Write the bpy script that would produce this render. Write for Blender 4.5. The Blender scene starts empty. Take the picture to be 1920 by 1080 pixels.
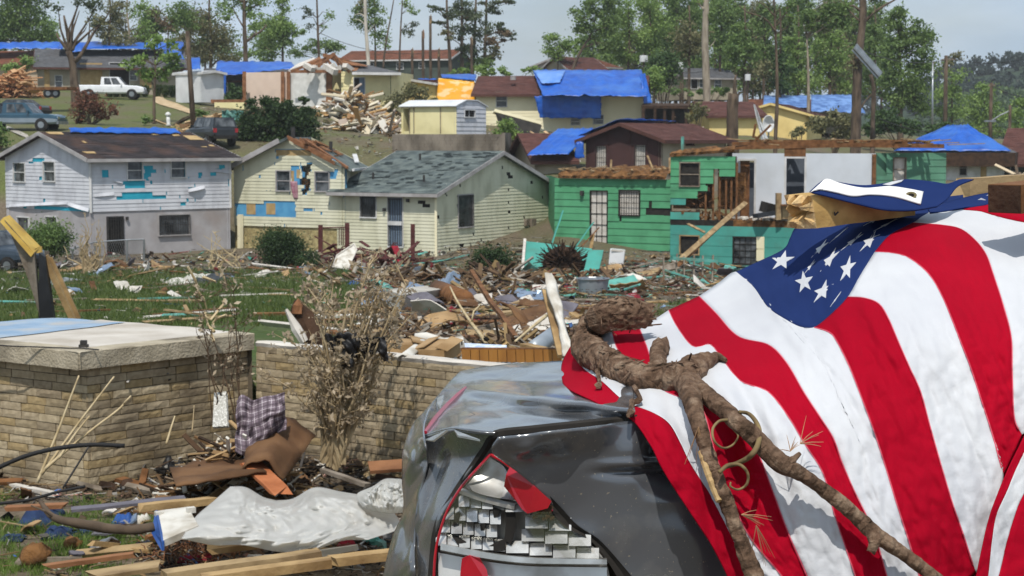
import bpy,math,random
import numpy as np
from math import sin,cos,pi,radians,atan,atan2,sqrt,exp
from mathutils import Vector,Matrix,noise
V=Vector
SC=bpy.context.scene
COL=SC.collection
F,HZ,ZC=3300.0,262.0,5.95
TH=atan((540-HZ)/F)
cT,sT=cos(TH),sin(TH)
cam_d=bpy.data.cameras.new('camera')
cam_d.sensor_width=36.0
cam_d.lens=F/1920*36
cam_d.clip_start=0.1
cam_d.clip_end=4000
cam_d.dof.use_dof=True
cam_d.dof.focus_distance=4.6
cam_d.dof.aperture_fstop=18.0
cam=bpy.data.objects.new('camera',cam_d)
cam.location=(0,0,ZC)
cam.rotation_euler=(pi/2-TH,0,0)
COL.objects.link(cam)
SC.camera=cam
SUN=V((-0.06,-0.50,0.83)).normalized()
sd=bpy.data.lights.new('sun','SUN')
sd.energy=3.9
sd.angle=radians(0.6)
sd.color=(1.0,0.95,0.87)
so=bpy.data.objects.new('sun',sd)
so.rotation_euler=SUN.to_track_quat('Z','Y').to_euler()
so.location=(0,0,60)
COL.objects.link(so)
w=bpy.data.worlds.new('World')
SC.world=w
w.use_nodes=True
nt=w.node_tree
nt.nodes.clear()
N=nt.nodes.new
L=nt.links.new
sky=N('ShaderNodeTexSky')
sky.sky_type='NISHITA'
sky.sun_disc=False
sky.sun_elevation=math.asin(SUN.z)
sky.sun_rotation=atan2(SUN.x,SUN.y)
sky.air_density=1.3
sky.dust_density=2.2
tc=N('ShaderNodeTexCoord')
mp=N('ShaderNodeMapping')
mp.inputs['Scale'].default_value=(1.6,1.6,5.5)
nz=N('ShaderNodeTexNoise')
nz.inputs['Scale'].default_value=2.6
nz.inputs['Detail'].default_value=7
nz.inputs['Roughness'].default_value=0.55
rp=N('ShaderNodeValToRGB')
rp.color_ramp.elements[0].position=0.36
rp.color_ramp.elements[0].color=(0.5,0.5,0.5,1)
rp.color_ramp.elements[1].position=0.66
rp.color_ramp.elements[1].color=(1,1,1,1)
nz2=N('ShaderNodeTexNoise')
nz2.inputs['Scale'].default_value=3.7
nz2.inputs['Detail'].default_value=6
cr=N('ShaderNodeValToRGB')
cr.color_ramp.elements[0].position=0.34
cr.color_ramp.elements[0].color=(0.37,0.475,0.60,1)
cr.color_ramp.elements[1].position=0.68
cr.color_ramp.elements[1].color=(0.58,0.67,0.77,1)
sc_=N('ShaderNodeVectorMath')
sc_.operation='SCALE'
sc_.inputs['Scale'].default_value=12.3
mx=N('ShaderNodeMix')
mx.data_type='RGBA'
bg=N('ShaderNodeBackground')
bg.inputs['Strength'].default_value=0.1
wo=N('ShaderNodeOutputWorld')
L(tc.outputs['Generated'],mp.inputs['Vector'])
L(mp.outputs[0],nz.inputs['Vector'])
L(mp.outputs[0],nz2.inputs['Vector'])
L(nz.outputs['Fac'],rp.inputs['Fac'])
L(nz2.outputs['Fac'],cr.inputs['Fac'])
L(cr.outputs['Color'],sc_.inputs[0])
L(rp.outputs['Color'],mx.inputs['Factor'])
L(sky.outputs['Color'],mx.inputs['A'])
L(sc_.outputs[0],mx.inputs['B'])
L(mx.outputs['Result'],bg.inputs['Color'])
L(bg.outputs[0],wo.inputs['Surface'])
SC.view_settings.view_transform='Standard'
SC.view_settings.look='None'
SC.view_settings.exposure=0.0
SC.view_settings.gamma=1.0
SC.cycles.max_bounces=6
SC.cycles.transparent_max_bounces=6
SC.cycles.use_denoising=True
R=random.Random(7)
RN=np.random.default_rng(11)
def ray(px,py):
 u,v=(px-960)/F,(py-540)/F
 return V((u,cT-v*sT,-sT-v*cT))
def P(px,py,Y):
 d=ray(px,py)
 k=Y/d.y
 return V((d.x*k,Y,ZC+d.z*k))
def plan(px,Y,py=400):
 p=P(px,py,Y)
 return V((p.x,p.y))
def topx(p):
 0
 q=V(p)-V((0,0,ZC))
 dep=q.y*cT-q.z*sT
 up=q.y*sT+q.z*cT
 return 960+F*q.x/dep,540-F*up/dep
def lin(h):
 h=h.lstrip('#')
 o=[]
 for i in(0,2,4):
  c=int(h[i:i+2],16)/255
  o.append(c/12.92 if c<=0.04045 else((c+0.055)/1.055)**2.4)
 return tuple(o)
def interp(tab,x):
 if x<=tab[0][0]:
  return tab[0][1]
 for(a,va),(b,vb)in zip(tab,tab[1:]):
  if x<=b:
   t=(x-a)/(b-a)
   return va+(vb-va)*t
 return tab[-1][1]
def sstep(a,b,x):
 t=min(1,max(0,(x-a)/(b-a)))
 return t*t*(3-2*t)
LINE=[(-14,22.6),(-4.68,16.1),(-3.80,15.5),(-2.52,17.0),(-0.28,15.37),(6,10.9),(14,9.5),(40,9)]
PROF=[(150,[(14,3.75),(22,3.4),(45,1.9),(70,.5),(84,0),(95,.3),(104,4.2),(112,6.2),(123,7.1),(157,10.3),(175,10.9),(230,11.5),(330,13),(700,10)]),(620,[(14,3.75),(22,3.4),(45,1.9),(70,.5),(84,-.1),(97,.2),(109,5.5),(116,6.4),(150,8.1),(175,9.4),(230,11.5),(330,13),(700,10)]),(1080,[(14,3.75),(22,3.4),(45,1.9),(70,.5),(84,0),(97,1.5),(106,3.9),(120,5.2),(150,6.6),(175,8.6),(230,10.5),(330,12),(700,10)]),(1400,[(14,3.75),(22,3.4),(45,1.9),(70,.1),(82,-.5),(100,1),(120,4),(150,6.2),(190,8),(230,9),(330,11),(700,10)]),(1750,[(14,3.75),(22,3.4),(45,1.9),(70,.2),(82,-.3),(100,1),(122,3),(150,4.5),(200,5.5),(300,6),(450,6),(700,8)]),]
def gz(x,y):
 if y<30:
  ll=interp(LINE,x)+0.42
  if y<ll:
   q=y-0.35*max(0,x)
   z=2.80+0.006*(y-13)+1.45*(1-sstep(5.6,10.6,q))
   return z+0.05*noise.noise(V((x*.9,y*.9,3)))
 a=960+F*x/max(y,8)
 pr=PROF
 if a<=pr[0][0]:
  z=interp(pr[0][1],y)
 elif a>=pr[-1][0]:
  z=interp(pr[-1][1],y)
 else:
  for(pa,ta),(pb,tb)in zip(pr,pr[1:]):
   if a<=pb:
    t=(a-pa)/(pb-pa)
    z=interp(ta,y)*(1-t)+interp(tb,y)*t
    break
 am=min(1,y/60)*.22
 return z+am*noise.noise(V((x*.12,y*.12,9)))+.05*noise.noise(V((x*.7,y*.7,1)))
def G(px,py,ymin=9.0,ymax=400):
 0
 d=ray(px,py)
 Y=ymin
 st=.2
 while Y<ymax:
  k=Y/d.y
  if ZC+d.z*k<gz(d.x*k,Y):
   lo,hi=Y-st,Y
   for _ in range(10):
    m=(lo+hi)/2
    k=m/d.y
    if ZC+d.z*k<gz(d.x*k,m):
     hi=m
    else:
     lo=m
   k=hi/d.y
   return V((d.x*k,hi,gz(d.x*k,hi)))
  st=.2 if Y<30 else .6
  Y+=st
 k=ymax/d.y
 return V((d.x*k,ymax,ZC+d.z*k))
MATS={}
def bsdf(name):
 m=bpy.data.materials.new(name)
 m.use_nodes=True
 n=m.node_tree
 return m,n,n.nodes['Principled BSDF']
def M(name,c1,c2=None,sc=2.5,rough=.85,bump=.0,bsc=30,spec=.25,metal=0,dirt=None,dsc=.6,damt=.5,stretch=(1,1,1),attr=False,trans=0,lo=.35,hi=.65,coat=0,dlo=.48,dhi=.68,bdist=.02):
 if name in MATS:
  return MATS[name]
 if isinstance(c1,str):
  c1=lin(c1)
 if isinstance(c2,str):
  c2=lin(c2)
 if isinstance(dirt,str):
  dirt=lin(dirt)
 m,n,b=bsdf(name)
 nn,ll=n.nodes.new,n.links.new
 b.inputs['Roughness'].default_value=rough
 b.inputs['Specular IOR Level'].default_value=spec
 b.inputs['Metallic'].default_value=metal
 b.inputs['Coat Weight'].default_value=coat
 co=nn('ShaderNodeTexCoord')
 mapn=nn('ShaderNodeMapping')
 mapn.inputs['Scale'].default_value=stretch
 ll(co.outputs['Object'],mapn.inputs['Vector'])
 def mixc(fac,A,B):
  x=nn('ShaderNodeMix')
  x.data_type='RGBA'
  ll(fac,x.inputs['Factor'])
  for k,q in(('A',A),('B',B)):
   if isinstance(q,tuple):
    x.inputs[k].default_value=(*q,1)
   else:
    ll(q,x.inputs[k])
  return x.outputs['Result']
 def nois(scale,lo,hi,det=6,vec=mapn):
  z=nn('ShaderNodeTexNoise')
  z.inputs['Scale'].default_value=scale
  z.inputs['Detail'].default_value=det
  ll(vec.outputs[0],z.inputs['Vector'])
  r=nn('ShaderNodeMapRange')
  r.inputs['From Min'].default_value=lo
  r.inputs['From Max'].default_value=hi
  ll(z.outputs['Fac'],r.inputs['Value'])
  return r.outputs['Result']
 colr=tuple(c1)
 if attr:
  at=nn('ShaderNodeAttribute')
  at.attribute_name='Col'
  colr=at.outputs['Color']
  if c2 is not None:
   mm=nn('ShaderNodeMix')
   mm.data_type='RGBA'
   mm.blend_type='MULTIPLY'
   mm.inputs['Factor'].default_value=1
   ll(colr,mm.inputs['A'])
   ll(mixc(nois(sc,lo,hi),tuple(c1),tuple(c2)),mm.inputs['B'])
   colr=mm.outputs['Result']
 elif c2 is not None:
  colr=mixc(nois(sc,lo,hi),colr,tuple(c2))
 if dirt is not None:
  f=nois(dsc,dlo,dhi,8)
  mu=nn('ShaderNodeMath')
  mu.operation='MULTIPLY'
  mu.inputs[1].default_value=damt
  ll(f,mu.inputs[0])
  colr=mixc(mu.outputs[0],colr,tuple(dirt))
 if isinstance(colr,tuple):
  b.inputs['Base Color'].default_value=(*colr,1)
 else:
  ll(colr,b.inputs['Base Color'])
 if bump:
  z=nn('ShaderNodeTexNoise')
  z.inputs['Scale'].default_value=bsc
  z.inputs['Detail'].default_value=5
  ll(mapn.outputs[0],z.inputs['Vector'])
  bp=nn('ShaderNodeBump')
  bp.inputs['Strength'].default_value=bump
  bp.inputs['Distance'].default_value=bdist
  ll(z.outputs['Fac'],bp.inputs['Height'])
  ll(bp.outputs['Normal'],b.inputs['Normal'])
 if trans:
  tr=nn('ShaderNodeBsdfTranslucent')
  if isinstance(colr,tuple):
   tr.inputs['Color'].default_value=(*colr,1)
  else:
   ll(colr,tr.inputs['Color'])
  ms=nn('ShaderNodeMixShader')
  ms.inputs[0].default_value=trans
  ll(b.outputs[0],ms.inputs[1])
  ll(tr.outputs[0],ms.inputs[2])
  ll(ms.outputs[0],n.nodes['Material Output'].inputs['Surface'])
 MATS[name]=m
 return m
OFF={}
SPLIT={'torn_shingle','loose_siding','bare_roof_deck','sheathing_board','roof_board','rafter','vent_pipe','flue_pipe','porch_lamp','corner_trim','meter_box','broken_stud','splintered_board','wall_stud','wall_plate','broken_rafter','door_casing','gutter','security_bars_','wood_panel','batten','wood_panel_','board_up','post','column','chimney','picket','bolt','handle','side_window','headlight','tail_light','bumper','mirror','branch_stub','hall_wall','stud','recess_shade_sheet','bare_metal_tear','hole_shade_patch'}
class MB:
 def __init__(s):
  s.v,s.f,s.m,s.c=[],[],[],[]
 def add(s,vs,fs,mat=0,col=None):
  b=len(s.v)
  s.v.extend([tuple(q)for q in vs])
  for f in fs:
   s.f.append([b+i for i in f])
   s.m.append(mat)
   s.c.append(col)
  return b
 def box(s,c,d,Rm=None,mat=0,col=None):
  c=V(c)
  vs=[]
  for sx in(-.5,.5):
   for sy in(-.5,.5):
    for sz in(-.5,.5):
     q=V((sx*d[0],sy*d[1],sz*d[2]))
     if Rm is not None:
      q=Rm@q
     vs.append(c+q)
  s.add(vs,[(0,1,3,2),(4,6,7,5),(0,4,5,1),(2,3,7,6),(0,2,6,4),(1,5,7,3)],mat,col)
 def beam(s,a,b,wd,ht,up=V((0,0,1)),mat=0,col=None,jag=0,roll=0):
  a,b=V(a),V(b)
  d=(b-a).normalized()
  sd=d.cross(up)
  if sd.length<1e-3:
   sd=d.cross(V((1,0,0)))
  sd.normalize()
  u=sd.cross(d)
  if roll:
   q=Matrix.Rotation(roll,3,d)
   sd,u=q@sd,q@u
  vs=[]
  for p in(a,b):
   for i,j in((-1,-1),(1,-1),(1,1),(-1,1)):
    vs.append(p+sd*(i*wd/2)+u*(j*ht/2)+d*(R.uniform(-jag,jag)if jag else 0))
  s.add(vs,[(0,1,2,3),(7,6,5,4),(0,4,5,1),(1,5,6,2),(2,6,7,3),(3,7,4,0)],mat,col)
 def tube(s,pts,rad,n=7,mat=0,col=None,cap=True,rough=0):
  pts=[V(p)for p in pts]
  k=len(pts)
  if not hasattr(rad,'__len__'):
   rad=[rad]*k
  vs=[]
  pu=None
  for i in range(k):
   d=(pts[min(k-1,i+1)]-pts[max(0,i-1)])
   if d.length<1e-9:
    d=V((0,0,1))
   d.normalize()
   if pu is None:
    pu=d.cross(V((0.31,0.2,0.93)))
    if pu.length<.1:
     pu=d.cross(V((1,0,0)))
   pu=(pu-d*pu.dot(d)).normalized()
   q=d.cross(pu)
   for j in range(n):
    a=2*pi*j/n
    r=rad[i]*(1+(R.uniform(-rough,rough)if rough else 0))
    vs.append(pts[i]+(pu*cos(a)+q*sin(a))*r)
  fs=[]
  for i in range(k-1):
   for j in range(n):
    fs.append((i*n+j,i*n+(j+1)%n,(i+1)*n+(j+1)%n,(i+1)*n+j))
  if cap:
   fs.append(tuple(range(n))[::-1])
   fs.append(tuple((k-1)*n+j for j in range(n)))
  s.add(vs,fs,mat,col)
 def grid(s,pts,mat=0,col=None,flip=False,matf=None):
  nu,nv=len(pts),len(pts[0])
  b=len(s.v)
  for r_ in pts:
   s.v.extend([tuple(q)for q in r_])
  for i in range(nu-1):
   for j in range(nv-1):
    f=[b+i*nv+j,b+(i+1)*nv+j,b+(i+1)*nv+j+1,b+i*nv+j+1]
    s.f.append(f[::-1]if flip else f)
    s.m.append(matf(i,j)if matf else mat)
    s.c.append(col)
 def slab(s,cs,t,mat=0,nrm=None):
  0
  cs=[V(c)for c in cs]
  if nrm is None:
   nrm=(cs[1]-cs[0]).cross(cs[-1]-cs[0]).normalized()
   if nrm.z<0:
    nrm=-nrm
  k=len(cs)
  vs=cs+[c-nrm*t for c in cs]
  fs=[tuple(range(k)),tuple(range(2*k-1,k-1,-1))]
  for i in range(k):
   j=(i+1)%k
   fs.append((i,i+k,j+k,j))
  s.add(vs,fs,mat)
 def islands(s):
  par=list(range(len(s.v)))
  def fd(i):
   while par[i]!=i:
    par[i]=par[par[i]]
    i=par[i]
   return i
  for f in s.f:
   r_=fd(f[0])
   for i in f[1:]:
    par[fd(i)]=r_
  out={}
  for k,f in enumerate(s.f):
   out.setdefault(fd(f[0]),[]).append(k)
  res=[]
  for ks in out.values():
   m=MB()
   mp_={}
   for k in ks:
    g=[]
    for i in s.f[k]:
     if i not in mp_:
      mp_[i]=len(m.v)
      m.v.append(s.v[i])
     g.append(mp_[i])
    m.f.append(g)
    m.m.append(s.m[k])
    m.c.append(s.c[k])
   res.append(m)
  return res
 def build(s,name,mats,parent=None,smooth=False,loc=None):
  if name in SPLIT and parent is not None and not getattr(s,'one',False):
   o=None
   for m in s.islands():
    m.one=True
    o=m.build(name,mats,parent,smooth)
   return o
  if not isinstance(mats,(list,tuple)):
   mats=[mats]
  me=bpy.data.meshes.new(name)
  if parent is not None:
   off=OFF[parent.name]
  else:
   a=np.array(s.v)
   off=V(loc)if loc is not None else V(((a[:,0].min()+a[:,0].max())/2,(a[:,1].min()+a[:,1].max())/2,a[:,2].min()))
  me.from_pydata([(x-off[0],y-off[1],z-off[2])for x,y,z in s.v],[],s.f)
  for mm in mats:
   me.materials.append(mm)
  me.polygons.foreach_set('material_index',s.m)
  if smooth:
   me.polygons.foreach_set('use_smooth',[True]*len(s.f))
  if any(c is not None for c in s.c):
   at=me.color_attributes.new('Col','FLOAT_COLOR','CORNER')
   buf=[]
   for f,c in zip(s.f,s.c):
    c=c or(.5,.5,.5)
    buf.extend([c[0],c[1],c[2],1.0]*len(f))
   at.data.foreach_set('color',buf)
  me.update()
  import bmesh
  bm=bmesh.new()
  bm.from_mesh(me)
  bmesh.ops.recalc_face_normals(bm,faces=bm.faces)
  bm.to_mesh(me)
  bm.free()
  o=bpy.data.objects.new(name,me)
  COL.objects.link(o)
  if parent is not None:
   o.parent=parent
  else:
   o.location=off
  OFF[o.name]=V(off)
  return o
def tag(o,label,cat,group=None):
 o['label']=label
 o['category']=cat
 if group:
  o['group']=group
 return o
def thing(name,label,cat,loc,group=None):
 o=bpy.data.objects.new(name,None)
 o.empty_display_size=.2
 o.location=loc
 COL.objects.link(o)
 OFF[o.name]=V(loc)
 return tag(o,label,cat,group)
def kind(o,k):
 o['kind']=k
 return o
def solid(o,t):
 m=o.modifiers.new('thickness','SOLIDIFY')
 m.thickness=t
 m.offset=0
 return o
def np_mesh(name,verts,nper,cols,mat,parent=None,loc=None):
 0
 n=len(verts)//nper
 off=OFF[parent.name]if parent is not None else V(loc if loc is not None else(0,0,0))
 vv=(verts-np.array(off)).astype(np.float32)
 me=bpy.data.meshes.new(name)
 me.vertices.add(len(vv))
 me.vertices.foreach_set('co',vv.ravel())
 me.loops.add(len(vv))
 me.loops.foreach_set('vertex_index',np.arange(len(vv),dtype=np.int32))
 me.polygons.add(n)
 me.polygons.foreach_set('loop_start',np.arange(0,n*nper,nper,dtype=np.int32))
 me.polygons.foreach_set('loop_total',np.full(n,nper,dtype=np.int32))
 at=me.color_attributes.new('Col','FLOAT_COLOR','CORNER')
 cc=np.ones((n*nper,4),dtype=np.float32)
 cc[:,:3]=np.repeat(cols,nper,axis=0)
 at.data.foreach_set('color',cc.ravel())
 me.materials.append(mat)
 me.update(calc_edges=True)
 o=bpy.data.objects.new(name,me)
 COL.objects.link(o)
 if parent is not None:
  o.parent=parent
 else:
  o.location=off
 OFF[o.name]=V(off)
 return o
def tps(ctrl):
 0
 a=np.array(ctrl,float)
 p=a[:,:2]/500.0
 n=len(p)
 d=np.linalg.norm(p[:,None]-p[None],axis=2)
 K=np.where(d>0,d*d*np.log(d+1e-12),0)+np.eye(n)*1e-4
 Q=np.hstack([np.ones((n,1)),p])
 A=np.block([[K,Q],[Q.T,np.zeros((3,3))]])
 sol=np.linalg.solve(A,np.concatenate([a[:,2],[0,0,0]]))
 def f(x,y):
  q=np.array([x,y])/500.0
  r=np.linalg.norm(p-q,axis=1)
  k=np.where(r>0,r*r*np.log(r+1e-12),0)
  return float(k@sol[:n]+sol[n]+sol[n+1]*q[0]+sol[n+2]*q[1])
 return f
def spline(pts,n):
 0
 pts=[np.array(p,float)for p in pts]
 if len(pts)==2:
  return[pts[0]+(pts[1]-pts[0])*t for t in np.linspace(0,1,n)]
 e=[2*pts[0]-pts[1]]+pts+[2*pts[-1]-pts[-2]]
 out=[]
 for i in range(1,len(e)-2):
  p0,p1,p2,p3=e[i-1:i+3]
  for t in np.linspace(0,1,14,endpoint=False):
   out.append(.5*(2*p1+(p2-p0)*t+(2*p0-5*p1+4*p2-p3)*t*t+(3*p1-p0-3*p2+p3)*t**3))
 out.append(pts[-1])
 out=np.array(out)
 sl=np.concatenate([[0],np.cumsum(np.linalg.norm(np.diff(out,axis=0),axis=1))])
 tt=np.linspace(0,sl[-1],n)
 return list(np.stack([np.interp(tt,sl,out[:,k])for k in range(out.shape[1])],axis=1))
def coons(left,right,top,bot,nu,nv):
 0
 lf,rt=spline(left,nv),spline(right,nv)
 tp=spline(top or[left[0],right[0]],nu)
 bt=spline(bot or[left[-1],right[-1]],nu)
 g=[]
 for i in range(nu):
  u=i/(nu-1)
  row=[]
  for j in range(nv):
   v=j/(nv-1)
   p=(1-u)*lf[j]+u*rt[j]+(1-v)*tp[i]+v*bt[i]-((1-u)*(1-v)*lf[0]+u*(1-v)*rt[0]+(1-u)*v*lf[-1]+u*v*rt[-1])
   row.append(p)
  g.append(row)
 return g
def inpoly(x,y,poly):
 c=False
 n=len(poly)
 for i in range(n):
  x0,y0=poly[i]
  x1,y1=poly[i-1]
  if(y0>y)!=(y1>y)and x<(x1-x0)*(y-y0)/(y1-y0)+x0:
   c=not c
 return c
def nz3(x,y,z=0.):
 return noise.noise(V((x,y,z)))
def mk():
 M('wood_pale','#a8916c','#80694b',sc=3,rough=.8,bump=.3,bsc=30,dirt='#5f4c34',dsc=4,damt=.6)
 M('wood_yellow','#ad9166','#836742',sc=4,rough=.7,bump=.3,bsc=40,dirt='#6b5335',dsc=5,damt=.5)
 M('wood_brown','#7d5636','#57391f',sc=4,rough=.85,bump=.4,bsc=30)
 M('wood_orange','#8f6444','#6c4830',sc=3,rough=.8,bump=.3,bsc=30)
 M('wood_grey','#8d8275','#655a4d',sc=4,rough=.9,bump=.5,bsc=30)
 M('wood_dark','#4a3628','#2f2219',sc=4,rough=.9,bump=.5,bsc=30)
 M('wood_teal','#5fa196','#4c8a82',sc=3,rough=.7,bump=.2,dirt='#7a6a55',dsc=3,damt=.6)
 M('white_paint','#d9d9d6','#c4c4c0',sc=2,rough=.6,bump=.1,dirt='#8a8378',dsc=1.2,damt=.4)
 M('dark',(.012,.011,.01),(.03,.026,.022),sc=5,rough=.9)
 M('glass',(.014,.017,.02),(.13,.14,.15),sc=2.2,rough=.12,spec=.5)  # lighter noise patches paint reflections and curtains into the pane colour
 M('trim_white','#cfcfcf','#b5b5b3',sc=2,rough=.6)
 M('alu','#a9adb0','#8d9194',sc=2,rough=.35,metal=.8)
 M('iron',(.025,.025,.027),(.05,.045,.04),sc=8,rough=.6)
 M('concrete','#b9b5ac','#a19c92',sc=2,rough=.9,bump=.3,bsc=25,dirt='#7d776c',dsc=1,damt=.5)
 M('bark','#6b5c4d','#3f352c',sc=3,rough=.95,bump=.8,bsc=8,stretch=(1,1,.3))
 M('bark_pale','#a39887','#7c7263',sc=3,rough=.95,bump=.6,bsc=8,stretch=(1,1,.3))
 M('leaf',(1,1,1),attr=True,rough=.55,spec=.3,trans=.3)
 M('scrap',(1,1,1),(.55,.52,.48),sc=6,attr=True,rough=.85,bump=.2)
 M('litter',(1,1,1),attr=True,rough=.9)
 M('tarp_blue','#0f57b6','#0b459a',sc=1.2,rough=.4,dirt='#3d77c4',dsc=.5,damt=.5,bump=.7,bsc=2.2,spec=.4,bdist=.06)
 M('rubber',(.018,.018,.019),rough=.75)
 M('chrome',(.75,.76,.77),rough=.12,metal=1)
mk()
def ground():
 ys=[-4,-1,1,2.5,4]
 y=4.4
 while y<19:
  ys.append(y)
  y+=.12
 while y<700:
  ys.append(y)
  y+=max(.3,(y-14)*.022)
 us=np.linspace(-1.15,1.15,300)
 mb_v,cols=[],[]
 n1=nz3
 for yy in ys:
  for u in us:
   x=u*(yy+7)*.62 if yy<60 else u*(60+7)*.62*(1+(yy-60)/60*.9)
   z=gz(x,yy)
   mb_v.append((x,yy,z))
   a=960+F*x/max(yy,6)
   k=n1(x*.35,yy*.35,5)+.5*n1(x*1.3,yy*1.3,2)
   grass=np.array((.062,.10,.02))
   dirt=np.array((.17,.135,.095))
   if yy<30 and yy<interp(LINE,x)+.42:
    g=.55+.8*k-.75*sstep(230,380,a)-.6*sstep(12.6,13.6,yy)
    grass=np.array((.085,.115,.028))
   elif yy<78:
    g=.9-.7*sstep(52,76,yy)+.7*k-.75*sstep(640,760,a)+.25*sstep(20,30,yy)*(a<640)
    if a>640:
     g+=.35*(1-sstep(26,46,yy))*sstep(.0,.3,k)
   elif yy<100:
    g=.15+.8*k
   else:
    g=.75+.8*k
    grass=np.array((.12,.145,.04))
    if a>380:
     g-=.35
   g=min(1,max(0,g))
   cols.append(grass*g+dirt*(1-g))
 nu=len(us)
 fs=[(i*nu+j,i*nu+j+1,(i+1)*nu+j+1,(i+1)*nu+j)for i in range(len(ys)-1)for j in range(nu-1)]
 me=bpy.data.meshes.new('ground')
 me.from_pydata(mb_v,[],fs)
 at=me.color_attributes.new('Col','FLOAT_COLOR','POINT')
 buf=np.ones((len(cols),4),np.float32)
 buf[:,:3]=np.array(cols)
 at.data.foreach_set('color',buf.ravel())
 me.polygons.foreach_set('use_smooth',[True]*len(fs))
 me.materials.append(M('soil',(1,1,1),(.55,.52,.5),sc=9,attr=True,rough=.95,bump=.8,bsc=14,bdist=.05))
 o=bpy.data.objects.new('ground',me)
 COL.objects.link(o)
 kind(o,'structure')
ground()
def path():
 mb=MB()
 c=spline([(296,182),(300,190),(325,199),(345,206),(362,213)],14)
 wd=spline([(9,0),(14,0),(9,0),(5,0),(4,0)],14)
 g=[]
 for(x,y),(ww,_)in zip(c,wd):
  row=[]
  for t in(-1,-.3,.3,1):
   p=G(x+t*ww,y-t*2,100)
   row.append((p.x,p.y,p.z+.06))
  g.append(row)
 mb.grid(g)
 kind(mb.build('path',M('dirt_path','#c2ac8c','#a08a68',sc=1.5,rough=.95),smooth=True),'structure')
 mb=MB()
 g=[]
 for x,y in spline([(-20,226),(10,236),(35,246),(52,254)],8):
  g.append([G(x,y,60)+V((0,0,.05)),G(x+4,y+9,60)+V((0,0,.05))])
 mb.grid(g)
 kind(mb.build('driveway',M('drive','#a9a39a','#8f8a82',sc=1.5,rough=.95),smooth=True),'structure')
path()
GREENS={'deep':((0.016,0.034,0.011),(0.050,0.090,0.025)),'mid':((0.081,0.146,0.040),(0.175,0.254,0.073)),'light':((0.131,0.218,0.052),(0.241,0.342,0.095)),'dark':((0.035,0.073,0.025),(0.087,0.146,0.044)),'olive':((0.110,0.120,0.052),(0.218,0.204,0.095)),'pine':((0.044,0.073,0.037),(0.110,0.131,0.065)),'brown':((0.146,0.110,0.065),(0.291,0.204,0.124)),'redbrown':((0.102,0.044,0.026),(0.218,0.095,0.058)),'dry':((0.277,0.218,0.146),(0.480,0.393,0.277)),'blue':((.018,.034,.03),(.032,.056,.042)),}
def leaves(blobs,Y,leaf,pal,dens=1.5,flat=1.0,clus=110,thick=.8):
 0
 allv,allc=[],[]
 cent=[]
 for b in blobs:
  px,py,rx,ry=b[:4]
  pa=GREENS[b[4]if len(b)>4 else pal]
  c=P(px,py,Y)
  m=Y/F
  lp=leaf/m
  n=max(60,int(17*dens*pi*rx*ry/(lp*lp)))
  K=max(7,n//clus)
  d=RN.normal(size=(K,3))
  d/=np.linalg.norm(d,axis=1)[:,None]
  r=RN.uniform(.15,1.0,(K,1))**.55
  rad=np.array((rx*m,min(rx,ry*1.6)*m*thick,ry*m))
  cc=np.array(c)+d*r*rad
  cent.append(cc)
  cr_=.38*min(rx,ry)*m*RN.uniform(.45,1.25,(K,1))
  ci=RN.integers(0,K,n)
  pos=cc[ci]+RN.normal(size=(n,3))*cr_[ci]*np.array((1.15,1.15,.75*flat))
  t1=RN.normal(size=(n,3))
  t1/=np.linalg.norm(t1,axis=1)[:,None]
  t2=np.cross(t1,RN.normal(size=(n,3)))
  t2/=np.linalg.norm(t2,axis=1)[:,None]
  sz=leaf*RN.uniform(.35,1.1,(n,1))
  q=np.stack([pos-t1*sz*.5,pos-t2*sz*.32,pos+t1*sz*.5,pos+t2*sz*.32],axis=1)
  allv.append(q.reshape(-1,3))
  k=np.clip(RN.uniform(0,1,(K,1))[ci]*.6+RN.uniform(0,.5,(n,1)),0,1)
  allc.append(np.array(pa[0])*(1-k)+np.array(pa[1])*k)
 return np.concatenate(allv),np.concatenate(allc),np.concatenate(cent)
def tree(label,Y,trunk,r0,blobs,pal='mid',leaf=.32,dens=1.4,name='leafy_tree',cat='tree',group=None,bark='bark',limbs=14,r1=None,extra=(),flat=1.0):
 0
 pts=[P(x,y,Y)for x,y in trunk]
 b0=pts[0]
 g=gz(b0.x,b0.y)
 if b0.z>g+.1:
  pts.insert(0,V((b0.x,b0.y,g-.2)))
 t=thing(name,label,cat,V((pts[0].x,pts[0].y,min(g,pts[0].z))),group)
 mb=MB()
 pts=[V(p)for p in spline([tuple(p)for p in pts],max(8,len(pts)*3))]
 n=len(pts)
 r1=r0*.35 if r1 is None else r1
 rad=[r0+(r1-r0)*i/(n-1)for i in range(n)]
 rad[0]*=1.25
 mb.tube(pts,rad,8,rough=.09)
 for lp,a,b in extra:
  q=spline([tuple(P(x,y,Y+R.uniform(-.2,.2)))for x,y in lp],max(5,len(lp)*3))
  mb.tube(q,[a+(b-a)*i/(len(q)-1)for i in range(len(q))],6,rough=.1)
 if blobs:
  v,c,cent=leaves(blobs,Y,leaf,pal,dens,flat)
  idx=list(range(len(cent)))
  R.shuffle(idx)
  for i in idx[:limbs]:
   e=V(cent[i])
   below=[j for j,p in enumerate(pts)if p.z<e.z-.3 and j>n*.25]
   j=below[-1]if below else n//2
   s=pts[j]
   mid=s.lerp(e,.5)+V((R.uniform(-.3,.3),R.uniform(-.3,.3),R.uniform(-.1,.5)))
   mb.tube([s,mid,e],[rad[j]*.5,rad[j]*.3,.02],5)
  np_mesh('crown',v,4,c,MATS['leaf'],t)
 mb.build('trunk',MATS[bark],t,smooth=True)
 return t
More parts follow.
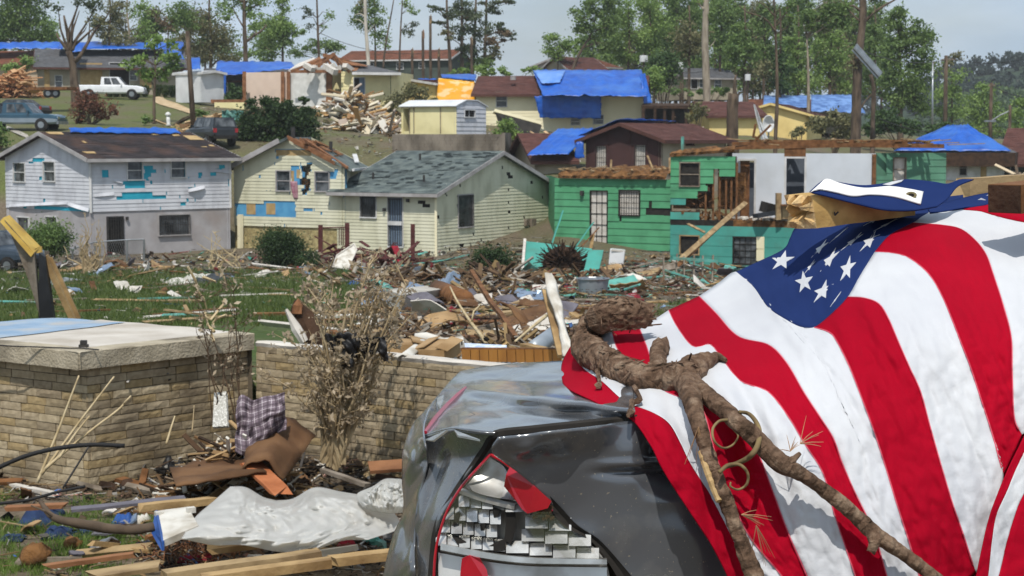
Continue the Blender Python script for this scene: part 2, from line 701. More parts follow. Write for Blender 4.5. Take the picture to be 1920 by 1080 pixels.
def bush(label,Y,blobs,pal,leaf=.2,dens=2.2,name='bush',cat='bush',group=None,stem=None):
 v,c,cent=leaves(blobs,Y,leaf,pal,dens)
 lo=v[np.argmin(v[:,2])]
 mx_,my_=v[:,0].mean(),v[:,1].mean()
 t=thing(name,label,cat,V((mx_,my_,min(lo[2],gz(mx_,my_)))),group)
 np_mesh('foliage',v,4,c,MATS['leaf'],t)
 mb=MB()
 for i in range(min(16,len(cent))):
  s=V((mx_+R.uniform(-.15,.15),my_+R.uniform(-.15,.15),gz(mx_,my_)-.05))
  e=V(cent[R.randrange(len(cent))])
  mb.tube([s,s.lerp(e,.5)+V((R.uniform(-.1,.1),0,.1)),e],[.05,.03,.01],5)
 mb.build('stems',MATS['bark'],t)
 return t
def backtrees():
 rr=random.Random(5)
 SP=[(x,1)for x in range(1100,1670,19)]+[(x,0)for x in(-10,62,96,232,268,318,352,388,420,486,505)]
 for i,(x,right)in enumerate(SP):
  Yb=rr.uniform(212,250)
  x+=rr.uniform(-8,8)
  top=rr.uniform(-40,40)if x>1190 else rr.uniform(30,80)if right else rr.uniform(25,80)
  pal=rr.choice(('mid','light','mid','olive'))if right else rr.choice(('olive','mid','light'))
  base=175 if right else 110
  bl=[]
  y=top
  while y<base:
   bl.append((x+rr.uniform(-12,12),y,rr.uniform(14,24),rr.uniform(12,20)))
   y+=rr.uniform(13,19)
  lab={('mid',1):'mid green tree in the wood behind the big bare trunks at the right',('light',1):'pale green tree in the wood behind the big bare trunks at the right',('olive',1):'brownish tree in the wood behind the big bare trunks at the right',('mid',0):'mid green tree in the ragged line behind the left ranch houses',('light',0):'pale green tree in the ragged line behind the left ranch houses',('olive',0):'brownish tree in the ragged line behind the left ranch houses'}[(pal,right)]
  tree(lab,Yb,[(x,base+15),(x,base-20),(x+rr.uniform(-3,3),top)],.18,bl,pal,.42,1.1,limbs=6,group=lab.split(' tree')[0]+' trees '+('in the wood at the right' if right else 'behind the left ranch houses'))
def far_hill():
 mb=MB()
 prof=[(1200,215),(1450,205),(1600,190),(1700,170),(1760,140),(1800,124),(1850,118),(1880,112),(1910,106),(1960,98),(2050,88),(2200,84)]
 Yh=620
 g=[]
 for px,py in spline(prof,40):
  t=P(px,py+18,Yh)
  row=[]
  for k in range(8):
   f=k/7
   row.append((t.x,Yh-150*(1-f),4+(t.z-4)*sin(f*pi/2)))
  row.append((t.x,Yh+160,4))
  g.append(row)
 mb.grid(g)
 kind(mb.build('far_hill',M('hillside',(.018,.035,.018),(.03,.05,.025),sc=.05,rough=1),smooth=True),'structure')
 bl=[]
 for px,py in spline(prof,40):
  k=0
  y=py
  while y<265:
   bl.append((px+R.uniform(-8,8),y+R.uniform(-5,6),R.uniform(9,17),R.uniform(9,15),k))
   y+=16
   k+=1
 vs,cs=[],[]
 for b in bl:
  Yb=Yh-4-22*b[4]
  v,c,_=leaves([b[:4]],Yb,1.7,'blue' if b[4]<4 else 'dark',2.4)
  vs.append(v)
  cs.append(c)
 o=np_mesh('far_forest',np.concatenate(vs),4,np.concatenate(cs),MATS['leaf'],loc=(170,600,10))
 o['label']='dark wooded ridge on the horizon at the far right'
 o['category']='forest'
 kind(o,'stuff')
far_hill()
backtrees()
OTG='trees along the top of the hill'
tree('full green tree at the top left corner of the scene',205,[(38,110),(36,60),(34,0),(30,-40)],.35,[(8,30,34,46),(48,20,36,40),(66,62,32,26),(20,72,36,22),(40,-30,50,34),(92,72,16,14)],'mid',.4,1.7)
tree('snapped tree with splintered pale fork beside white pickup',138,[(143,190),(139,150),(136,118),(128,96)],.42,[(100,12,20,7,'pine'),(160,0,22,16,'pine'),(178,12,22,12,'pine'),(185,38,14,12,'olive')],'pine',.3,.8,name='snapped_tree',limbs=5,r1=.25,extra=[([(132,100),(120,85),(110,72),(106,62)],.2,.05),([(130,98),(128,70),(122,40),(120,30)],.22,.08),([(132,100),(136,60),(142,40),(149,20)],.16,.03),([(138,118),(150,105),(165,80),(178,58),(196,38),(206,18)],.2,.04),([(165,82),(168,50),(164,30)],.08,.02),([(136,95),(145,72),(158,58),(162,50)],.12,.03)])
tree('thin brown tree with drooping olive foliage behind the pickup',170,[(206,140),(205,80),(207,20),(204,-30)],.16,[(215,20,20,26,'olive'),(196,60,16,26,'olive'),(222,70,24,24,'olive'),(180,40,14,20,'pine')],'olive',.32,.9,limbs=8)
tree('tall bare trunk with a few yellow green tufts above the grey ranch roof',178,[(243,110),(242,60),(238,20),(240,-30)],.17,[(262,30,20,30,'light'),(250,75,22,22,'olive'),(276,64,16,18,'light')],'light',.32,.9,limbs=8,bark='bark_pale')
tree('young magnolia with sparse bright leaves on the grassy slope',124,[(289,224),(289,180),(291,150),(291,110),(289,75)],.13,[(262,112,24,13,'light'),(244,124,13,10,'light'),(318,104,24,14,'light'),(290,80,19,13,'light'),(300,138,28,15,'light'),(330,120,16,14,'mid'),(270,145,15,10,'light'),(322,84,14,9,'light')],'light',.42,1.3,name='magnolia_tree',limbs=20)
tree('dark clumped tree with broken top behind the magnolia',195,[(290,110),(291,60),(293,10)],.22,[(287,48,18,22,'dark'),(282,30,20,16,'olive'),(312,42,20,12,'brown'),(340,20,24,26,'mid'),(350,50,20,20,'mid')],'mid',.36,1.2)
tree('olive brown wind stripped tree right of the utility pole',200,[(395,130),(396,70),(392,20),(394,-20)],.25,[(372,40,26,34,'olive'),(405,60,30,30,'olive'),(382,90,32,26,'olive'),(420,95,24,24,'olive'),(350,85,16,22,'olive'),(425,20,18,22,'light')],'olive',.36,1.0)
tree('tall dark trunk with broken limb above blue tarped roof',190,[(461,128),(460,90),(458,40),(458,-10),(462,-50)],.34,[(475,8,22,14,'mid'),(440,0,16,12,'mid'),(486,0,14,14,'light')],'mid',.34,.9,extra=[([(462,78),(475,68),(492,56),(500,46)],.16,.08),([(456,50),(444,30),(436,12)],.1,.04),([(474,68),(480,58)],.1,.05)])
tree('bright green conical tree behind the wrecked yellow house',198,[(530,112),(530,60),(529,0)],.2,[(528,12,18,22,'light'),(520,42,26,20,'light'),(540,56,28,16,'light'),(556,62,22,10,'light'),(512,66,20,16,'light'),(528,82,28,16,'mid'),(498,84,16,14,'mid')],'light',.34,1.25)
tree('slim dark trunk with tiny tufts standing left of the wrecked rafters',188,[(598,110),(596,60),(594,0),(592,-30)],.2,[(576,20,10,16,'pine'),(612,30,13,8,'light'),(580,50,8,8,'pine'),(606,50,7,6,'light')],'pine',.3,.7,limbs=10)
tree('low round green tree on the skyline behind the rafters',230,[(610,110),(610,90)],.2,[(590,88,20,12,'mid'),(615,84,24,13,'mid'),(632,90,14,10,'mid'),(560,98,22,10,'mid')],'mid',.4,1.5)
tree('white barkless trunk standing straight above the wrecked roof',184,[(691,126),(688,80),(685,30),(684,-30)],.22,[],'mid',bark='bare_trunk_pale',limbs=0,r1=.13,name='bare_tree',extra=[([(686,34),(676,26),(664,28)],.06,.02),([(687,50),(675,38),(662,36)],.05,.02),([(688,62),(697,52),(702,46)],.06,.02)])if False else None
M('bare_pale','#cdc6ba','#aca497',sc=2,rough=.9,stretch=(1,1,.3))
tree('white barkless trunk standing straight above the wrecked roof',184,[(691,126),(688,80),(685,30),(684,-30)],.24,[],'mid',bark='bare_pale',limbs=0,r1=.15,name='bare_tree',extra=[([(686,34),(676,26),(664,28)],.07,.02),([(687,50),(675,38),(662,36)],.06,.02),([(688,62),(697,52),(702,46)],.06,.02)])
tree('rounded green tree behind the white barkless trunk',196,[(704,125),(703,60),(702,0)],.16,[(674,30,16,18,'mid'),(698,40,20,24,'mid'),(712,72,16,16,'mid'),(680,14,18,14,'olive'),(705,12,14,18,'mid')],'mid',.34,1.15)
tree('bare trunk leaning to the right above the grey long house',190,[(719,125),(724,80),(731,40),(740,-10)],.15,[(727,88,8,5,'light')],'light',.3,.7,limbs=2)
tree('thin speckled trunk with sparse tufts to its right',192,[(749,125),(751,60),(754,10),(755,-20)],.15,[(764,8,12,8,'light'),(772,48,14,6,'pine'),(764,62,12,8,'pine'),(776,20,12,8,'light')],'light',.3,.8,limbs=8)
for px,y0,y1,lab in((773,170,92,'short snapped pine stub with raw pale top beside blue tarp'),(793,160,58,'taller snapped pine pole with raw orange top'),(807,175,30,'tall thin snapped pole left of the dark pine clump'),(823,165,92,'snapped stub standing in front of the grey long house corner'),(884,140,70,'thin pale snapped pole in front of the dark pine clump')):
 tree(lab,165,[(px+1,y0),(px,(y0+y1)/2),(px,y1)],.16,[],r1=.12,name='snapped_tree',limbs=0,bark='bark')
 mb=MB()
 a,b=P(px,y1+14,165),P(px+1,y1-3,165)
 mb.tube([a,a.lerp(b,.6),b],[.14,.12,.01],6,rough=.3)
 mb.build('splintered_top',MATS['wood_orange']if px==793 else MATS['wood_pale'],COL.objects[-1].parent if COL.objects[-1].parent else None)
for i,(bx,tx,bl,lab)in enumerate(((845,838,[(815,18,20,8),(822,40,14,7),(850,30,16,16),(836,65,15,10,'olive')],'leftmost ragged pine of the dark clump on the skyline'),(866,866,[(864,8,22,16),(880,40,22,18),(858,60,16,18),(870,100,20,16)],'straight dense pine in the middle of the dark clump'),(886,892,[(892,20,22,20),(906,60,18,20),(890,90,20,18),(900,115,22,14,'mid')],'broad pine with dark green needles right of the clump middle'),(908,912,[(925,12,24,14),(936,50,24,12),(956,68,18,9,'pine'),(934,76,24,14,'brown'),(945,62,16,10,'brown'),(926,100,22,14,'olive'),(912,118,20,14,'mid'),(950,2,20,8)],'rightmost pine of the clump with brown dead patches'))):
 tree(lab,190+i*3,[(bx,145),((bx+tx)/2,80),(tx,20),(tx,-30)],.26,bl,'pine',.36,1.15,name='pine_tree',limbs=12,group=None,flat=.7)
bush('green hedge along the road above the brown shingled roof',178,[(905,132,34,10),(960,134,30,8),(1000,132,20,8),(860,136,22,8)],'light',.34,1.8,name='hedge',cat='hedge')
tree('small pale green tree beside the far brown roof',205,[(1046,125),(1047,100)],.15,[(1038,75,16,16,'light'),(1050,92,22,16,'light'),(1072,86,18,16,'light'),(1036,98,16,12,'light')],'light',.36,1.4)
tree('large leafy tree with bowed trunk above the far brown roof',196,[(1074,135),(1082,110),(1096,84),(1106,70),(1118,30)],.24,[(1098,30,26,22,'mid'),(1126,12,30,20,'mid'),(1100,55,20,16,'mid'),(1140,50,24,26,'mid'),(1148,-5,24,18,'mid'),(1130,78,20,18,'mid')],'mid',.38,1.5,extra=[([(1106,72),(1116,76),(1122,100)],.08,.03)])
for lab,bx,Yb,bl,pal in(('bright leafy tree right of the big bowed tree',1178,200,[(1170,24,24,26),(1184,60,22,24),(1160,84,20,20),(1176,108,26,16)],'light'),('yellow green tree above the right end of the blue tarp',1218,202,[(1212,14,26,22),(1230,50,24,24),(1206,78,18,18),(1220,100,26,20)],'light'),('tall mid green tree left of the thick bare trunk',1268,205,[(1262,0,26,26),(1280,40,28,28),(1258,66,22,22),(1292,84,26,22),(1300,20,20,24)],'mid'),('brown tinged tree standing in front of the grey porch house',1292,180,[(1288,66,22,22,'olive'),(1300,92,22,14,'olive'),(1275,96,18,16,'olive'),(1312,70,14,26,'olive')],'olive'),('green tree just right of the thick bare trunk',1350,200,[(1348,20,20,26),(1366,54,26,24),(1345,74,16,22),(1380,30,20,20),(1372,90,28,20)],'mid'),('round bright tree above the snapped thick trunk',1396,170,[(1390,62,24,20),(1372,100,22,20),(1402,96,24,22),(1384,128,22,16),(1396,140,22,16,'olive')],'mid'),('leafy tree between the snapped trunk and the tall dark trunk',1432,195,[(1428,50,20,20),(1440,84,22,26),(1424,110,18,20),(1440,22,16,18)],'mid'),('dark broad tree behind the tall dark trunk',1462,175,[(1460,96,18,30,'dark'),(1470,140,24,24,'dark'),(1436,134,16,22,'olive'),(1456,165,20,18,'dark')],'dark'),('yellow green low tree left of the umbrella pine',1496,185,[(1492,100,18,24),(1486,130,18,20),(1500,150,20,22),(1482,76,14,20)],'light'),('leafy tree with pale trunk right of the umbrella pine',1556,190,[(1548,96,22,22),(1566,74,22,20),(1570,118,22,22),(1546,140,22,20),(1576,150,18,20)],'light'),('green tree behind the metal wrapped trunk',1640,192,[(1640,60,22,26),(1632,98,22,26),(1650,140,24,26),(1626,150,18,26)],'mid')):
 bl=[tuple(b)for b in bl]
 tree(lab,Yb,[(bx,190),(bx,120),(bx+2,60),(bx,10)],.2,bl,pal,.38,1.45)
tree('umbrella shaped pine with pale trunk and flat green head',160,[(1515,255),(1516,180),(1515,120),(1513,72)],.2,[(1530,30,36,16),(1560,12,34,18),(1572,40,24,18),(1508,46,22,12),(1590,22,20,20),(1548,56,22,12)],'mid',.36,1.5,name='pine_tree',bark='bark_pale',limbs=14)
tree('tall rounded dense tree against the sky right of the metal wrapped trunk',175,[(1688,235),(1688,150),(1686,70),(1684,20)],.28,[(1684,24,22,18),(1672,48,22,20),(1702,52,26,20),(1736,66,18,22),(1716,88,32,24),(1678,92,26,28),(1726,122,26,28),(1690,140,30,30),(1664,130,18,26),(1716,170,28,24),(1680,190,30,24),(1724,205,20,20)],'mid',.38,1.7,limbs=24)
tree('pale green poplar right of the leaning utility poles',210,[(1846,250),(1846,190)],.2,[(1846,172,18,18,'light'),(1838,195,22,18,'light'),(1860,212,24,18,'light'),(1826,222,22,20,'light'),(1850,240,30,16,'light')],'light',.4,1.6)
tree('thin scrub tree behind the tallest utility pole at the right',200,[(1785,245),(1785,150)],.15,[(1780,120,16,16,'olive'),(1796,104,14,10,'olive'),(1790,150,18,22,'light'),(1770,175,22,24,'light'),(1796,200,22,22,'light'),(1766,220,26,20,'mid')],'olive',.36,1.1)
tree('yellow green scrub tree at the far right edge below the ridge',190,[(1910,265),(1910,220)],.15,[(1905,220,22,16,'light'),(1925,200,20,20,'light'),(1890,244,24,14,'light'),(1930,240,24,18,'light'),(1820,250,28,12,'light')],'light',.38,1.5)
tree('thick bare trunk with broken crown standing behind the brown house',158,[(1326,240),(1325,170),(1322,90),(1323,30),(1324,-30)],.36,[(1312,4,12,8,'light'),(1332,30,8,10,'mid')],'mid',.3,.7,name='bare_tree',bark='bark_pale',r1=.27,limbs=3,extra=[([(1320,18),(1312,8),(1306,-4)],.12,.05),([(1331,88),(1338,80),(1342,72)],.05,.01)])
tree('short thick snapped trunk between brown house and yellow gable',112,[(1374,285),(1373,240),(1374,190),(1376,176)],.42,[],name='snapped_tree',r1=.36,limbs=0,extra=[([(1378,182),(1377,160),(1380,140)],.16,.05),([(1368,184),(1366,172)],.1,.02),([(1382,184),(1386,174),(1390,172)],.09,.01)])
tree('tall slim dark trunk with sparse high branches before the yellow gable',118,[(1454,258),(1457,190),(1456,110),(1453,40),(1450,-20)],.16,[(1476,12,18,8,'mid'),(1440,14,14,6,'pine'),(1484,30,9,8,'mid'),(1428,36,10,5,'pine')],'pine',.26,.9,limbs=6,extra=[([(1455,60),(1440,40),(1424,30),(1400,22),(1386,10)],.07,.02),([(1452,30),(1438,14),(1420,2)],.06,.02),([(1456,48),(1470,30),(1478,8)],.06,.02)])
tree('big dark trunk wrapped with a bent metal sheet',130,[(1604,258),(1606,200),(1608,130),(1613,80),(1618,30),(1616,-30)],.42,[(1598,118,12,14,'olive'),(1590,10,10,8,'mid'),(1634,22,7,5,'mid')],'olive',.28,1.0,r1=.24,limbs=4,extra=[([(1620,42),(1636,26),(1656,12),(1684,-4)],.13,.06),([(1612,40),(1596,24),(1580,4)],.07,.02),([(1607,215),(1622,190),(1640,172),(1652,164)],.08,.03)])
mb=MB()
g=[]
for t in np.linspace(0,1,10):
 a=np.array((1602,88))*(1-t)+np.array((1650,142))*t
 row=[]
 for k,s in enumerate(np.linspace(-1,1,7)):
  row.append(P(a[0]+s*5,a[1]-s*6.5,128.9+.25*abs(s)+.08*(k%2)))
 g.append(row)
mb.grid(g)
tag(solid(mb.build('metal_sheet',MATS['alu']),.03),'bent silver metal roofing sheet hanging off the big dark trunk','metal sheet')
tree('thin bent trunk just right of the metal wrapped one',132,[(1636,258),(1637,200),(1638,165),(1632,140)],.2,[],name='bare_tree',r1=.14,limbs=0)
SCR=[('wrecked brush heap with yellow leaves left of the wrecked house',165,[(20,135,24,14),(44,120,20,12)],'light'),('green vine clump on corner of the roofless pink room',150,[(440,165,13,22),(432,180,10,12)],'dark'),('leafy brush pile behind the shed beside the orange sheet',146,[(770,172,30,12),(745,190,18,16),(800,185,20,12),(732,205,10,14)],'olive'),('big dark green shrub mass beside the blue tarped house',165,[(1232,122,20,22),(1255,130,22,28),(1236,150,18,18)],'dark'),('yellow green tree shrub at the end of the blue tarp',158,[(1224,140,20,22),(1230,165,18,16)],'light'),('clipped hedge along the porch of the grey house',172,[(1262,172,16,6),(1296,174,22,6),(1330,172,20,7),(1366,172,20,8)],'mid'),('tangled grey brush in front of the wrecked carport',140,[(1310,205,14,14),(1296,218,12,8)],'olive'),('broken branches heap before the far blue tarped roof',138,[(1560,222,30,14),(1590,230,24,14),(1530,236,18,14),(1570,244,36,10)],'olive'),('small shrub at the right corner of the yellow gable',128,[(1500,243,12,9),(1490,250,8,6)],'olive'),('dense scrub behind the blue hip roof',150,[(1660,225,30,18),(1700,236,34,14),(1750,240,34,14),(1640,240,20,12)],'dark'),('bright leafy bush beside the fallen black box',112,[(948,232,13,14),(962,250,14,16),(940,250,10,12)],'light'),('dark green round bush on the left edge above the white house',108,[(4,258,16,14),(-10,245,16,16)],'mid'),('large dark green cedar bush with thin leaders behind cream house',112,[(520,228,40,28),(480,235,34,28),(556,235,36,28),(504,196,18,16),(530,205,30,14),(574,214,22,14),(460,255,26,16),(510,262,50,14),(576,255,24,16),(470,200,9,14),(570,190,6,16)],'dark'),('small green shrub on the slope left of the dark red car',122,[(272,222,10,10),(378,210,12,8)],'mid'),]
for lab,Yb,bl,pal in SCR:
 bush(lab,Yb,bl,'deep' if 'cedar' in lab else pal,.26 if Yb<130 else .34,3 if pal=='dark' else 1.9)
bush('red brown dead bush on the grass beside the blue pickup',122,[(160,185,18,18),(180,196,20,20),(150,206,16,16),(186,215,18,10),(144,228,8,10),(210,206,12,9)],'redbrown',.26,1.5,name='dead_bush')
for i,px in enumerate(range(206,352,13)):
 if 276<px<290:
  continue
 v=[]
 Yb=145-(px>290)*6
 bp=G(px,182,100)
 vv,cc=[],[]
 for k in range(260):
  a=R.uniform(0,2*pi)
  h=R.uniform(.7,1.25)
  sp=R.uniform(.2,.8)
  b0=np.array((bp.x+R.gauss(0,.12),bp.y+R.gauss(0,.12),bp.z))
  m=b0+np.array((cos(a)*sp*.5,sin(a)*sp*.5,h*.85))
  e=b0+np.array((cos(a)*sp,sin(a)*sp,h*R.uniform(.6,1)))
  sd_=np.array((-sin(a),cos(a),0))*.05
  vv+=[b0-sd_,m-sd_,e,m+sd_]
  t=R.random()
  cc.append(np.array((.06,.10,.03))*(1-t)+np.array((.15,.2,.07))*t)
 o=np_mesh('ornamental_grass',np.array(vv),4,np.array(cc),MATS['leaf'],loc=bp)
 tag(o,'arching clump of tall ornamental grass in the row below the white pickup' if px<280 else 'arching clump of tall ornamental grass in the row right of the magnolia trunk','grass clump','ornamental grass row below the pickup' if px<280 else 'ornamental grass row right of the magnolia')
class Wall:
 0
 def __init__(s,A,B):
  s.A,s.B=V((A[0],A[1])),V((B[0],B[1]))
  s.len=(s.B-s.A).length
  s.d=(s.B-s.A)/s.len
  s.n=V((s.d.y,-s.d.x))
 def pt(s,u,z,off=0):
  q=s.A+s.d*u+s.n*off
  return V((q.x,q.y,z))
 def uv(s,px,py):
  r=ray(px,py)
  t=(s.A.x*s.n.x+s.A.y*s.n.y)/(r.x*s.n.x+r.y*s.n.y)
  q=V((r.x*t,r.y*t))-s.A
  return q.dot(s.d),ZC+r.z*t
 def rect(s,x0,y0,x1,y1):
  ym,xm=(y0+y1)/2,(x0+x1)/2
  return s.uv(x0,ym)[0],s.uv(xm,y1)[1],s.uv(x1,ym)[0],s.uv(xm,y0)[1]
 def poly(s,pts):
  return[s.uv(*p)for p in pts]
 def rot(s):
  return Matrix(((s.d.x,-s.n.x,0),(s.d.y,-s.n.y,0),(0,0,1)))
def siding(H,wl,name,mat,z0,top,u0=0,u1=None,course=.2,lip=.02,holes=(),miss=(),cell=.17,off=0.,jit=0.,nick=0):
 0
 u1=wl.len if u1 is None else u1
 tf=top if callable(top)else(lambda u:top)
 ztop=max(tf(u0+(u1-u0)*k/40)for k in range(41))
 us=set(np.linspace(u0,u1,max(2,int((u1-u0)/cell)+1)).tolist())
 for h in holes:
  us.update((h[0],h[2]))
 us=sorted(x for x in us if u0-1e-6<=x<=u1+1e-6)
 zs=[]
 z=z0
 while z<ztop-1e-4:
  zs.append(z)
  z+=course
 zs.append(ztop)
 mb=MB()
 for i in range(len(zs)-1):
  za,zb=zs[i],zs[i+1]
  dj={}
  cuts={za,zb}
  for h in holes:
   for q in(h[1],h[3]):
    if za<q<zb:
     cuts.add(q)
  cuts=sorted(cuts)
  jo=R.uniform(-jit,jit)
  for k in range(len(us)-1):
   a,b=us[k],us[k+1]
   if b-a<1e-5:
    continue
   m=(a+b)/2
   for ca,cb in zip(cuts,cuts[1:]):
    zm=(ca+cb)/2
    if any(h[0]<m<h[2]and h[1]<zm<h[3]for h in holes):
     continue
    if nick and R.random()<nick:
     continue
    if miss and any(inpoly(m+.05*nz3(i*3.1,k*.7)+.22*nz3(i*2.37,4.1),zm,p)for p in miss):
     continue
    ta,tb=min(cb,tf(a)),min(cb,tf(b))
    if ta<=ca and tb<=ca:
     continue
    ta,tb=max(ta,ca),max(tb,ca)
    oa=off+jo+lip*(1-(ca-za)/course)
    ob=off+jo+lip*(1-(cb-za)/course)
    vs=[wl.pt(a,ca,oa),wl.pt(b,ca,oa),wl.pt(b,tb,ob),wl.pt(a,ta,ob),wl.pt(a,ca,off-.012),wl.pt(b,ca,off-.012)]
    fs=[(0,1,2,3)]
    if ca==za:
     fs.append((4,5,1,0))
    mb.add(vs,fs)
 return mb.build(name,mat,H)
def panel(H,wl,name,mat,z0,top,u0=0,u1=None,holes=(),miss=(),off=-.03,thick=.14,cell=.25,zc=.2):
 0
 u1=wl.len if u1 is None else u1
 tf=top if callable(top)else(lambda u:top)
 ztop=max(tf(u0+(u1-u0)*k/40)for k in range(41))
 fine=bool(miss)or callable(top)
 us={u0,u1}
 zs={z0,ztop}
 if fine:
  us.update(np.linspace(u0,u1,max(2,int((u1-u0)/cell)+1)).tolist())
 if miss:
  zs.update(np.linspace(z0,ztop,max(2,int((ztop-z0)/zc)+1)).tolist())
 for h in holes:
  us.update((h[0],h[2]))
  zs.update((h[1],h[3]))
 us=sorted(x for x in us if u0-1e-6<=x<=u1+1e-6)
 zs=sorted(x for x in zs if z0-1e-6<=x<=ztop+1e-6)
 mb=MB()
 for a,b in zip(us,us[1:]):
  for ca,cb in zip(zs,zs[1:]):
   if b-a<1e-5 or cb-ca<1e-5:
    continue
   m,zm=(a+b)/2,(ca+cb)/2
   if any(h[0]<m<h[2]and h[1]<zm<h[3]for h in holes)or any(inpoly(m,zm,p)for p in miss):
    continue
   ta,tb=min(cb,tf(a)),min(cb,tf(b))
   if ta<=ca and tb<=ca:
    continue
   ta,tb=max(ta,ca),max(tb,ca)
   for o,fl in((off,0),(off-thick,1)):
    q=[wl.pt(a,ca,o),wl.pt(b,ca,o),wl.pt(b,tb,o),wl.pt(a,ta,o)]
    mb.add(q,[(3,2,1,0)if fl else(0,1,2,3)])
 for h in holes:
  c=[(h[0],h[1]),(h[2],h[1]),(h[2],h[3]),(h[0],h[3])]
  for i in range(4):
   p,q=c[i],c[(i+1)%4]
   mb.add([wl.pt(*p,off),wl.pt(*q,off),wl.pt(*q,off-thick),wl.pt(*p,off-thick)],[(0,1,2,3)])
 return mb.build(name,mat,H)
def window(H,wl,r,frame='trim_white',glass='glass',style='sash',name='window',fw=.06,off=.0,label=None,panes=(1,2)):
 a,z0,b,z1=r
 Rm=wl.rot()
 mb=MB()
 def bar(u0,w0,u1,w1,o,dp,m=0):
  mb.box(wl.pt((u0+u1)/2,(w0+w1)/2,o),(abs(u1-u0),dp,abs(w1-w0)),Rm,m)
 d=.1
 bar(a-fw,z1,b+fw,z1+fw,off,d)
 bar(a-fw,z0-fw,b+fw,z0,off+.02,d+.05)
 bar(a-fw,z0,a,z1,off,d)
 bar(b,z0,b+fw,z1,off,d)
 fr=mb.build(name,MATS[frame],H)
 if label:
  fr['label']=label
 if glass:
  mb=MB()
  mb.box(wl.pt((a+b)/2,(z0+z1)/2,off-.07),(b-a,.015,z1-z0),Rm)
  mb.build('pane',MATS[glass],fr)
 mb=MB()
 if style=='sash':
  mb.box(wl.pt((a+b)/2,(z0+z1)/2,off-.04),(b-a,.035,.05),Rm)
 elif style=='grid':
  for k in range(1,panes[0]):
   u=a+(b-a)*k/panes[0]
   mb.box(wl.pt(u,(z0+z1)/2,off-.04),(.03,.03,z1-z0),Rm)
  for k in range(1,panes[1]):
   z=z0+(z1-z0)*k/panes[1]
   mb.box(wl.pt((a+b)/2,z,off-.043),(b-a,.03,.03),Rm)
 if mb.v:
  mb.build('mullion',MATS[frame],fr)
 if style=='bars':
  mb=MB()
  n=max(4,int((b-a)/.13))
  for k in range(n+1):
   u=a+(b-a)*k/n
   mb.box(wl.pt(u,(z0+z1)/2,off+.07),(.022,.022,z1-z0),Rm)
  for z in(z0+.08,(z0+z1)/2,z1-.08):
   mb.box(wl.pt((a+b)/2,z,off+.085),(b-a,.012,.03),Rm)
  mb.build('security_bars',MATS['iron'],fr)
 return fr
def shingles(name,c1,c2,dirt=None,damt=.6,dsc=.7):
 return M(name,c1,c2,sc=2.2,rough=.95,bump=.9,bsc=16,dirt=dirt,dsc=dsc,damt=damt,bdist=.03,stretch=(1,1,1))
def v3(p,z):
 return V((p[0],p[1],z))
def roof_slab(H,name,mat,c,t=.14):
 mb=MB()
 mb.slab(c,t)
 return mb.build(name,MATS[mat],H)
def gable_roof(H,A,dl,dw,ze,zr,mat,fas='trim_white',ov=.4,rk=.35,front=True,back=True,course=.22):
 A,dl,dw=V(A),V(dl),V(dw)
 el,ew=dl.normalized(),dw.normalized()
 sl=(zr-ze)/(dw.length/2)
 A0,A1=A-el*rk,A+dl+el*rk
 M0,M1=A+dw/2-el*rk,A+dl+dw/2+el*rk
 out=[]
 for sgn,a,b,do in((1,A0-ew*ov,A1-ew*ov,front),(-1,A0+dw+ew*ov,A1+dw+ew*ov,back)):
  if not do:
   continue
  zo=ze-sl*ov
  mb=MB()
  n=max(4,int(sqrt((dw.length/2+ov)**2+(zr-zo)**2)/course))
  mb.slab([v3(a,zo),v3(b,zo),v3(M1,zr),v3(M0,zr)],.14)
  for k in range(n):
   t0,t1=k/n,(k+1)/n
   m=max(6,int((b-a).length/.9))
   for j in range(m):
    s0,s1=j/m,(j+1)/m
    if R.random()<.06:
     continue
    def q(s,t,lift):
     p=V(a).lerp(V(M0),t).lerp(V(b).lerp(V(M1),t),s)
     return v3(p,zo+(zr-zo)*t+lift)
    lf=R.uniform(.018,.035)
    mb.add([q(s0,t0,lf),q(s1,t0,lf),q(s1,t1,.006),q(s0,t1,.006),q(s0,t0,0),q(s1,t0,0)],[(0,1,2,3),(4,5,1,0)])
  out.append(mb.build('roof',MATS[mat],H))
 mb=MB()
 for e,M_ in((A0,M0),(A1,M1)):
  for s,q in((1,e-ew*ov),(-1,e+dw+ew*ov)):
   if(s==1 and front)or(s==-1 and back):
    zo=ze-sl*ov
    mb.beam(v3(q,zo-.09),v3(M_,zr-.09),.05,.2)
 if front:
  mb.beam(v3(A0-ew*ov,ze-sl*ov-.1),v3(A1-ew*ov,ze-sl*ov-.1),.05,.17)
 if back:
  mb.beam(v3(A0+dw+ew*ov,ze-sl*ov-.1),v3(A1+dw+ew*ov,ze-sl*ov-.1),.05,.17)
 mb.build('fascia',MATS[fas],H)
 return out
def gable_top(dwlen,ze,zr):
 return lambda u:ze+(zr-ze)*(1-abs(u-dwlen/2)/(dwlen/2))
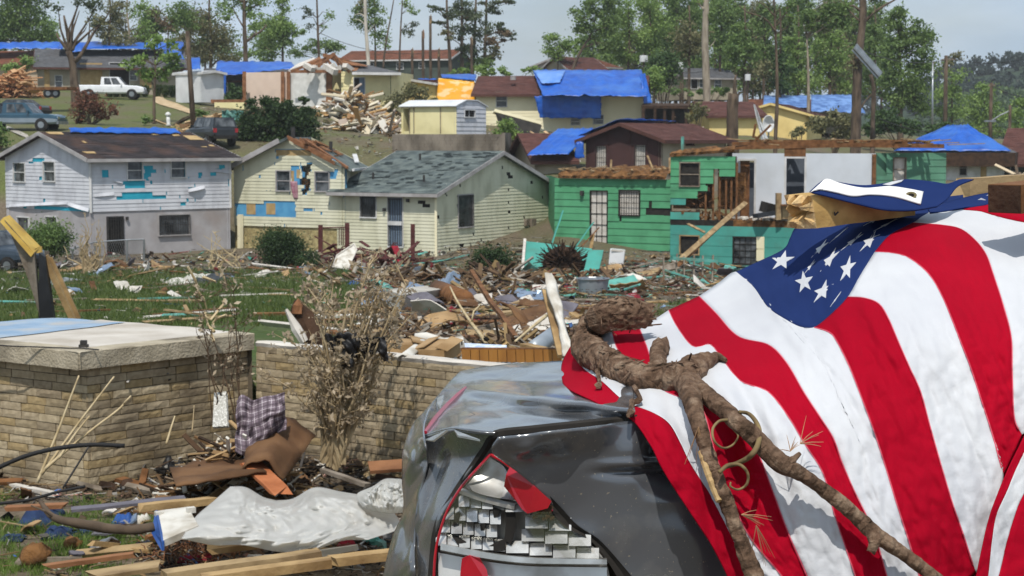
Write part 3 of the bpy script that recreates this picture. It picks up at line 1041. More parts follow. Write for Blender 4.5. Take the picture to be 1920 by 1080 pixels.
def tarp(name,label,corners,nu=24,nv=12,amp=.06,lift=.07,mat='tarp_blue',seed=0,group=None,sag=None,cat='tarp',keep=None):
 0
 a,b,c,d=[V(x)for x in corners]
 n=(b-a).cross(d-a).normalized()
 if n.z<0 or(abs(n.z)<.2 and n.y>0):
  n=-n
 g=[]
 for i in range(nu):
  row=[]
  for j in range(nv):
   s,t=i/(nu-1),j/(nv-1)
   p=a.lerp(b,s).lerp(d.lerp(c,s),t)
   e=min(s,1-s,t,1-t)
   h=lift+amp*(abs(nz3(s*9+seed,t*3.2,seed))*1.6+.5*nz3(s*22,t*6,seed))+(sag(s,t)if sag else 0)
   q=p+n*h
   if e<1e-6:
    q+=(b-a).normalized()*.12*nz3(t*9,seed,s)+(d-a).normalized()*.16*nz3(s*13,seed,t)
   row.append(q)
  g.append(row)
 mb=MB()
 mb.grid(g)
 o=solid(mb.build(name,MATS[mat],smooth=True),.015)
 return tag(o,label,cat,group)
def tag_house(name,label,A,cat='house',z=0):
 return thing(name,label,cat,V((A[0],A[1],z)))
M('siding_white','#c9cbd0','#bdbfc6',sc=.8,rough=.7,dirt='#8d8c8e',dsc=1.6,damt=.35,stretch=(1,1,.5))
M('stucco_lilac','#aaa7a9','#989596',sc=1.2,rough=.9,bump=.3,bsc=20,dirt='#8f7f74',dsc=.8,damt=.45)
M('sheath_turq','#2fa5bd','#2496b0',sc=2,rough=.8)
M('sheath_blue','#5a9cc4','#4a8bb8',sc=2,rough=.8)
M('siding_cream','#d3d1ba','#c6c4ab',sc=.8,rough=.7,dirt='#96947a',dsc=1.7,damt=.4,stretch=(1,1,.4))
M('stone_cream','#b5a779','#8d7f58',sc=5,rough=.95,bump=1,bsc=9,dirt='#5e5540',dsc=3,damt=.6,bdist=.05)
M('board_green','#559b72','#4b8e66',sc=1.0,rough=.7,dirt='#3c6b4e',dsc=1.2,damt=.5)
M('board_teal','#4a988c','#418b80',sc=1.0,rough=.7,dirt='#4c7466',dsc=1.3,damt=.5)
M('board_greygreen','#5c8c74','#4f7d66',sc=1,rough=.75,dirt='#4c6656',dsc=1.2,damt=.4)
M('wall_brown','#4a3230','#3f2a29',sc=1,rough=.8)
M('wall_yellow','#e6d090','#dcc482',sc=.6,rough=.8,dirt='#b49c64',dsc=.6,damt=.3)
M('wall_paleyellow','#e6dcab','#dad09e',sc=.6,rough=.8,dirt='#aa9f74',dsc=.8,damt=.3)
M('wall_cream','#eae2c2','#dfd6b4',sc=.6,rough=.8)
M('drywall','#c9cfd6','#bcc3cb',sc=.5,rough=.8,dirt='#9a9c9c',dsc=.8,damt=.25)
M('pink_room','#d8c4b4','#cbb5a5',sc=.5,rough=.9,dirt='#a5988c',dsc=.8,damt=.3)
M('plywood','#b59b70','#9f855a',sc=3,rough=.8,dirt='#8d6b3c',dsc=2,damt=.3)
shingles('roof_black','#3b3537','#2b2728','#5a4338',.6)
shingles('roof_green','#69726f','#525c5d','#343a3a',.75,1.1)
shingles('roof_brown','#5f3f39','#50332e','#3c2825',.5)
shingles('roof_grey','#5f6063','#505154','#44403e',.4)
shingles('roof_rust','#7c4f3c','#66402f','#4c362c',.6)
M('rake_grey','#a8a5a4','#8f8b8a',sc=2,rough=.7)
M('rake_brown','#5a3c34','#4a302a',sc=2,rough=.8)
M('rough_wood','#86603a','#54391f',sc=3,rough=.95,bump=1,bsc=10,dirt='#3a2a1b',dsc=2.5,damt=.8,bdist=.06)
M('screen_blue','#6f8193','#5d6d80',sc=3,rough=.6)
M('porch_red','#5c3230','#472423',sc=3,rough=.8)
M('white_dirty','#cfcac2','#b3ada4',sc=3,rough=.9,bump=.4,bsc=8)
def white_house():
 K,E,Gp=plan(170,88),plan(432,93.3),plan(12,94)
 H=tag_house('brick_house','two storey white sided house with lilac ground floor and black roof',K)
 dl,dw=E-K,Gp-K
 ze,zr,zm=5.15,6.36,2.35
 wf,wlft=Wall(K,E),Wall(Gp,K)
 wr,wb=Wall(E,E+dw),Wall(E+dw,Gp)
 up=[wf.rect(*r)for r in((239,303,266,336),(321,300,347,332))]
 lo=[wf.rect(298,403,355,440)]
 door=wf.rect(203,408,230,491)
 miss=[wf.poly(p)for p in([(229,341),(247,338),(271,340),(271,352),(236,356)],[(194,376),(215,374),(225,364),(280,356),(286,364),(312,362),(309,372),(270,372),(240,376)],[(268,309),(283,311),(290,322),(279,334),(286,345),(270,334)],[(188,322),(200,320),(206,330),(192,330)],[(352,352),(366,346),(368,358),(355,359)],[(339,378),(350,374),(350,388),(340,387)],[(394,325),(410,312),(424,310),(402,330)],[(427,338),(434,336),(434,350),(428,350)],[(373,326),(380,326),(378,334),(372,334)])]
 siding(H,wf,'siding',MATS['siding_white'],zm,ze,course=.19,holes=up,miss=miss,jit=.004,cell=.06,nick=.006)
 panel(H,wf,'sheathing',MATS['sheath_turq'],zm,ze,holes=up,off=-.02)
 panel(H,wf,'ground_floor_wall',MATS['stucco_lilac'],-.4,zm,holes=lo+[door],off=-.03)
 gt=gable_top(wlft.len,ze,zr)
 ug=[wlft.rect(*r)for r in((26,306,47,340),(82,304,103,339))]
 lg=[wlft.rect(*r)for r in((33,408,54,432),(86,407,107,432))]
 missg=[wlft.poly(p)for p in([(26,388),(50,387),(52,396),(27,396)],[(64,387),(96,385),(128,388),(170,394),(170,400),(64,397)],[(52,302),(64,298),(86,300),(84,305),(54,305)],[(74,330),(80,328),(80,335),(74,336)],[(79,370),(84,369),(84,376),(80,376)],[(139,332),(148,331),(146,336)])]
 siding(H,wlft,'siding',MATS['siding_white'],zm,gt,course=.19,holes=ug,miss=missg,jit=.004,cell=.07)
 panel(H,wlft,'sheathing',MATS['sheath_turq'],zm,gt,holes=ug,off=-.02)
 panel(H,wlft,'ground_floor_wall',MATS['stucco_lilac'],-.4,zm,holes=lg,off=-.03)
 panel(H,wr,'end_wall',MATS['siding_white'],-.4,gable_top(wr.len,ze,zr))
 panel(H,wb,'rear_wall',MATS['siding_white'],-.4,ze)
 for r in up:
  window(H,wf,r)
 for r in ug:
  window(H,wlft,r)
 for r in lg:
  window(H,wlft,r,style='')
 window(H,wf,lo[0],'rake_grey',style='bars')
 d=window(H,wf,door,'iron','dark','bars',name='door',fw=.07)
 mb=MB()
 mb.box(wf.pt((door[0]+door[2])/2,door[1]+.95,.06),(door[2]-door[0],.03,.12),wf.rot())
 mb.build('kick_rail',MATS['iron'],d)
 mb=MB()
 mb.box(wf.pt(door[2]+.25,door[3]-.05,.05),(.12,.12,.16),wf.rot())
 mb.build('porch_lamp',MATS['iron'],H)
 mb=MB()
 mb.beam(wf.pt(0,zm-.05,.04),wf.pt(0,ze-.1,.04),.12,.12)
 mb.beam(wf.pt(wf.len,zm,.03),wf.pt(wf.len,ze-.1,.03),.1,.1)
 mb.build('corner_trim',MATS['trim_white'],H)
 mb=MB()
 for(x0,y0,x1,y1,o)in((176,369,214,366,.1),(352,360,383,353,.25),(18,388,128,383,.18),(128,384,168,397,.2),(402,322,434,326,.12),(212,340,230,344,.08)):
  ww=wlft if x1<172 else wf
  a,b=ww.uv(x0,y0),ww.uv(x1,y1)
  g=[[ww.pt(a[0]+(b[0]-a[0])*t,a[1]+(b[1]-a[1])*t+h,.02+o*(1-h/.16)*(.3+.7*sin(t*3))*.8)for h in(0,.07,.16)]for t in np.linspace(0,1,8)]
  mb.grid(g)
 mb.build('loose_siding',MATS['siding_white'],H)
 gable_roof(H,K,dl,dw,ze,zr,'roof_black','rake_grey',ov=.45,rk=.4)
 ew=dw.normalized()
 def rf(px_s,t,lift=.05):
  p=K+dl*px_s+dw/2*t
  return v3(p,ze+(zr-ze)*t+lift)
 mb=MB()
 for s,t,ls,lt in((-.01,.86,.10,.10),(.93,.62,.09,.2),(.72,.84,.05,.05),(.0,.07,.07,.06),(.2,.93,.02,.03),(.86,.8,.05,.1),(.98,.35,.03,.05),(.9,.3,.04,.04),(.12,.5,.02,.06)):
  pl=[rf(s+ls*R.uniform(-.1,.1)+(ls if k in(1,2)else 0),t+(lt if k>1 else 0)+R.uniform(-.015,.015))for k in range(4)]
  mb.slab(pl,.02)
 mb.build('bare_roof_deck',MATS['plywood'],H)
 def rk(s,t):
  p=K+dl*s+dw/2*t
  return v3(p,ze+(zr-ze)*t)
 tarp('ridge_tarp','long blue tarp strip along the ridge of the black roofed white house',[rk(.14,.90),rk(.93,.86),rk(.93,1.0)+V((0,0,.12)),rk(.16,1.0)+V((0,0,.12))],40,5,.05,.1,seed=3)
 return H
white_house()
def cream_house():
 Lf,K2=plan(632,91),plan(818,88)
 dl=K2-Lf
 perp=V((-dl.y,dl.x)).normalized()
 dw=perp*12.4
 H=tag_house('brick_house','cream sided house with grey green shingle roof and torn upper gable',K2)
 ze,zr=3.42,5.35
 wf,wg=Wall(Lf,K2),Wall(K2,K2+dw)
 w1=wf.rect(677,368,705,407)
 door=wf.rect(729,371,755,462)
 missf=[wf.poly(p)for p in([(783,379),(795,378),(808,384),(806,392),(796,388)],)]
 siding(H,wf,'siding',MATS['siding_cream'],-.15,ze,course=.17,holes=[w1,door],miss=missf,jit=.003,cell=.09,nick=.005)
 panel(H,wf,'sheathing',MATS['dark'],-.3,ze,holes=[w1,door],off=-.02)
 gt=gable_top(wg.len,ze,zr)
 w2=wg.rect(859,366,886,425)
 missg=[wg.poly(p)for p in([(946,330),(955,323),(964,330),(958,333)],[(920,340),(934,341),(925,344)],[(835,375),(841,374),(840,380)],[(950,396),(955,394),(955,399)],[(992,338),(998,342),(994,346)],[(815,407),(824,405),(822,412)])]
 siding(H,wg,'siding',MATS['siding_cream'],-.2,gt,course=.17,holes=[w2],miss=missg,cell=.13,jit=.003,nick=.006)
 panel(H,wg,'sheathing',MATS['dark'],-.5,gt,holes=[w2],off=-.02)
 panel(H,Wall(K2+dw,Lf+dw),'rear_wall',MATS['siding_cream'],-.5,ze)
 panel(H,Wall(Lf+dw,Lf),'end_wall',MATS['siding_cream'],-.5,gable_top(wg.len,ze,zr))
 gable_roof(H,Lf,dl,dw,ze,zr,'roof_green','rake_grey',ov=.45,rk=.35)
 window(H,wf,w1,'trim_white',style='bars')
 window(H,wg,w2,'rake_grey',style='bars')
 d=window(H,wf,door,'trim_white','screen_blue','bars',name='door')
 mb=MB()
 mb.box(wf.pt((door[0]+door[2])/2,(door[1]+door[3])/2-.05,.08),(door[2]-door[0],.03,.2),wf.rot())
 mb.build('mid_rail',MATS['trim_white'],d)
 mb=MB()
 for x,y in((766,376),(722,393)):
  q=wf.uv(x,y)
  mb.box(wf.pt(q[0],q[1],.08),(.12,.16,.16),wf.rot())
 mb.build('porch_lamp',MATS['iron'],H)
 q,q2=wg.uv(985,417),wg.uv(995,419)
 mb=MB()
 mb.box(wg.pt(q[0],q[1],.1),(.35,.16,.35),wg.rot())
 mb.box(wg.pt(q2[0],q2[1],.12),(.5,.2,.5),wg.rot())
 mb.tube([wg.pt(q2[0],q2[1],.1),wg.pt(q2[0],-.3,.1)],.04,6)
 mb.build('meter_box',MATS['wood_grey'],H)
 mb=MB()
 mb.beam(wf.pt(wf.len,-.2,.04),wf.pt(wf.len,ze-.1,.04),.12,.12)
 mb.build('corner_trim',MATS['wall_cream'],H)
 mb=MB()
 for px,y,t in((715,440,.4),(770,340,.3)):
  s=(px-640)/180
 for s,t in((.2,.25),(.75,.2),(.35,.75)):
  p=Lf+dl*s+dw/2*t
  z=ze+(zr-ze)*t
  mb.tube([v3(p,z),v3(p,z+.35)],.06,7)
 mb.build('vent_pipe',MATS['iron'],H)
 mb=MB()
 for _ in range(60):
  s,t=R.uniform(.0,1),R.uniform(.05,.95)
  p=lambda a,b:v3(Lf+dl*a+dw/2*b,ze+(zr-ze)*b+.045)
  ls,lt=R.uniform(.02,.09),R.uniform(.01,.035)
  mb.slab([p(s,t),p(s+ls,t+R.uniform(-.01,.01)),p(s+ls,t+lt),p(s,t+lt)],.012)
 mb.build('torn_shingle',shingles('felt','#2f3738','#262d2e'),H)
 A,B=[wf.A+wf.d*wf.uv(x,400)[0]+wf.n*.03 for x in(648,440)]
 wl2=Wall(B,A)
 dl2=V((0.25,8.5))
 dw2=B-A
 z2e,z2r,zb=4.62,6.1,1.38
 gt2=gable_top(wl2.len,z2e,z2r)
 wins=[wl2.rect(*r)for r in((519,321,544,357),(592,323,617,358))]
 hole=wl2.poly([(563,312),(571,308),(585,306),(584,318),(578,330),(583,340),(580,356),(570,365),(560,360),(570,350),(563,345),(562,338),(570,332),(566,322)])
 torn=[wl2.poly(p)for p in([(545,314),(560,308),(563,320),(566,340),(556,350),(546,352)],[(440,379),(500,379),(554,379),(553,407),(500,404),(461,404),(441,404)],[(568,392),(586,390),(586,396),(570,397)],[(618,322),(634,318),(634,333),(619,333)],[(516,280),(560,278),(596,276),(580,292),(518,295)],[(600,330),(605,326)],[(596,397),(604,395),(602,402)],[(450,314),(458,312),(458,320)],[(480,332),(492,330),(489,333)])]
 torn=[t for t in torn if len(t)>2]
 siding(H,wl2,'siding',MATS['siding_cream'],zb,gt2,course=.17,holes=wins,miss=torn+[hole],jit=.004,cell=.06,nick=.003)
 panel(H,wl2,'sheathing',MATS['sheath_blue'],zb,gt2,holes=wins,miss=[hole],off=-.02,cell=.12,zc=.1)
 mb=MB()
 for(x0,y0,x1,y1)in((462,381,479,402),(499,381,516,402),(517,281,585,293),(546,320,551,350),(556,318,564,334)):
  r=wl2.rect(x0,y0,x1,y1)
  mb.box(wl2.pt((r[0]+r[2])/2,(r[1]+r[3])/2,-.012),(r[2]-r[0],.012,r[3]-r[1]),wl2.rot())
 mb.build('sheathing_board',MATS['plywood'],H)
 mb=MB()
 for k in range(16):
  x,y=R.uniform(563,582),R.uniform(312,362)
  u,z=wl2.uv(x,y)
  mb.beam(wl2.pt(u,z,-.12+R.uniform(-.1,.1)),wl2.pt(u+R.uniform(-.3,.3),z+R.uniform(-.5,.5),-.25),.06,.03)
 mb.build('broken_stud',MATS['rough_wood'],H)
 panel(H,wl2,'ground_floor_wall',MATS['stone_cream'],-.6,zb,off=-.06)
 panel(H,Wall(A,A+dl2),'side_wall',MATS['siding_cream'],-.5,z2e)
 panel(H,Wall(B+dl2,B),'side_wall',MATS['siding_cream'],-.5,z2e)
 panel(H,Wall(A+dl2,B+dl2),'rear_wall',MATS['siding_cream'],-.5,gt2)
 for r in wins:
  window(H,wl2,r,'rake_grey')
 for(x0,y0,x1,y1)in((446,400,460,500),):
  mb=MB()
  a,b=wl2.uv(454,402),wl2.uv(455,500)
  mb.beam(wl2.pt(a[0],a[1],.15),wl2.pt(b[0],b[1],.2),.22,.22)
  mb.build('corner_post',MATS['wall_cream'],H)
 e2=dl2.normalized()
 ew=dw2.normalized()
 mid0=A+dw2/2-e2*.5
 mid1=A+dl2+dw2/2
 roof_slab(H,'roof','roof_green',[v3(B+ew*.5-e2*.5,z2e-.2),v3(B+ew*.5+dl2,z2e-.2),v3(mid1,z2r),v3(mid0,z2r)])
 mb=MB()
 mb.beam(v3(B+ew*.5-e2*.55,z2e-.26),v3(B.lerp(A,.43)-e2*.55,z2r-.2),.06,.26)
 mb.build('fascia',MATS['rake_grey'],H)
 def rs(s,t,lift=0):
  p=A-ew*.45+(dw2/2+ew*.45)*t+dl2*s-e2*.3
  return v3(p,z2e-.2+(z2r-z2e+.2)*t+lift)
 def patch_roof(ol,name='roof'):
  mb=MB()
  mb.slab(ol,.1)
  return mb.build(name,MATS['roof_green'],H)
 patch_roof([rs(.0,.0),rs(1,.0),rs(1,.62),rs(.85,.7),rs(.55,.55),rs(.3,.62),rs(.12,.34),rs(.02,.28)])
 mb=MB()
 for k in range(9):
  s=.02+k*.12
  mb.beam(rs(s,.25,-.12),rs(s+R.uniform(-.02,.02),R.uniform(.9,1.02),-.1),.06,.16)
 mb.beam(rs(-.02,.3,.02),rs(.0,1.0,-.02),.07,.2)
 mb.beam(rs(-.03,.05,.02),rs(.35,.85,.1),.1,.12)
 mb.build('rafter',MATS['wood_orange'],H)
 mb=MB()
 for _ in range(7):
  s,t=R.uniform(0,.9),R.uniform(.3,.95)
  mb.beam(rs(s,t,.1),rs(s+R.uniform(-.2,.2),t+R.uniform(-.3,.1),.15),.25,.03)
 mb.build('roof_board',MATS['wood_brown'],H)
 mb=MB()
 mb.tube([rs(.55,.5,0),rs(.55,.5,.6)],.1,8)
 mb.tube([rs(.12,.95,0),rs(.12,.95,.6)],.12,8)
 mb.build('flue_pipe',MATS['iron'],H)
 mb=MB()
 mb.beam(rs(.02,-.02,.02),rs(.95,-.02,.0),.12,.12)
 mb.beam(rs(.62,.1,.15),rs(.9,.22,.35),.25,.05)
 mb.build('gutter',MATS['trim_white'],H)
 mb=MB()
 g=[]
 for s in np.linspace(0,1,8):
  row=[]
  for t in np.linspace(0,1,10):
   u,z=wl2.uv(545+s*14+t*8*(1-s),340+t*33)
   row.append(wl2.pt(u,z,.06+.05*sin(s*9+t*3)))
  g.append(row)
 mb.grid(g)
 tag(solid(mb.build('curtain',M('rag_mauve','#8a5566','#b08f96',sc=4,rough=.9),smooth=True),.01),'mauve curtain hanging out of the torn gable wall of the cream house','curtain')
 return H
cream_house()
def green_house():
 A,B=plan(1040,92),plan(1257,88.6)
 H=tag_house('brick_house','roofless green boarded house with teal two storey wing ripped open',B)
 w1=Wall(A,B)
 z0,zt=-.1,3.95
 door,win=w1.rect(1108,359,1138,463),w1.rect(1162,358,1199,403)
 miss=[w1.poly(p)for p in([(1212,396),(1222,370),(1226,392),(1256,394),(1256,414),(1240,402)],[(1156,398),(1164,392),(1170,408),(1160,410)])]
 siding(H,w1,'green_boards',MATS['board_green'],z0+.45,zt,course=.36,lip=.03,holes=[door,win],miss=miss,jit=.008)
 panel(H,w1,'sheathing',MATS['dark'],z0-.4,zt,holes=[door,win],off=-.02)
 siding(H,w1,'base_board',MATS['wood_grey'],z0-.1,z0+.45,u0=2.2,course=.6,lip=.03)
 dr=MB()
 window(H,w1,door,'dark','white_dirty','grid',name='door',panes=(3,5))
 window(H,w1,win,'dark','white_dirty','bars',name='window')
 q=w1.uv(1093,362)
 dr.box(w1.pt(q[0],q[1],.1),(.16,.2,.25),w1.rot())
 dr.build('porch_lamp',MATS['iron'],H)
 d3=V((-.35,9)).normalized()
 panel(H,Wall(A+d3*8,A),'side_wall',MATS['board_green'],-.5,zt)
 mb=MB()
 g=[]
 nn=60
 for i in range(nn):
  u=.35+(w1.len-.5)*i/(nn-1)
  row=[]
  for j,(o,z)in enumerate(((.25,0),(.28,.2),(.1,.42),(-.6,.5),(-2.5,.55),(-6,.6))):
   row.append(w1.pt(u,zt+.02+z*(.75+.5*nz3(i*.35,j*1.7)),o+.12*nz3(i*.5,j,3)))
  g.append(row)
 mb.grid(g)
 mb.build('torn_roof_deck',MATS['rough_wood'],H)
 mb=MB()
 for _ in range(34):
  u=R.uniform(.3,w1.len-.3)
  z=zt+R.uniform(.3,.55)
  mb.beam(w1.pt(u,z,.2-R.random()),w1.pt(u+R.uniform(-.8,.8),z+R.uniform(-.05,.12),R.uniform(-1,.2)),R.uniform(.05,.2),.03)
 for x0,y0,x1,y1 in((1240,330,1236,296),(1128,322,1126,300),(1208,318,1194,292)):
  a,b=w1.uv(x0,y0),w1.uv(x1,y1)
  mb.beam(w1.pt(a[0],a[1],-1),w1.pt(b[0],b[1],-1.2),.1,.05)
 mb.build('splintered_board',MATS['wood_pale'],H)
 C0,C1,C2=plan(1257,86.6),plan(1378,85.2),plan(1560,83)
 wu=Wall(C0,C1)
 zf,zt2,zb=2.05,5.15,-1.2
 uw=wu.rect(1276,306,1311,348)
 m1=[wu.poly(p)for p in([(1334,312),(1346,318),(1352,336),(1368,336),(1376,330),(1390,330),(1390,412),(1312,412),(1310,394),(1284,398),(1258,394),(1258,384),(1284,380),(1282,368),(1316,364),(1330,356),(1324,342),(1336,338)],)]
 siding(H,wu,'teal_boards',MATS['board_teal'],zf,3.1,course=.36,lip=.03,holes=[uw],miss=m1,cell=.1,jit=.01)
 siding(H,wu,'green_boards',MATS['board_green'],3.1,zt2,course=.36,lip=.03,holes=[uw],miss=m1,cell=.1,jit=.01)
 panel(H,wu,'sheathing',MATS['wood_dark'],zf,zt2,holes=[uw],miss=m1,off=-.02,cell=.1,zc=.1)
 window(H,wu,uw,'wood_grey','dark','sash')
 mb=MB()
 for px in(1322,1336,1348,1360,1370,1380):
  u=wu.uv(px,370)[0]
  mb.beam(wu.pt(u,zf,-.1),wu.pt(u,zt2-.3,-.1),.05,.1)
 for _ in range(30):
  u,z=wu.uv(R.uniform(1270,1375),R.uniform(365,412))
  mb.beam(wu.pt(u,z,R.uniform(-.4,0)),wu.pt(u+R.uniform(-.5,.5),z+R.uniform(-.3,.3),R.uniform(-.4,.05)),.08,.025)
 mb.build('wall_stud',MATS['wood_brown'],H)
 mb=MB()
 for _ in range(50):
  u,z=wu.uv(R.uniform(1262,1372),R.uniform(392,412))
  mb.box(wu.pt(u,zf+R.uniform(0,.35),R.uniform(-.5,-.05)),(R.uniform(.1,.4),.2,R.uniform(.05,.2)),Matrix.Rotation(R.uniform(0,3),3,'Y'))
 for k in range(12):
  u=wu.len*R.random()
  mb.box(wu.pt(u,zf+1.4,-.9),(1,.02,1.8),wu.rot())
 mb.build('insulation_scrap',MATS['rough_wood'],H)
 C2=C0+(C2-C0)*1.4
 wl_=Wall(C0,C2)
 lw=[wl_.rect(1276,443,1310,476),wl_.rect(1376,446,1418,494)]
 siding(H,wl_,'teal_boards',MATS['board_teal'],zb,zf-.28,course=.5,lip=.012,holes=lw,cell=.4)
 panel(H,wl_,'sheathing',MATS['dark'],zb,zf,holes=lw,off=-.02)
 window(H,wl_,lw[0],'wood_pale','dark','')
 window(H,wl_,lw[1],'dark','glass','grid',panes=(4,4))
 r=wl_.rect(1419,444,1432,490)
 mb=MB()
 for k in range(2):
  mb.box(wl_.pt((r[0]+r[2])/2,r[1]+(r[3]-r[1])*(.25+.5*k),.04),(r[2]-r[0],.04,(r[3]-r[1])*.46),wl_.rot())
 mb.box(wl_.pt((r[0]+r[2])/2,(r[1]+r[3])/2,.02),(r[2]-r[0]+.06,.03,r[3]-r[1]),wl_.rot())
 mb.build('shutter',MATS['wall_cream'],H)
 f0=wl_.uv(1375,415)[0]
 D=d3*3.4
 mb=MB()
 for k in range(3):
  pass
 a,b=wl_.A+wl_.d*f0,C2
 mb.slab([v3(a,zf+.02),v3(b,zf+.02),v3(b+D*1.1,zf+.02),v3(a+D*1.1,zf+.02)],.3)
 mb.build('floor_edge',MATS['rough_wood'],H)
 mb=MB()
 for _ in range(130):
  p=a.lerp(b,R.random())+D*R.uniform(0,.6)
  s=R.uniform(.05,.35)
  mb.box(v3(p,zf+.04+s*.2),(s,s*R.uniform(.3,1),s*.3),Matrix.Rotation(R.uniform(0,6),3,'Z')@Matrix.Rotation(R.uniform(-.5,.5),3,'X'))
 mb.build('plaster_rubble',MATS['white_dirty'],H)
 iA,iB,iC=a+D*.8,plan(1640,86.2),plan(1780,87.5)
 iA=plan(1372,88.2)
 wi=Wall(iA,iB)
 dh=[wi.rect(1387,301,1414,420),wi.rect(1474,297,1508,420)]
 dh=[(h[0],zf,h[2],h[3])for h in dh]
 panel(H,wi,'interior_wall',MATS['drywall'],zf,5.28,holes=dh,thick=.1,off=0)
 mb=MB()
 for h in dh:
  for u in(h[0]-.05,h[2]+.05):
   mb.box(wi.pt(u,(h[1]+h[3])/2,.02),(.1,.06,h[3]-h[1]),wi.rot())
  mb.box(wi.pt((h[0]+h[2])/2,h[3]+.05,.02),(h[2]-h[0]+.2,.06,.1),wi.rot())
 mb.build('door_casing',MATS['trim_white'],H)
 mb=MB()
 h=dh[0]
 mb.box(wi.pt(h[0]+.22,(h[1]+h[3])/2,-.1),(.5,.04,h[3]-h[1]-.03),wi.rot())
 mb.build('door',MATS['wood_brown'],H)
 mb=MB()
 h=dh[0]
 mb.box(wi.pt(h[2]-.2,(h[1]+h[3])/2-.1,-.8),(.6,.04,h[3]-h[1]),wi.rot())
 h=dh[1]
 mb.box(wi.pt((h[0]+h[2])/2,(h[1]+h[3])/2,-1.6),(2.0,.04,h[3]-h[1]),wi.rot())
 mb.build('hall_wall',M('hall_grey','#5d646e','#4c525b',sc=1,rough=.9),H)
 r=wi.rect(1471,266,1511,294)
 mb=MB()
 mb.box(wi.pt((r[0]+r[2])/2,(r[1]+r[3])/2,.03),(r[2]-r[0],.04,r[3]-r[1]),wi.rot())
 u0=wi.uv(1372,280)[0]
 for x0,y0,x1,y1,o in((1372,277,1640,271,.02),(1372,270,1600,266,-.15),(1420,266,1700,266,-.5),(1560,272,1770,274,-.2)):
  p0,p1=wi.uv(x0,y0),wi.uv(x1,y1)
  mb.beam(wi.pt(p0[0],p0[1],o),wi.pt(p1[0],p1[1],o),.14,.2)
 u=wi.uv(1639,300)[0]
 mb.beam(wi.pt(u,zf,.06),wi.pt(u,5.25,.06),.18,.18)
 u=wi.uv(1376,300)[0]
 mb.build('wall_plate',MATS['wood_brown'],H)
 mb=MB()
 u=wi.uv(1378,300)[0]
 mb.beam(wi.pt(u,zf,.25),wi.pt(u,5.1,.25),.07,.3)
 mb.build('wall_end',MATS['trim_white'],H)
 wr_=Wall(plan(1642,86.6),plan(1772,87.6))
 rw=wr_.rect(1676,297,1697,338)
 gap=wr_.rect(1644,284,1662,330)
 siding(H,wr_,'green_boards',MATS['board_greygreen'],2.0,5.3,course=.33,lip=.025,holes=[rw,gap],cell=.3,jit=.004)
 panel(H,wr_,'sheathing',MATS['board_greygreen'],-1,5.3,off=-.15,thick=.05)
 window(H,wr_,rw,'wood_grey','white_dirty','sash')
 panel(H,Wall(plan(1772,87.6),plan(1772,87.6)+d3*6),'side_wall',MATS['board_greygreen'],-1,5.2)
 mb=MB()
 g=[]
 for i in range(40):
  u=wu.len*i/39
  g.append([wu.pt(u,zt2+z*(.6+.7*abs(nz3(i*.3,j)))+.25*u/wu.len,o+.1*nz3(i*.4,j,7))for j,(o,z)in enumerate(((.15,-.05),(.2,.15),(0,.32),(-.8,.36),(-2.4,.4)))])
 mb.grid(g)
 mb.build('torn_roof_deck',MATS['rough_wood'],H)
 mb=MB()
 for _ in range(40):
  x=R.uniform(1385,1780)
  u,z=wi.uv(x,R.uniform(262,272))
  mb.beam(wi.pt(u,z,R.uniform(-2,.1)),wi.pt(u+R.uniform(-1.8,1.8),z+R.uniform(-.1,.15),R.uniform(-2,.1)),R.uniform(.06,.25),.04)
 mb.build('splintered_board',MATS['wood_pale'],H)
 mb=MB()
 for _ in range(26):
  x=R.uniform(1400,1780)
  u,z=wi.uv(x,R.uniform(263,270))
  mb.beam(wi.pt(u,z,R.uniform(-2,-.1)),wi.pt(u+R.uniform(-1.5,1.5),z+R.uniform(-.1,.1),R.uniform(-2,0)),R.uniform(.1,.3),.04)
 mb.build('splintered_board',MATS['rough_wood'],H)
 mb=MB()
 for x0,y0,x1,y1,o in((1404,272,1442,234,-.6),(1412,256,1430,272,-.6),(1408,258,1413,232,-.7)):
  a,b=wi.uv(x0,y0),wi.uv(x1,y1)
  mb.beam(wi.pt(a[0],a[1],o),wi.pt(b[0],b[1],o),.14,.1)
 mb.build('broken_rafter',MATS['wood_brown'],H)
 mb=MB()
 a,b=wu.uv(1276,290),wu.uv(1276,256)
 mb.beam(wu.pt(a[0],a[1],-.3),wu.pt(b[0],b[1],-.3),.12,.12)
 mb.build('stub_post',MATS['wood_teal'],H)
 t=thing('couch','overturned dark couch in the opened upper room of the teal wing','couch',v3(plan(1440,84.6),zf))
 mb=MB()
 c=P(1448,392,84.7)
 mb.box(c+V((0,0,.0)),(1.0,.7,.5),Matrix.Rotation(.25,3,'Y')@Matrix.Rotation(.4,3,'Z'))
 mb.build('seat',MATS['dark'],t)
 mb=MB()
 c=P(1434,402,84.3)
 mb.box(c,(1.0,.6,.2),Matrix.Rotation(-.15,3,'Y')@Matrix.Rotation(.3,3,'Z'))
 mb.build('cushion',M('charcoal','#33373d','#282c31',sc=3,rough=.9),t)
 t=thing('cabinet','tan broken cabinet beside the couch in the opened upper room','cabinet',v3(plan(1470,84),zf))
 mb=MB()
 for x0,y0,x1,y1 in((1455,362,1464,412),(1466,384,1490,410)):
  p0,p1=P(x0,y0,84),P(x1,y1,84)
  mb.box((p0+p1)/2,(p1.x-p0.x,.4,p0.z-p1.z))
 mb.build('carcass',MATS['wood_pale'],t)
 mb=MB()
 p0,p1=P(1466,383,83.7),P(1492,386,83.7)
 mb.box((p0+p1)/2,(p1.x-p0.x+.1,.5,.06))
 mb.build('top',MATS['wood_brown'],t)
green_house()
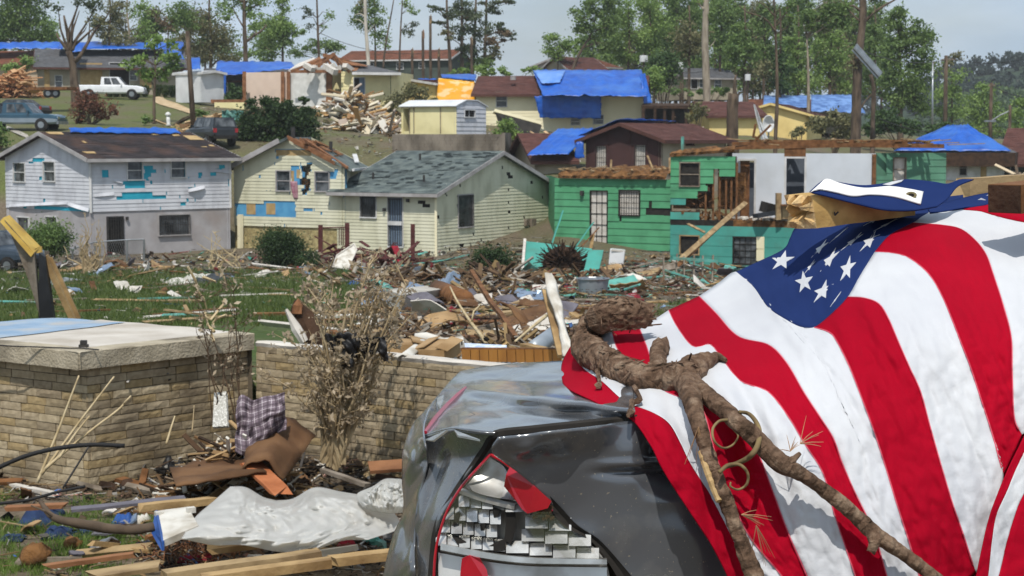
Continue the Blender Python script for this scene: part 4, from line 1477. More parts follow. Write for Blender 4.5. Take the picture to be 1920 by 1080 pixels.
def block(name,label,pxA,YA,pxB,YB,depth,z0,ze,zr,wall,roof,fas='rake_brown',course=.25,ridge='long',wins=(),ov=.45,front=True,back=True,cat='house',flatroof=False):
 0
 A,B=plan(pxA,YA,220),plan(pxB,YB,220)
 d=B-A
 perp=V((-d.y,d.x)).normalized()*depth
 H=tag_house(name,label,A.lerp(B,.5),cat,z0)
 w=Wall(A,B)
 holes=[w.rect(*r[:4])for r in wins]
 tp=ze if ridge=='long' else gable_top(w.len,ze,zr)
 if course:
  siding(H,w,'siding',MATS[wall],z0,tp,course=course,lip=.02,holes=holes,cell=.4)
  panel(H,w,'sheathing',MATS['dark'],z0-1,tp,holes=holes,off=-.02)
 else:
  panel(H,w,'wall',MATS[wall],z0-1,tp,holes=holes)
 tpe=gable_top(depth,ze,zr)if ridge=='long' else ze
 panel(H,Wall(B,B+perp),'end_wall',MATS[wall],z0-1,tpe)
 panel(H,Wall(A+perp,A),'end_wall',MATS[wall],z0-1,tpe)
 panel(H,Wall(B+perp,A+perp),'rear_wall',MATS[wall],z0-1,tp)
 if not flatroof:
  if ridge=='long':
   gable_roof(H,A,d,perp,ze,zr,roof,fas,ov=ov,front=front,back=back)
  else:
   gable_roof(H,B,perp,A-B,ze,zr,roof,fas,ov=ov,front=front,back=back)
 for r,h in zip(wins,holes):
  st=r[4]if len(r)>4 else 'sash'
  if st=='ply':
   mb=MB()
   mb.box(w.pt((h[0]+h[2])/2,(h[1]+h[3])/2,.03),(h[2]-h[0],.03,h[3]-h[1]),w.rot())
   mb.build('board_up',MATS['plywood'],H)
  elif st=='door':
   window(H,w,h,'trim_white','dark','',name='door')
  else:
   window(H,w,h,'trim_white' if wall!='wall_brown' else 'rake_grey','glass',st)
 return H,w,A,B,perp
def zat(py,Y):
 return P(960,py,Y).z
M('wall_tan','#a99f8c','#948a78',sc=.7,rough=.85,dirt='#6f675a',dsc=.8,damt=.4)
M('wall_greygreen','#4d5650','#414944',sc=.7,rough=.9)
M('wall_pinktan','#b9a58d','#a5927b',sc=.7,rough=.9)
M('white_metal','#d3d5d6','#c2c4c6',sc=1,rough=.5)
block('ranch_house','far ranch house with rust brown roof at the left edge',-60,178,118,176,7,zat(170,177),zat(118,177),zat(92,177),'wall_pinktan','roof_rust',course=0,wins=((20,128,34,142),(80,126,100,146,'door')))
tarp('roof_tarp','blue tarp crest along the rust brown ranch roof at the left edge',[P(-60,97,178),P(118,97,178),P(118,84,180),P(-60,86,180)],30,5,.2,.25,seed=2)
block('ranch_house','grey roofed tan ranch house with boarded windows behind the white pickup',72,165,345,168,8,zat(172,165),zat(120,165),zat(92,169),'wall_tan','roof_grey',course=0,wins=((83,124,93,163,'ply'),(104,142,116,163),(150,118,192,160,'ply'),(206,118,242,166,'door'),(262,128,284,165,'ply'),(244,132,256,150)),ov=.8)
tarp('roof_tarp','long blue tarp along the ridge of the grey roofed ranch house',[P(108,98,167),P(340,98,170),P(345,86,173),P(112,86,171)],34,5,.15,.3,seed=5)
tarp('roof_tarp','small torn blue tarp hanging below the ridge next to the snapped tree',[P(132,104,164),P(154,103,164),P(158,86,166.5),P(132,86,166.5)],10,8,.15,.35,seed=6)
tarp('roof_tarp','crumpled blue tarp corner at the right end of the grey ranch roof',[P(305,116,165),P(346,119,165),P(340,104,168),P(306,96,168)],14,8,.15,.35,seed=8)
H,wS,*_=block('trailer','white box trailer between the utility pole and the ranch house',330,150,377,148,2.6,zat(170,149),zat(136,149),zat(132,149),'white_metal','white_metal','trim_white',course=0,cat='trailer',ov=.05)
tarp('roof_tarp','pale blue sheet lying over the white box trailer roof',[P(358,136,148),P(377,134,148),P(376,113,151),P(358,113,151)],8,6,.1,.2,mat='tarp_blue',seed=11)
block('house','low blue tarped house left of the roofless pink room',398,166,560,168,8,zat(178,166),zat(148,166),zat(128,170),'wall_greygreen','roof_grey',course=0,wins=((402,150,412,176),(416,152,426,172)))
tarp('roof_tarp','bright blue tarp covering the low house left of the pink room',[P(405,152,164),P(556,136,164),P(548,124,170),P(408,124,170)],26,8,.15,.4,seed=13)
tarp('wall_tarp','dark blue tarp hanging down the side wall of the low tarped house',[P(398,178,163.5),P(424,178,163.5),P(424,136,163.6),P(406,126,163.6)],8,10,.12,.1,mat='tarp_blue',seed=14)
block('long_house','long dark green house with rust roof behind the snapped stubs',640,222,842,218,9,zat(148,220),zat(110,220),zat(94,224),'wall_greygreen','roof_rust','trim_white',course=0,wins=((690,118,700,128),(744,118,756,130),(786,118,796,128)))
def wreck():
 Y=150
 A,B,C,D,E=plan(458,151,170),plan(542,150,170),plan(612,149.5,170),plan(622,149,170),plan(732,148,170)
 z0,zt=zat(200,150),zat(135,150)
 H=tag_house('wrecked_house','wrecked pale yellow house with roof torn open to the rafters',C,z=z0)
 w1,w2,w3=Wall(A,B),Wall(B,C),Wall(plan(616,151.5,170),plan(664,151,170))
 panel(H,w1,'pink_room_wall',MATS['pink_room'],z0,zt,thick=.15)
 panel(H,w2,'white_room_wall',MATS['white_paint'],z0,zt+.1,thick=.15)
 mb=MB()
 for px,o in((458,.1),(530,.1),(541,.12),(612,.1)):
  p0,p1=P(px,198,149.8),P(px,134,149.8)
  mb.beam(p0,p1,.14,.3)
 mb.beam(P(613,134,149.5)+V((.2,0,0)),P(617,190,149.3),.5,.2)
 mb.build('stud',MATS['wood_orange'],H)
 panel(H,w3,'room_wall',MATS['wall_paleyellow'],z0,zt,thick=.15)
 w4=Wall(plan(640,149,170),E)
 dr=w4.rect(664,146,684,186)
 op=w4.rect(641,136,642,137)
 siding(H,w4,'siding',MATS['wall_paleyellow'],zat(199,148),zt,course=.28,lip=.03,holes=[dr],cell=.5)
 panel(H,w4,'sheathing',MATS['dark'],z0-.5,zt,holes=[dr],off=-.02)
 window(H,w4,dr,'trim_white','dark','',name='door')
 mb=MB()
 h=dr
 mb.box(w4.pt(h[0]+(h[2]-h[0])*.72,(h[1]+h[3])/2,-.03),((h[2]-h[0])*.5,.03,h[3]-h[1]),w4.rot())
 mb.build('sliding_pane',MATS['screen_blue'],H)
 w5=Wall(plan(660,148.3,200),plan(728,147.6,200))
 wb=w5.rect(696,204,718,213)
 panel(H,w5,'basement_wall',MATS['wall_paleyellow'],zat(222,148),zat(200,148),holes=[wb])
 window(H,w5,wb,'trim_white','glass','')
 panel(H,Wall(E,E+V((1.5,8))),'end_wall',MATS['wall_paleyellow'],z0-.5,zt)
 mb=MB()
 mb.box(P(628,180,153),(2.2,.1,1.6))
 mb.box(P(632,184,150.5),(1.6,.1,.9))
 mb.build('recess_shade_sheet',MATS['dark'],H)  # dark sheets standing in for the shade inside the open rooms
 panel(H,Wall(plan(732,157,170),plan(458,158,170)),'rear_wall',MATS['pink_room'],z0-.5,zt-.4)
 zr=zat(116,150)
 pe=[P(600,135,147.6),P(752,137,146.6),P(748,134,157),P(690,123,152),P(668,123,152)]
 mb=MB()
 mb.slab([P(662,136,147.2),P(752,137,146.8),P(690,122,152),P(672,121,152)],.15)
 mb.slab([P(752,137,146.8),P(752,136,157),P(692,122,152)],.15)
 mb.build('roof',MATS['roof_grey'],H)
 mb=MB()
 mb.beam(P(660,137.5,147.1),P(752,138.5,146.7),.06,.22)
 mb.build('fascia',MATS['trim_white'],H)
 mb=MB()
 pk=P(606,103,151)
 for x,y in((545,134),(570,131),(590,130),(612,129),(628,130),(642,133),(655,135)):
  mb.beam(P(x,y,148.5+R.uniform(-.5,2)),pk+V((R.uniform(-.3,1.2),R.uniform(-1,1),R.uniform(-.1,.1))),.08,.22)
 mb.beam(P(606,103,150),P(674,122,151),.08,.3)
 mb.beam(P(545,134,148.5),P(640,134,148.3),.1,.25)
 mb.build('rafter',MATS['wood_orange'],H)
 mb=MB()
 mb.slab([pk+V((.1,.3,0)),P(676,122,151),P(668,134,148),P(652,128,149)],.06)
 mb.slab([P(640,113,150),P(684,121,151),P(690,124,149.6),P(660,122,149.5)],.05)
 mb.slab([P(560,124,152),P(600,106,152),P(604,116,150),P(575,130,149.5)],.06)
 mb.build('roof_deck',MATS['wood_orange'],H)
 mb=MB()
 mb.slab([P(540,132,151),P(560,118,153),P(588,108,153),P(596,112,152)],.06)
 mb.build('torn_roof_sheet',MATS['white_dirty'],H)
 mb=MB()
 for _ in range(12):
  x=R.uniform(570,655)
  c=P(x,R.uniform(126,131),R.uniform(148,151))
  mb.box(c,(R.uniform(.6,1.6),.5,R.uniform(.2,.5)),Matrix.Rotation(R.uniform(0,3),3,'Z')@Matrix.Rotation(R.uniform(-.5,.5),3,'Y'))
 mb.build('insulation',MATS['white_dirty'],H)
 mb=MB()
 mb.beam(P(396,190,148),P(470,190,148),.3,.3)
 mb.build('floor_beam',MATS['wood_orange'],H)
 panel(H,Wall(plan(402,147,200),plan(458,147,200)),'basement_wall',MATS['wall_paleyellow'],zat(232,147),zat(192,147))
wreck()
def rubble(label,name,x0,x1,y0,y1,Y,n,cols,smin=.15,smax=1.2,hgt=1.6,dy=3,stk=.25):
 0
 mb=MB()
 for _ in range(n):
  t=R.random()
  x=x0+(x1-x0)*(.5+R.gauss(0,.26))
  yy=Y+R.uniform(-dy,dy)
  p=P(x,y1,yy)
  f=max(0,1-abs((x-(x0+x1)/2)/((x1-x0)/2))**1.5)
  p.z=gz(p.x,p.y)+R.uniform(0,1)*hgt*f
  s=R.uniform(smin,smax)
  c=R.choice(cols)
  k=R.uniform(.75,1.15)
  c=tuple(min(.8,q*k)for q in c)
  Rm=Matrix.Rotation(R.uniform(0,6.3),3,'Z')@Matrix.Rotation(R.gauss(0,.5),3,'X')@Matrix.Rotation(R.gauss(0,.4),3,'Y')
  if R.random()<stk:
   mb.box(p,(s*R.uniform(2,4.5),s*R.uniform(.15,.35),s*.12),Rm,col=c)
  else:
   mb.box(p,(s,s*R.choice((.15,.4,.8)),min(.15,s*R.choice((.06,.12,.3)))),Rm,col=c)
 o=mb.build(name,MATS['litter'])
 o['label']=label
 o['category']='rubble'
 kind(o,'stuff')
CW=[lin(c)for c in('#d8cfba','#c9bda4','#d9d5cc','#b08e60','#a3968a','#8a6a48')]
rubble('pale heap of wallboard and lumber spilled below the wrecked yellow house','rubble_heap',588,740,185,245,143,420,CW,hgt=2.2)
rubble('second strip of pale rubble along the slope under the wreck','rubble_heap',620,760,225,250,124,260,CW,hgt=1.2)
rubble('orange brown demolition heap at the left edge by the ranch house','rubble_heap',-20,78,125,166,150,520,[lin(c)for c in('#b58860','#a4714a','#c09a74','#86583a')],hgt=2.3,smax=.9)
rubble('brown soil and lumber rubble around the dark red car','rubble_heap',345,470,235,262,118,320,[lin(c)for c in('#8a6d4c','#a08660','#6f543a','#b39a78')],hgt=.9,smax=.8)
rubble('white and pink scraps spilled by the fallen black box','rubble_heap',1010,1060,235,270,114,160,[lin(c)for c in('#d8d0c8','#c9a896','#b99c78','#8e7a68')],hgt=1.4,smax=.7)
rubble('broken lumber strewn before the wrecked carport','rubble_heap',1206,1330,200,230,145,200,[lin(c)for c in('#6d5843','#8a7459','#4c3c2e','#a89a86')],hgt=.8,smax=1.0)
H,wq,*_=block('shack','small shack wrapped in yellow and orange sheeting left of the brown shingled roof',818,153,896,156,6,zat(196,153),zat(155,153),zat(147,153),'wall_yellow','roof_brown','trim_white',course=0,cat='shack')
M('orange_sheet','#e0a325','#d38f18',sc=.5,rough=.6,dirt='#e3c08c',dsc=.8,damt=.9,stretch=(1,1,2.5),dlo=.5,dhi=.56)
tarp('wall_sheet','yellow orange sheet hanging over the shack wall beside the shed',[P(818,193,151.5),P(889,192,152),P(889,155,153),P(822,148,152.5)],14,8,.08,.12,mat='orange_sheet',seed=21)
tarp('roof_tarp','blue tarp strip above the yellow orange sheet',[P(828,152,153),P(892,158,153.5),P(892,146,158),P(826,146,157)],12,5,.1,.3,seed=22)
tarp('wall_tarp','small blue tarp hung behind the snapped stubs',[P(779,180,160),P(818,182,160),P(818,148,160.3),P(784,148,160.3)],10,8,.15,.1,seed=23)
def shed():
 A,B,C=plan(752,115,220),plan(856,113,220),plan(911,116,220)
 z0,ze,zr=zat(250,114),zat(199,114),zat(189,114)
 t=tag_house('metal_shed','cream metal shed with light gabled end standing on the block wall',B,'shed',z0)
 dl,dw=B-A,C-B
 w1,w2=Wall(A,B),Wall(B,C)
 dr=w1.rect(756,204,767,246)
 panel(t,w1,'long_wall',MATS['wall_paleyellow'],z0-.2,ze,holes=[dr])
 mb=MB()
 for px in(768,776,826):
  u=w1.uv(px,220)[0]
  mb.beam(w1.pt(u,z0,.02),w1.pt(u,ze,.02),.06,.05)
 mb.build('batten',MATS['wood_grey'],t)
 gt=lambda u:ze+(zr-ze)*min(1,1.6*(1-abs(u-w2.len/2)/(w2.len/2)))
 wn=w2.rect(871,207,890,219)
 siding(t,w2,'gable_siding',MATS['siding_white'],z0-.1,gt,course=.28,lip=.03,holes=[wn],cell=.3)
 panel(t,w2,'gable_wall',MATS['siding_white'],z0-.2,gt,holes=[wn],off=-.02)
 window(t,w2,wn,'trim_white','dark','grid',panes=(2,1))
 panel(t,Wall(A+dw,A),'end_wall',MATS['wall_paleyellow'],z0,gt)
 panel(t,Wall(C,A+dw),'rear_wall',MATS['wall_paleyellow'],z0,ze)
 mb=MB()
 g=[]
 for s in np.linspace(-.02,1.02,8):
  row=[]
  for f in(-.05,.0,.2,.31,.5,.69,.8,1.0,1.05):
   q=A+dl*s+dw*f
   row.append(v3(q,gt(min(w2.len,max(0,f*w2.len)))+.05-(.08 if f in(-.05,1.05)else 0)))
  g.append(row)
 mb.grid(g)
 solid(mb.build('roof',MATS['white_metal'],t),.06)
 p=[P(743,200,115),P(752,199,115)]
 mb=MB()
 mb.box(P(764,224,116),(.5,.1,1.5))
 mb.build('doorway_shade_sheet',MATS['dark'],t)  # dark sheet behind the opening stands in for the shaded interior
 A,B,C=plan(735,110,265),plan(944,108.5,265),plan(956,112,265)
 t=tag_house('block_wall','low weathered concrete block wall below the shed',A.lerp(B,.5),'wall',zat(285,109))
 M('block_grey','#8b8276','#6d655b',sc=1.2,rough=.95,bump=.6,bsc=8,dirt='#4c453d',dsc=1.0,damt=.7,stretch=(1,1,.4))
 w1=Wall(A,B)
 mb=MB()
 z0,z1=zat(300,109),zat(249,109)
 n=int(w1.len/.42)
 for r_ in range(int((z1-z0)/.2)):
  for k in range(n):
   mb.box(w1.pt(.21+k*.42+(.1 if r_%2 else 0),z0+.1+r_*.2,-.1+R.uniform(-.008,.008)),(.405,.2,.188),w1.rot())
 mb.build('blocks',MATS['block_grey'],t)
 mb=MB()
 mb.box(w1.pt(w1.len/2,(z0+z1)/2-.05,-.12),(w1.len,.17,z1-z0-.08),w1.rot())
 mb.box((v3(B,0)+v3(C,0))/2+V((0,0,(z0+z1)/2)),((C-B).length,.2,z1-z0),Wall(B,C).rot())
 mb.build('mortar',MATS['block_grey'],t)
shed()
def tarp_house():
 A,B=plan(880,151,200),plan(1010,150,200)
 Y=150
 z0=zat(262,150)
 H,w,A,B,perp=block('tarped_house','cream house with brown shingle left half and broad blue tarp on the right',893,150,1206,148.5,8.5,z0,zat(172,149.5),zat(142,153.5),'wall_cream','roof_brown','rake_brown',course=.28,wins=((931,178,950,200),(1071,222,1087,234),(1113,216,1131,232)),ov=.7)
 mb=MB()
 mb.tube([P(962,150,151),P(962,143,151)],.25,8)
 mb.build('vent_pipe',MATS['rake_grey'],H)
 def rp_(x,y):
  f=(y-142)/(172-142)
  return P(x,y,153.6-4.9*f)
 tarp('roof_tarp','broad bright blue tarp over the right half of the cream house roof',[rp_(1018,186),rp_(1215,188),rp_(1202,138),rp_(998,138)],40,16,.16,.3,seed=31)
 tarp('wall_tarp','blue tarp hanging from the roof edge down the cream wall',[P(1012,221,147.6),P(1127,222,147.2),P(1127,176,147.3),P(1002,180,147.6)],30,14,.14,.12,seed=33)
 tarp('wall_tarp','dark blue tarp tail hanging off the right end of the tarped roof',[P(1206,196,147.3),P(1222,196,147.6),P(1208,140,149.8),P(1198,142,149.3)],8,14,.15,.15,seed=34)
 tarp('roof_tarp','pale blue folded flap of tarp at the left edge of the broad blue tarp',[rp_(1016,168)+V((0,-.3,.4)),rp_(1050,166)+V((0,-.3,.4)),rp_(1060,142)+V((0,-.2,.3)),rp_(1000,142)+V((0,-.2,.3))],10,8,.12,.12,mat=M('tarp_pale','#6f97d6','#4d7fcc',sc=1,rough=.35,bump=.4,bsc=3)and 'tarp_pale',seed=35)
tarp_house()
block('far_house','far house with pale gable and brown roof on the skyline',1000,212,1092,208,8,zat(142,210),zat(122,210),zat(106,211),'white_paint','roof_rust','rake_grey',course=0,ridge='deep',wins=((1050,126,1062,138),))
block('far_house','low far house with maroon roof right of the pale gable',1066,204,1134,206,7,zat(142,205),zat(128,205),zat(108,209),'wall_tan','roof_brown','rake_grey',course=0,wins=((1080,130,1090,139),))
block('porch_house','grey porch house half hidden under the trees',1284,196,1382,198,8,zat(170,197),zat(144,197),zat(128,201),'wall_tan','roof_grey','rake_grey',course=0,wins=((1296,148,1308,166,'door'),(1312,148,1322,164),(1340,150,1352,166)))
mb=MB()
a,b,c,d=P(928,204,123),P(1016,228,121),P(1008,236,128),P(925,208,130)
mb.slab([a,b,c,d],.2)
t=thing('fallen_wall','fallen slab of cream wall with black underside beside the leafy bush','wall panel',(b+a)/2-V((0,0,2)))
mb.build('cream_face',MATS['wall_cream'],t)
mb=MB()
e,f=P(1003,270,120.5),P(940,246,122.5)
mb.slab([a-V((0,.1,.25)),b-V((0,.1,.25)),e,f],.25,nrm=V((0,-1,0)))
mb.build('black_underside',M('tar_black',(.02,.019,.018),(.045,.04,.036),sc=2,rough=.9),t)
t=thing('carport','collapsed dark carport right of the blue tarped house','carport',P(1250,226,146))
mb=MB()
mb.slab([P(1203,198,145),P(1292,198,144.5),P(1290,194,150),P(1205,193,150)],.25)
mb.build('roof',MATS['wood_dark'],t)
mb=MB()
for x in(1206,1228,1246,1262,1286):
 mb.beam(P(x,232,145),P(x,198,145),.22,.22)
mb.build('post',MATS['wood_dark'],t)
mb=MB()
mb.box(P(1248,214,148),(4,.1,1.6))
mb.build('rear_wall',MATS['dark'],t)
def brown_house():
 A,B=plan(1098,107,270),plan(1240,104,270)
 ze,zr=zat(258,105),zat(231,108)
 d=B-A
 perp=V((-d.y,d.x)).normalized()*8.6
 C=plan(1362,111,270)
 H=tag_house('brown_house','dark brown gabled house with blue tarp on its left slope',B,z=3)
 w=Wall(A,B)
 gt=gable_top(w.len,ze,zr)
 wins=[w.rect(1118,274,1137,318),w.rect(1191,272,1211,314)]
 panel(H,w,'gable_wall',MATS['wall_brown'],2,gt,holes=wins)
 mb=MB()
 for px in(1139,1182,1213):
  u=w.uv(px,280)[0]
  mb.beam(w.pt(u,2,.0),w.pt(u,gt(u)-.05,.0),.05,.06)
 mb.build('batten',MATS['wall_brown'],H)
 for r in wins:
  window(H,w,r,'wall_brown','white_dirty','bars')
 dl=(C-B)
 w2=Wall(B,C)
 rr=[w2.rect(1288,264,1300,272)]
 panel(H,w2,'side_wall',MATS['wall_tan'],2,ze,holes=rr)
 window(H,w2,rr[0],'rake_brown','dark','')
 panel(H,Wall(A+dl,A),'side_wall',MATS['wall_brown'],2,ze)
 panel(H,Wall(C,A+dl),'rear_wall',MATS['wall_brown'],2,gt)
 gable_roof(H,B,dl,A-B,ze,zr,'roof_brown','rake_brown',ov=.5,rk=.45)
 dw=A-B
 def rp_(s,t,lift=.1):
  p=B+dl*s+dw*t
  z=ze+(zr-ze)*(1-abs(t-.5)/.5)
  return v3(p,z+lift)
 tarp('ridge_tarp','blue tarp along the ridge of the dark brown house',[rp_(-.03,.5),rp_(.75,.46),rp_(.78,.58),rp_(-.03,.62)],30,5,.08,.12,seed=41)
 tarp('roof_tarp','blue tarp over the hidden left slope of the dark brown house',[rp_(-.04,1.06),rp_(-.04,.5),rp_(.6,.5),rp_(.6,1.06)],16,16,.08,.12,seed=42)
 tarp('wall_tarp','blue tarp fold hanging at the left corner of the dark brown gable',[P(1078,300,106.6),P(1096,296,106.6),P(1094,264,106.8),P(1080,268,106.8)],8,8,.12,.1,seed=43)
 H2,w3,A3,B3,pp=block('side_wing','low grey wing with blue tarp roof left of the dark brown gable',1004,106,1072,106.5,6.5,2.2,zat(296,106),zat(250,110),'wall_tan','roof_brown','rake_brown',course=0,wins=(),cat='house')
 tarp('roof_tarp','wide blue tarp over the low grey wing',[P(988,299,105.2),P(1066,297,105.4),P(1112,249,110),P(1046,249,110)],24,14,.08,.25,seed=44)
brown_house()
H,w,A,B,pp=block('yellow_house','small yellow gabled house behind the tall dark trunk',1380,158,1512,156,9,zat(275,157),zat(212,157),zat(193,157),'wall_yellow','roof_brown','wall_yellow',course=0,ridge='deep',ov=.7)
mb=MB()
q=w.uv(1442,204)
mb.box(w.pt(q[0],q[1],.03),(.5,.06,.5),w.rot())
mb.build('gable_vent',MATS['wall_yellow'],H)
block('far_house','low house with patched blue roof right of the yellow gable',1428,172,1606,174,8,zat(230,172),zat(206,172),zat(186,176),'wall_tan','roof_rust','rake_grey',course=0)
M('tarp_faded','#6c8fc4','#43649b',sc=1.2,rough=.5,lo=.4,hi=.6,bump=.4,bsc=3)
tarp('roof_tarp','plain blue tarp over the left part of the patched roof',[P(1430,206,170),P(1516,208,170),P(1516,185,176),P(1432,185,176)],20,8,.12,.3,seed=51,mat='tarp_faded')
tarp('roof_tarp','speckled blue tarp over the right part of the patched roof',[P(1520,216,169),P(1622,220,169),P(1600,184,176),P(1520,185,176)],20,10,.15,.35,seed=52,mat='tarp_faded')
block('low_house','brown roofed low house between thick trunk and yellow gable',1330,150,1430,151,7,zat(245,150),zat(214,150),zat(190,153),'wall_yellow','roof_brown','rake_brown',course=0)
mb=MB()
g=[]
for t in np.linspace(0,1,12):
 c=np.array((1414,196))*(1-t)+np.array((1434,262))*t
 g.append([P(c[0]+s*(1.5+5*t),c[1],118+.15*sin(s*3+t*5))for s in(-1,-.3,.3,1)])
mb.grid(g)
tag(solid(mb.build('siding_strip',MATS['white_metal']),.02),'white torn siding strip standing before the yellow gable','siding strip')
t=thing('satellite_dish','white dish leaning beside the torn siding strip','dish',P(1442,256,119))
mb=MB()
g=[]
for i in range(7):
 r_=i/6
 row=[]
 for j in range(17):
  a=2*pi*j/16
  row.append(P(1441+11*r_*cos(a),232+16*r_*sin(a),119-.35*r_*r_))
 g.append(row)
mb.grid(g)
solid(mb.build('bowl',MATS['white_metal'],t,smooth=True),.03)
mb=MB()
mb.tube([P(1441,258,119.2),P(1441,234,119.1)],.06,6)
mb.build('mast',MATS['alu'],t)
def hip_house():
 A,B=plan(1700,124,320),plan(1880,122,320)
 ze,zr=zat(291,122),zat(241,126)
 H=tag_house('hip_house','white house with blue tarped hip roof at the right',A.lerp(B,.5),z=2)
 d=B-A
 perp=V((-d.y,d.x)).normalized()*7.5
 w=Wall(A,B)
 wins=[w.rect(1800,302,1812,328),w.rect(1839,296,1850,332)]
 panel(H,w,'front_wall',MATS['white_paint'],1.5,ze,holes=wins)
 window(H,w,wins[0],'rake_grey','dark','sash')
 mb=MB()
 h=wins[1]
 mb.box(w.pt((h[0]+h[2])/2,(h[1]+h[3])/2,.03),(h[2]-h[0],.04,h[3]-h[1]),w.rot())
 mb.build('board_up',MATS['plywood'],H)
 for a,b in((B,B+perp),(B+perp,A+perp),(A+perp,A)):
  panel(H,Wall(a,b),'wall',MATS['white_paint'],1.5,ze)
 el,ep=d.normalized(),perp.normalized()
 c=[A-el*.8-ep*.8,B+el*.8-ep*.8,B+el*.8+perp+ep*.8,A-el*.8+perp+ep*.8]
 zo=ze+.15
 r0=A+d*.42+perp/2
 r1=A+d*.6+perp/2
 mb=MB()
 mb.slab([v3(c[0],zo),v3(c[1],zo),v3(r1,zr),v3(r0,zr)],.15)
 mb.slab([v3(c[1],zo),v3(c[2],zo),v3(r1,zr)],.15)
 mb.slab([v3(c[3],zo),v3(c[0],zo),v3(r0,zr)],.15)
 mb.slab([v3(c[2],zo),v3(c[3],zo),v3(r0,zr),v3(r1,zr)],.15)
 mb.build('roof',MATS['roof_grey'],H)
 mb=MB()
 mb.beam(v3(c[0],zo-.45),v3(c[1],zo-.45),.1,.95)
 mb.beam(v3(c[1],zo-.45),v3(c[2],zo-.45),.1,.95)
 mb.build('roof_skirt',MATS['wood_dark'],H)
 tarp('roof_tarp','bright blue tarp draped over the hip roof at the right',[v3(c[0],zo),v3(c[0].lerp(c[1],.97),zo+.0),v3(r1,zr+.1),v3(r0,zr+.1)],40,12,.1,.15,seed=61)
 tarp('roof_tarp','blue tarp fold over the left end of the hip roof',[v3(c[3],zo),v3(c[0],zo),v3(r0,zr+.1),v3(r0-el*.2,zr+.1)],16,10,.1,.15,seed=62)
hip_house()
block('brown_house','brown roofed house cut by the right edge of the photo',1880,126,2010,124,9,1.5,zat(302,125),zat(240,128),'wall_greygreen','roof_brown','rake_brown',course=0,wins=((1895,312,1908,330),))
rubble('dark branches and lumber heaped by the house at the right edge','rubble_heap',1855,1960,300,345,112,260,[lin(c)for c in('#4c4036','#6d5e4e','#8e7e6a','#3a3129','#b8a88e')],hgt=1.6,smax=1.0)
def pole(label,x0,y0,x1,y1,Y,r=.14,mat='bark',arm=None,cat='utility pole',name='utility_pole',extra=None):
 a,b=P(x0,y0,Y),P(x1,y1,Y)
 g=gz(a.x,a.y)
 if a.z>g:
  k=(a.z-g)/max(.1,b.z-a.z)
  a=a+(a-b)*k
 t=thing(name,label,cat,a)
 mb=MB()
 mb.tube([a,b],[r*1.15,r*.8],9)
 mb.build('shaft',MATS[mat],t,smooth=True)
 if arm:
  mb=MB()
  for(p,q)in arm:
   mb.beam(P(*p,Y),P(*q,Y),.1,.12)
  mb.build('crossarm',MATS['wood_grey'],t)
 return t,b
pole('weathered leaning utility pole standing in front of the ranch house',362,226,351,58,118,.17)
pole('tallest brown utility pole at the right with short crossarm',1772,250,1774,104,165,.2,arm=[((1766,112),(1792,111))])
pole('slim pale metal street light pole left of the tallest utility pole',1748,250,1749,114,160,.09,'alu',arm=[((1748,117),(1752,119))],cat='light pole',name='light_pole')
pole('mid height brown utility pole behind the blue hip roof',1856,280,1859,155,140,.15,arm=[((1853,160),(1866,160))])
t,_=pole('broken short utility pole with a street lamp arm at the far right',1893,275,1894,197,138,.13)
mb=MB()
mb.tube([P(1893,208,138),P(1876,216,138),P(1860,226,138)],.06,6)
mb.build('lamp_arm',MATS['alu'],t)
mb=MB()
mb.box(P(1856,227,138),(.9,.3,.14))
mb.build('lamp_head',MATS['alu'],t)
pole('thin brown pole carrying white transformer beside the big shrub',1280,190,1279,118,176,.12)
for lab,x,y,Y in(('white transformer can on the pole beside the big shrub',1207,110,178),('small white transformer can above the grey porch house',1276,123,175.6),('small white box on post in front of the dark broad tree',1402,145,160)):
 t=thing('transformer',lab,'transformer',P(x,y+6,Y))
 mb=MB()
 rr=.42 if x==1207 else .26
 mb.tube([P(x,y+6,Y),P(x,y-6,Y)],rr,10)
 mb.build('can',MATS['white_metal'],t)
 mb=MB()
 mb.tube([P(x,y-6,Y),P(x,y-9,Y)],rr*.25,6)
 mb.build('bushing',MATS['iron'],t)
 mb=MB()
 p=P(x,y+5,Y+.5)
 mb.tube([V((p.x,p.y,gz(p.x,p.y))),p+V((0,0,.8))],.1,6)
 mb.build('post',MATS['bark'],t)
for lab,pa,pb,sag in(('power line from the tallest pole to the big dark trunk',(1774,112,165),(1610,92,130),.6),('power line from the tallest pole off the right edge',(1774,106,165),(1990,86,150),1),('power line sagging over the blue patched roof',(1648,222,131),(1857,236,140),.8),('power line from the mid height pole off the right edge',(1859,160,140),(1990,176,130),.6),('power line across the sky left of the pine clump',(600,62,188),(842,92,190),1.2),('power line running in front of the grey porch house',(1207,110,178),(1326,132,158),.7)):
 a,b=P(*pa),P(*pb)
 mb=MB()
 mb.tube([a.lerp(b,k/10)-V((0,0,sag*4*(k/10)*(1-k/10)))for k in range(11)],.028,4)
 tag(mb.build('power_line',MATS['iron']),lab,'power line')
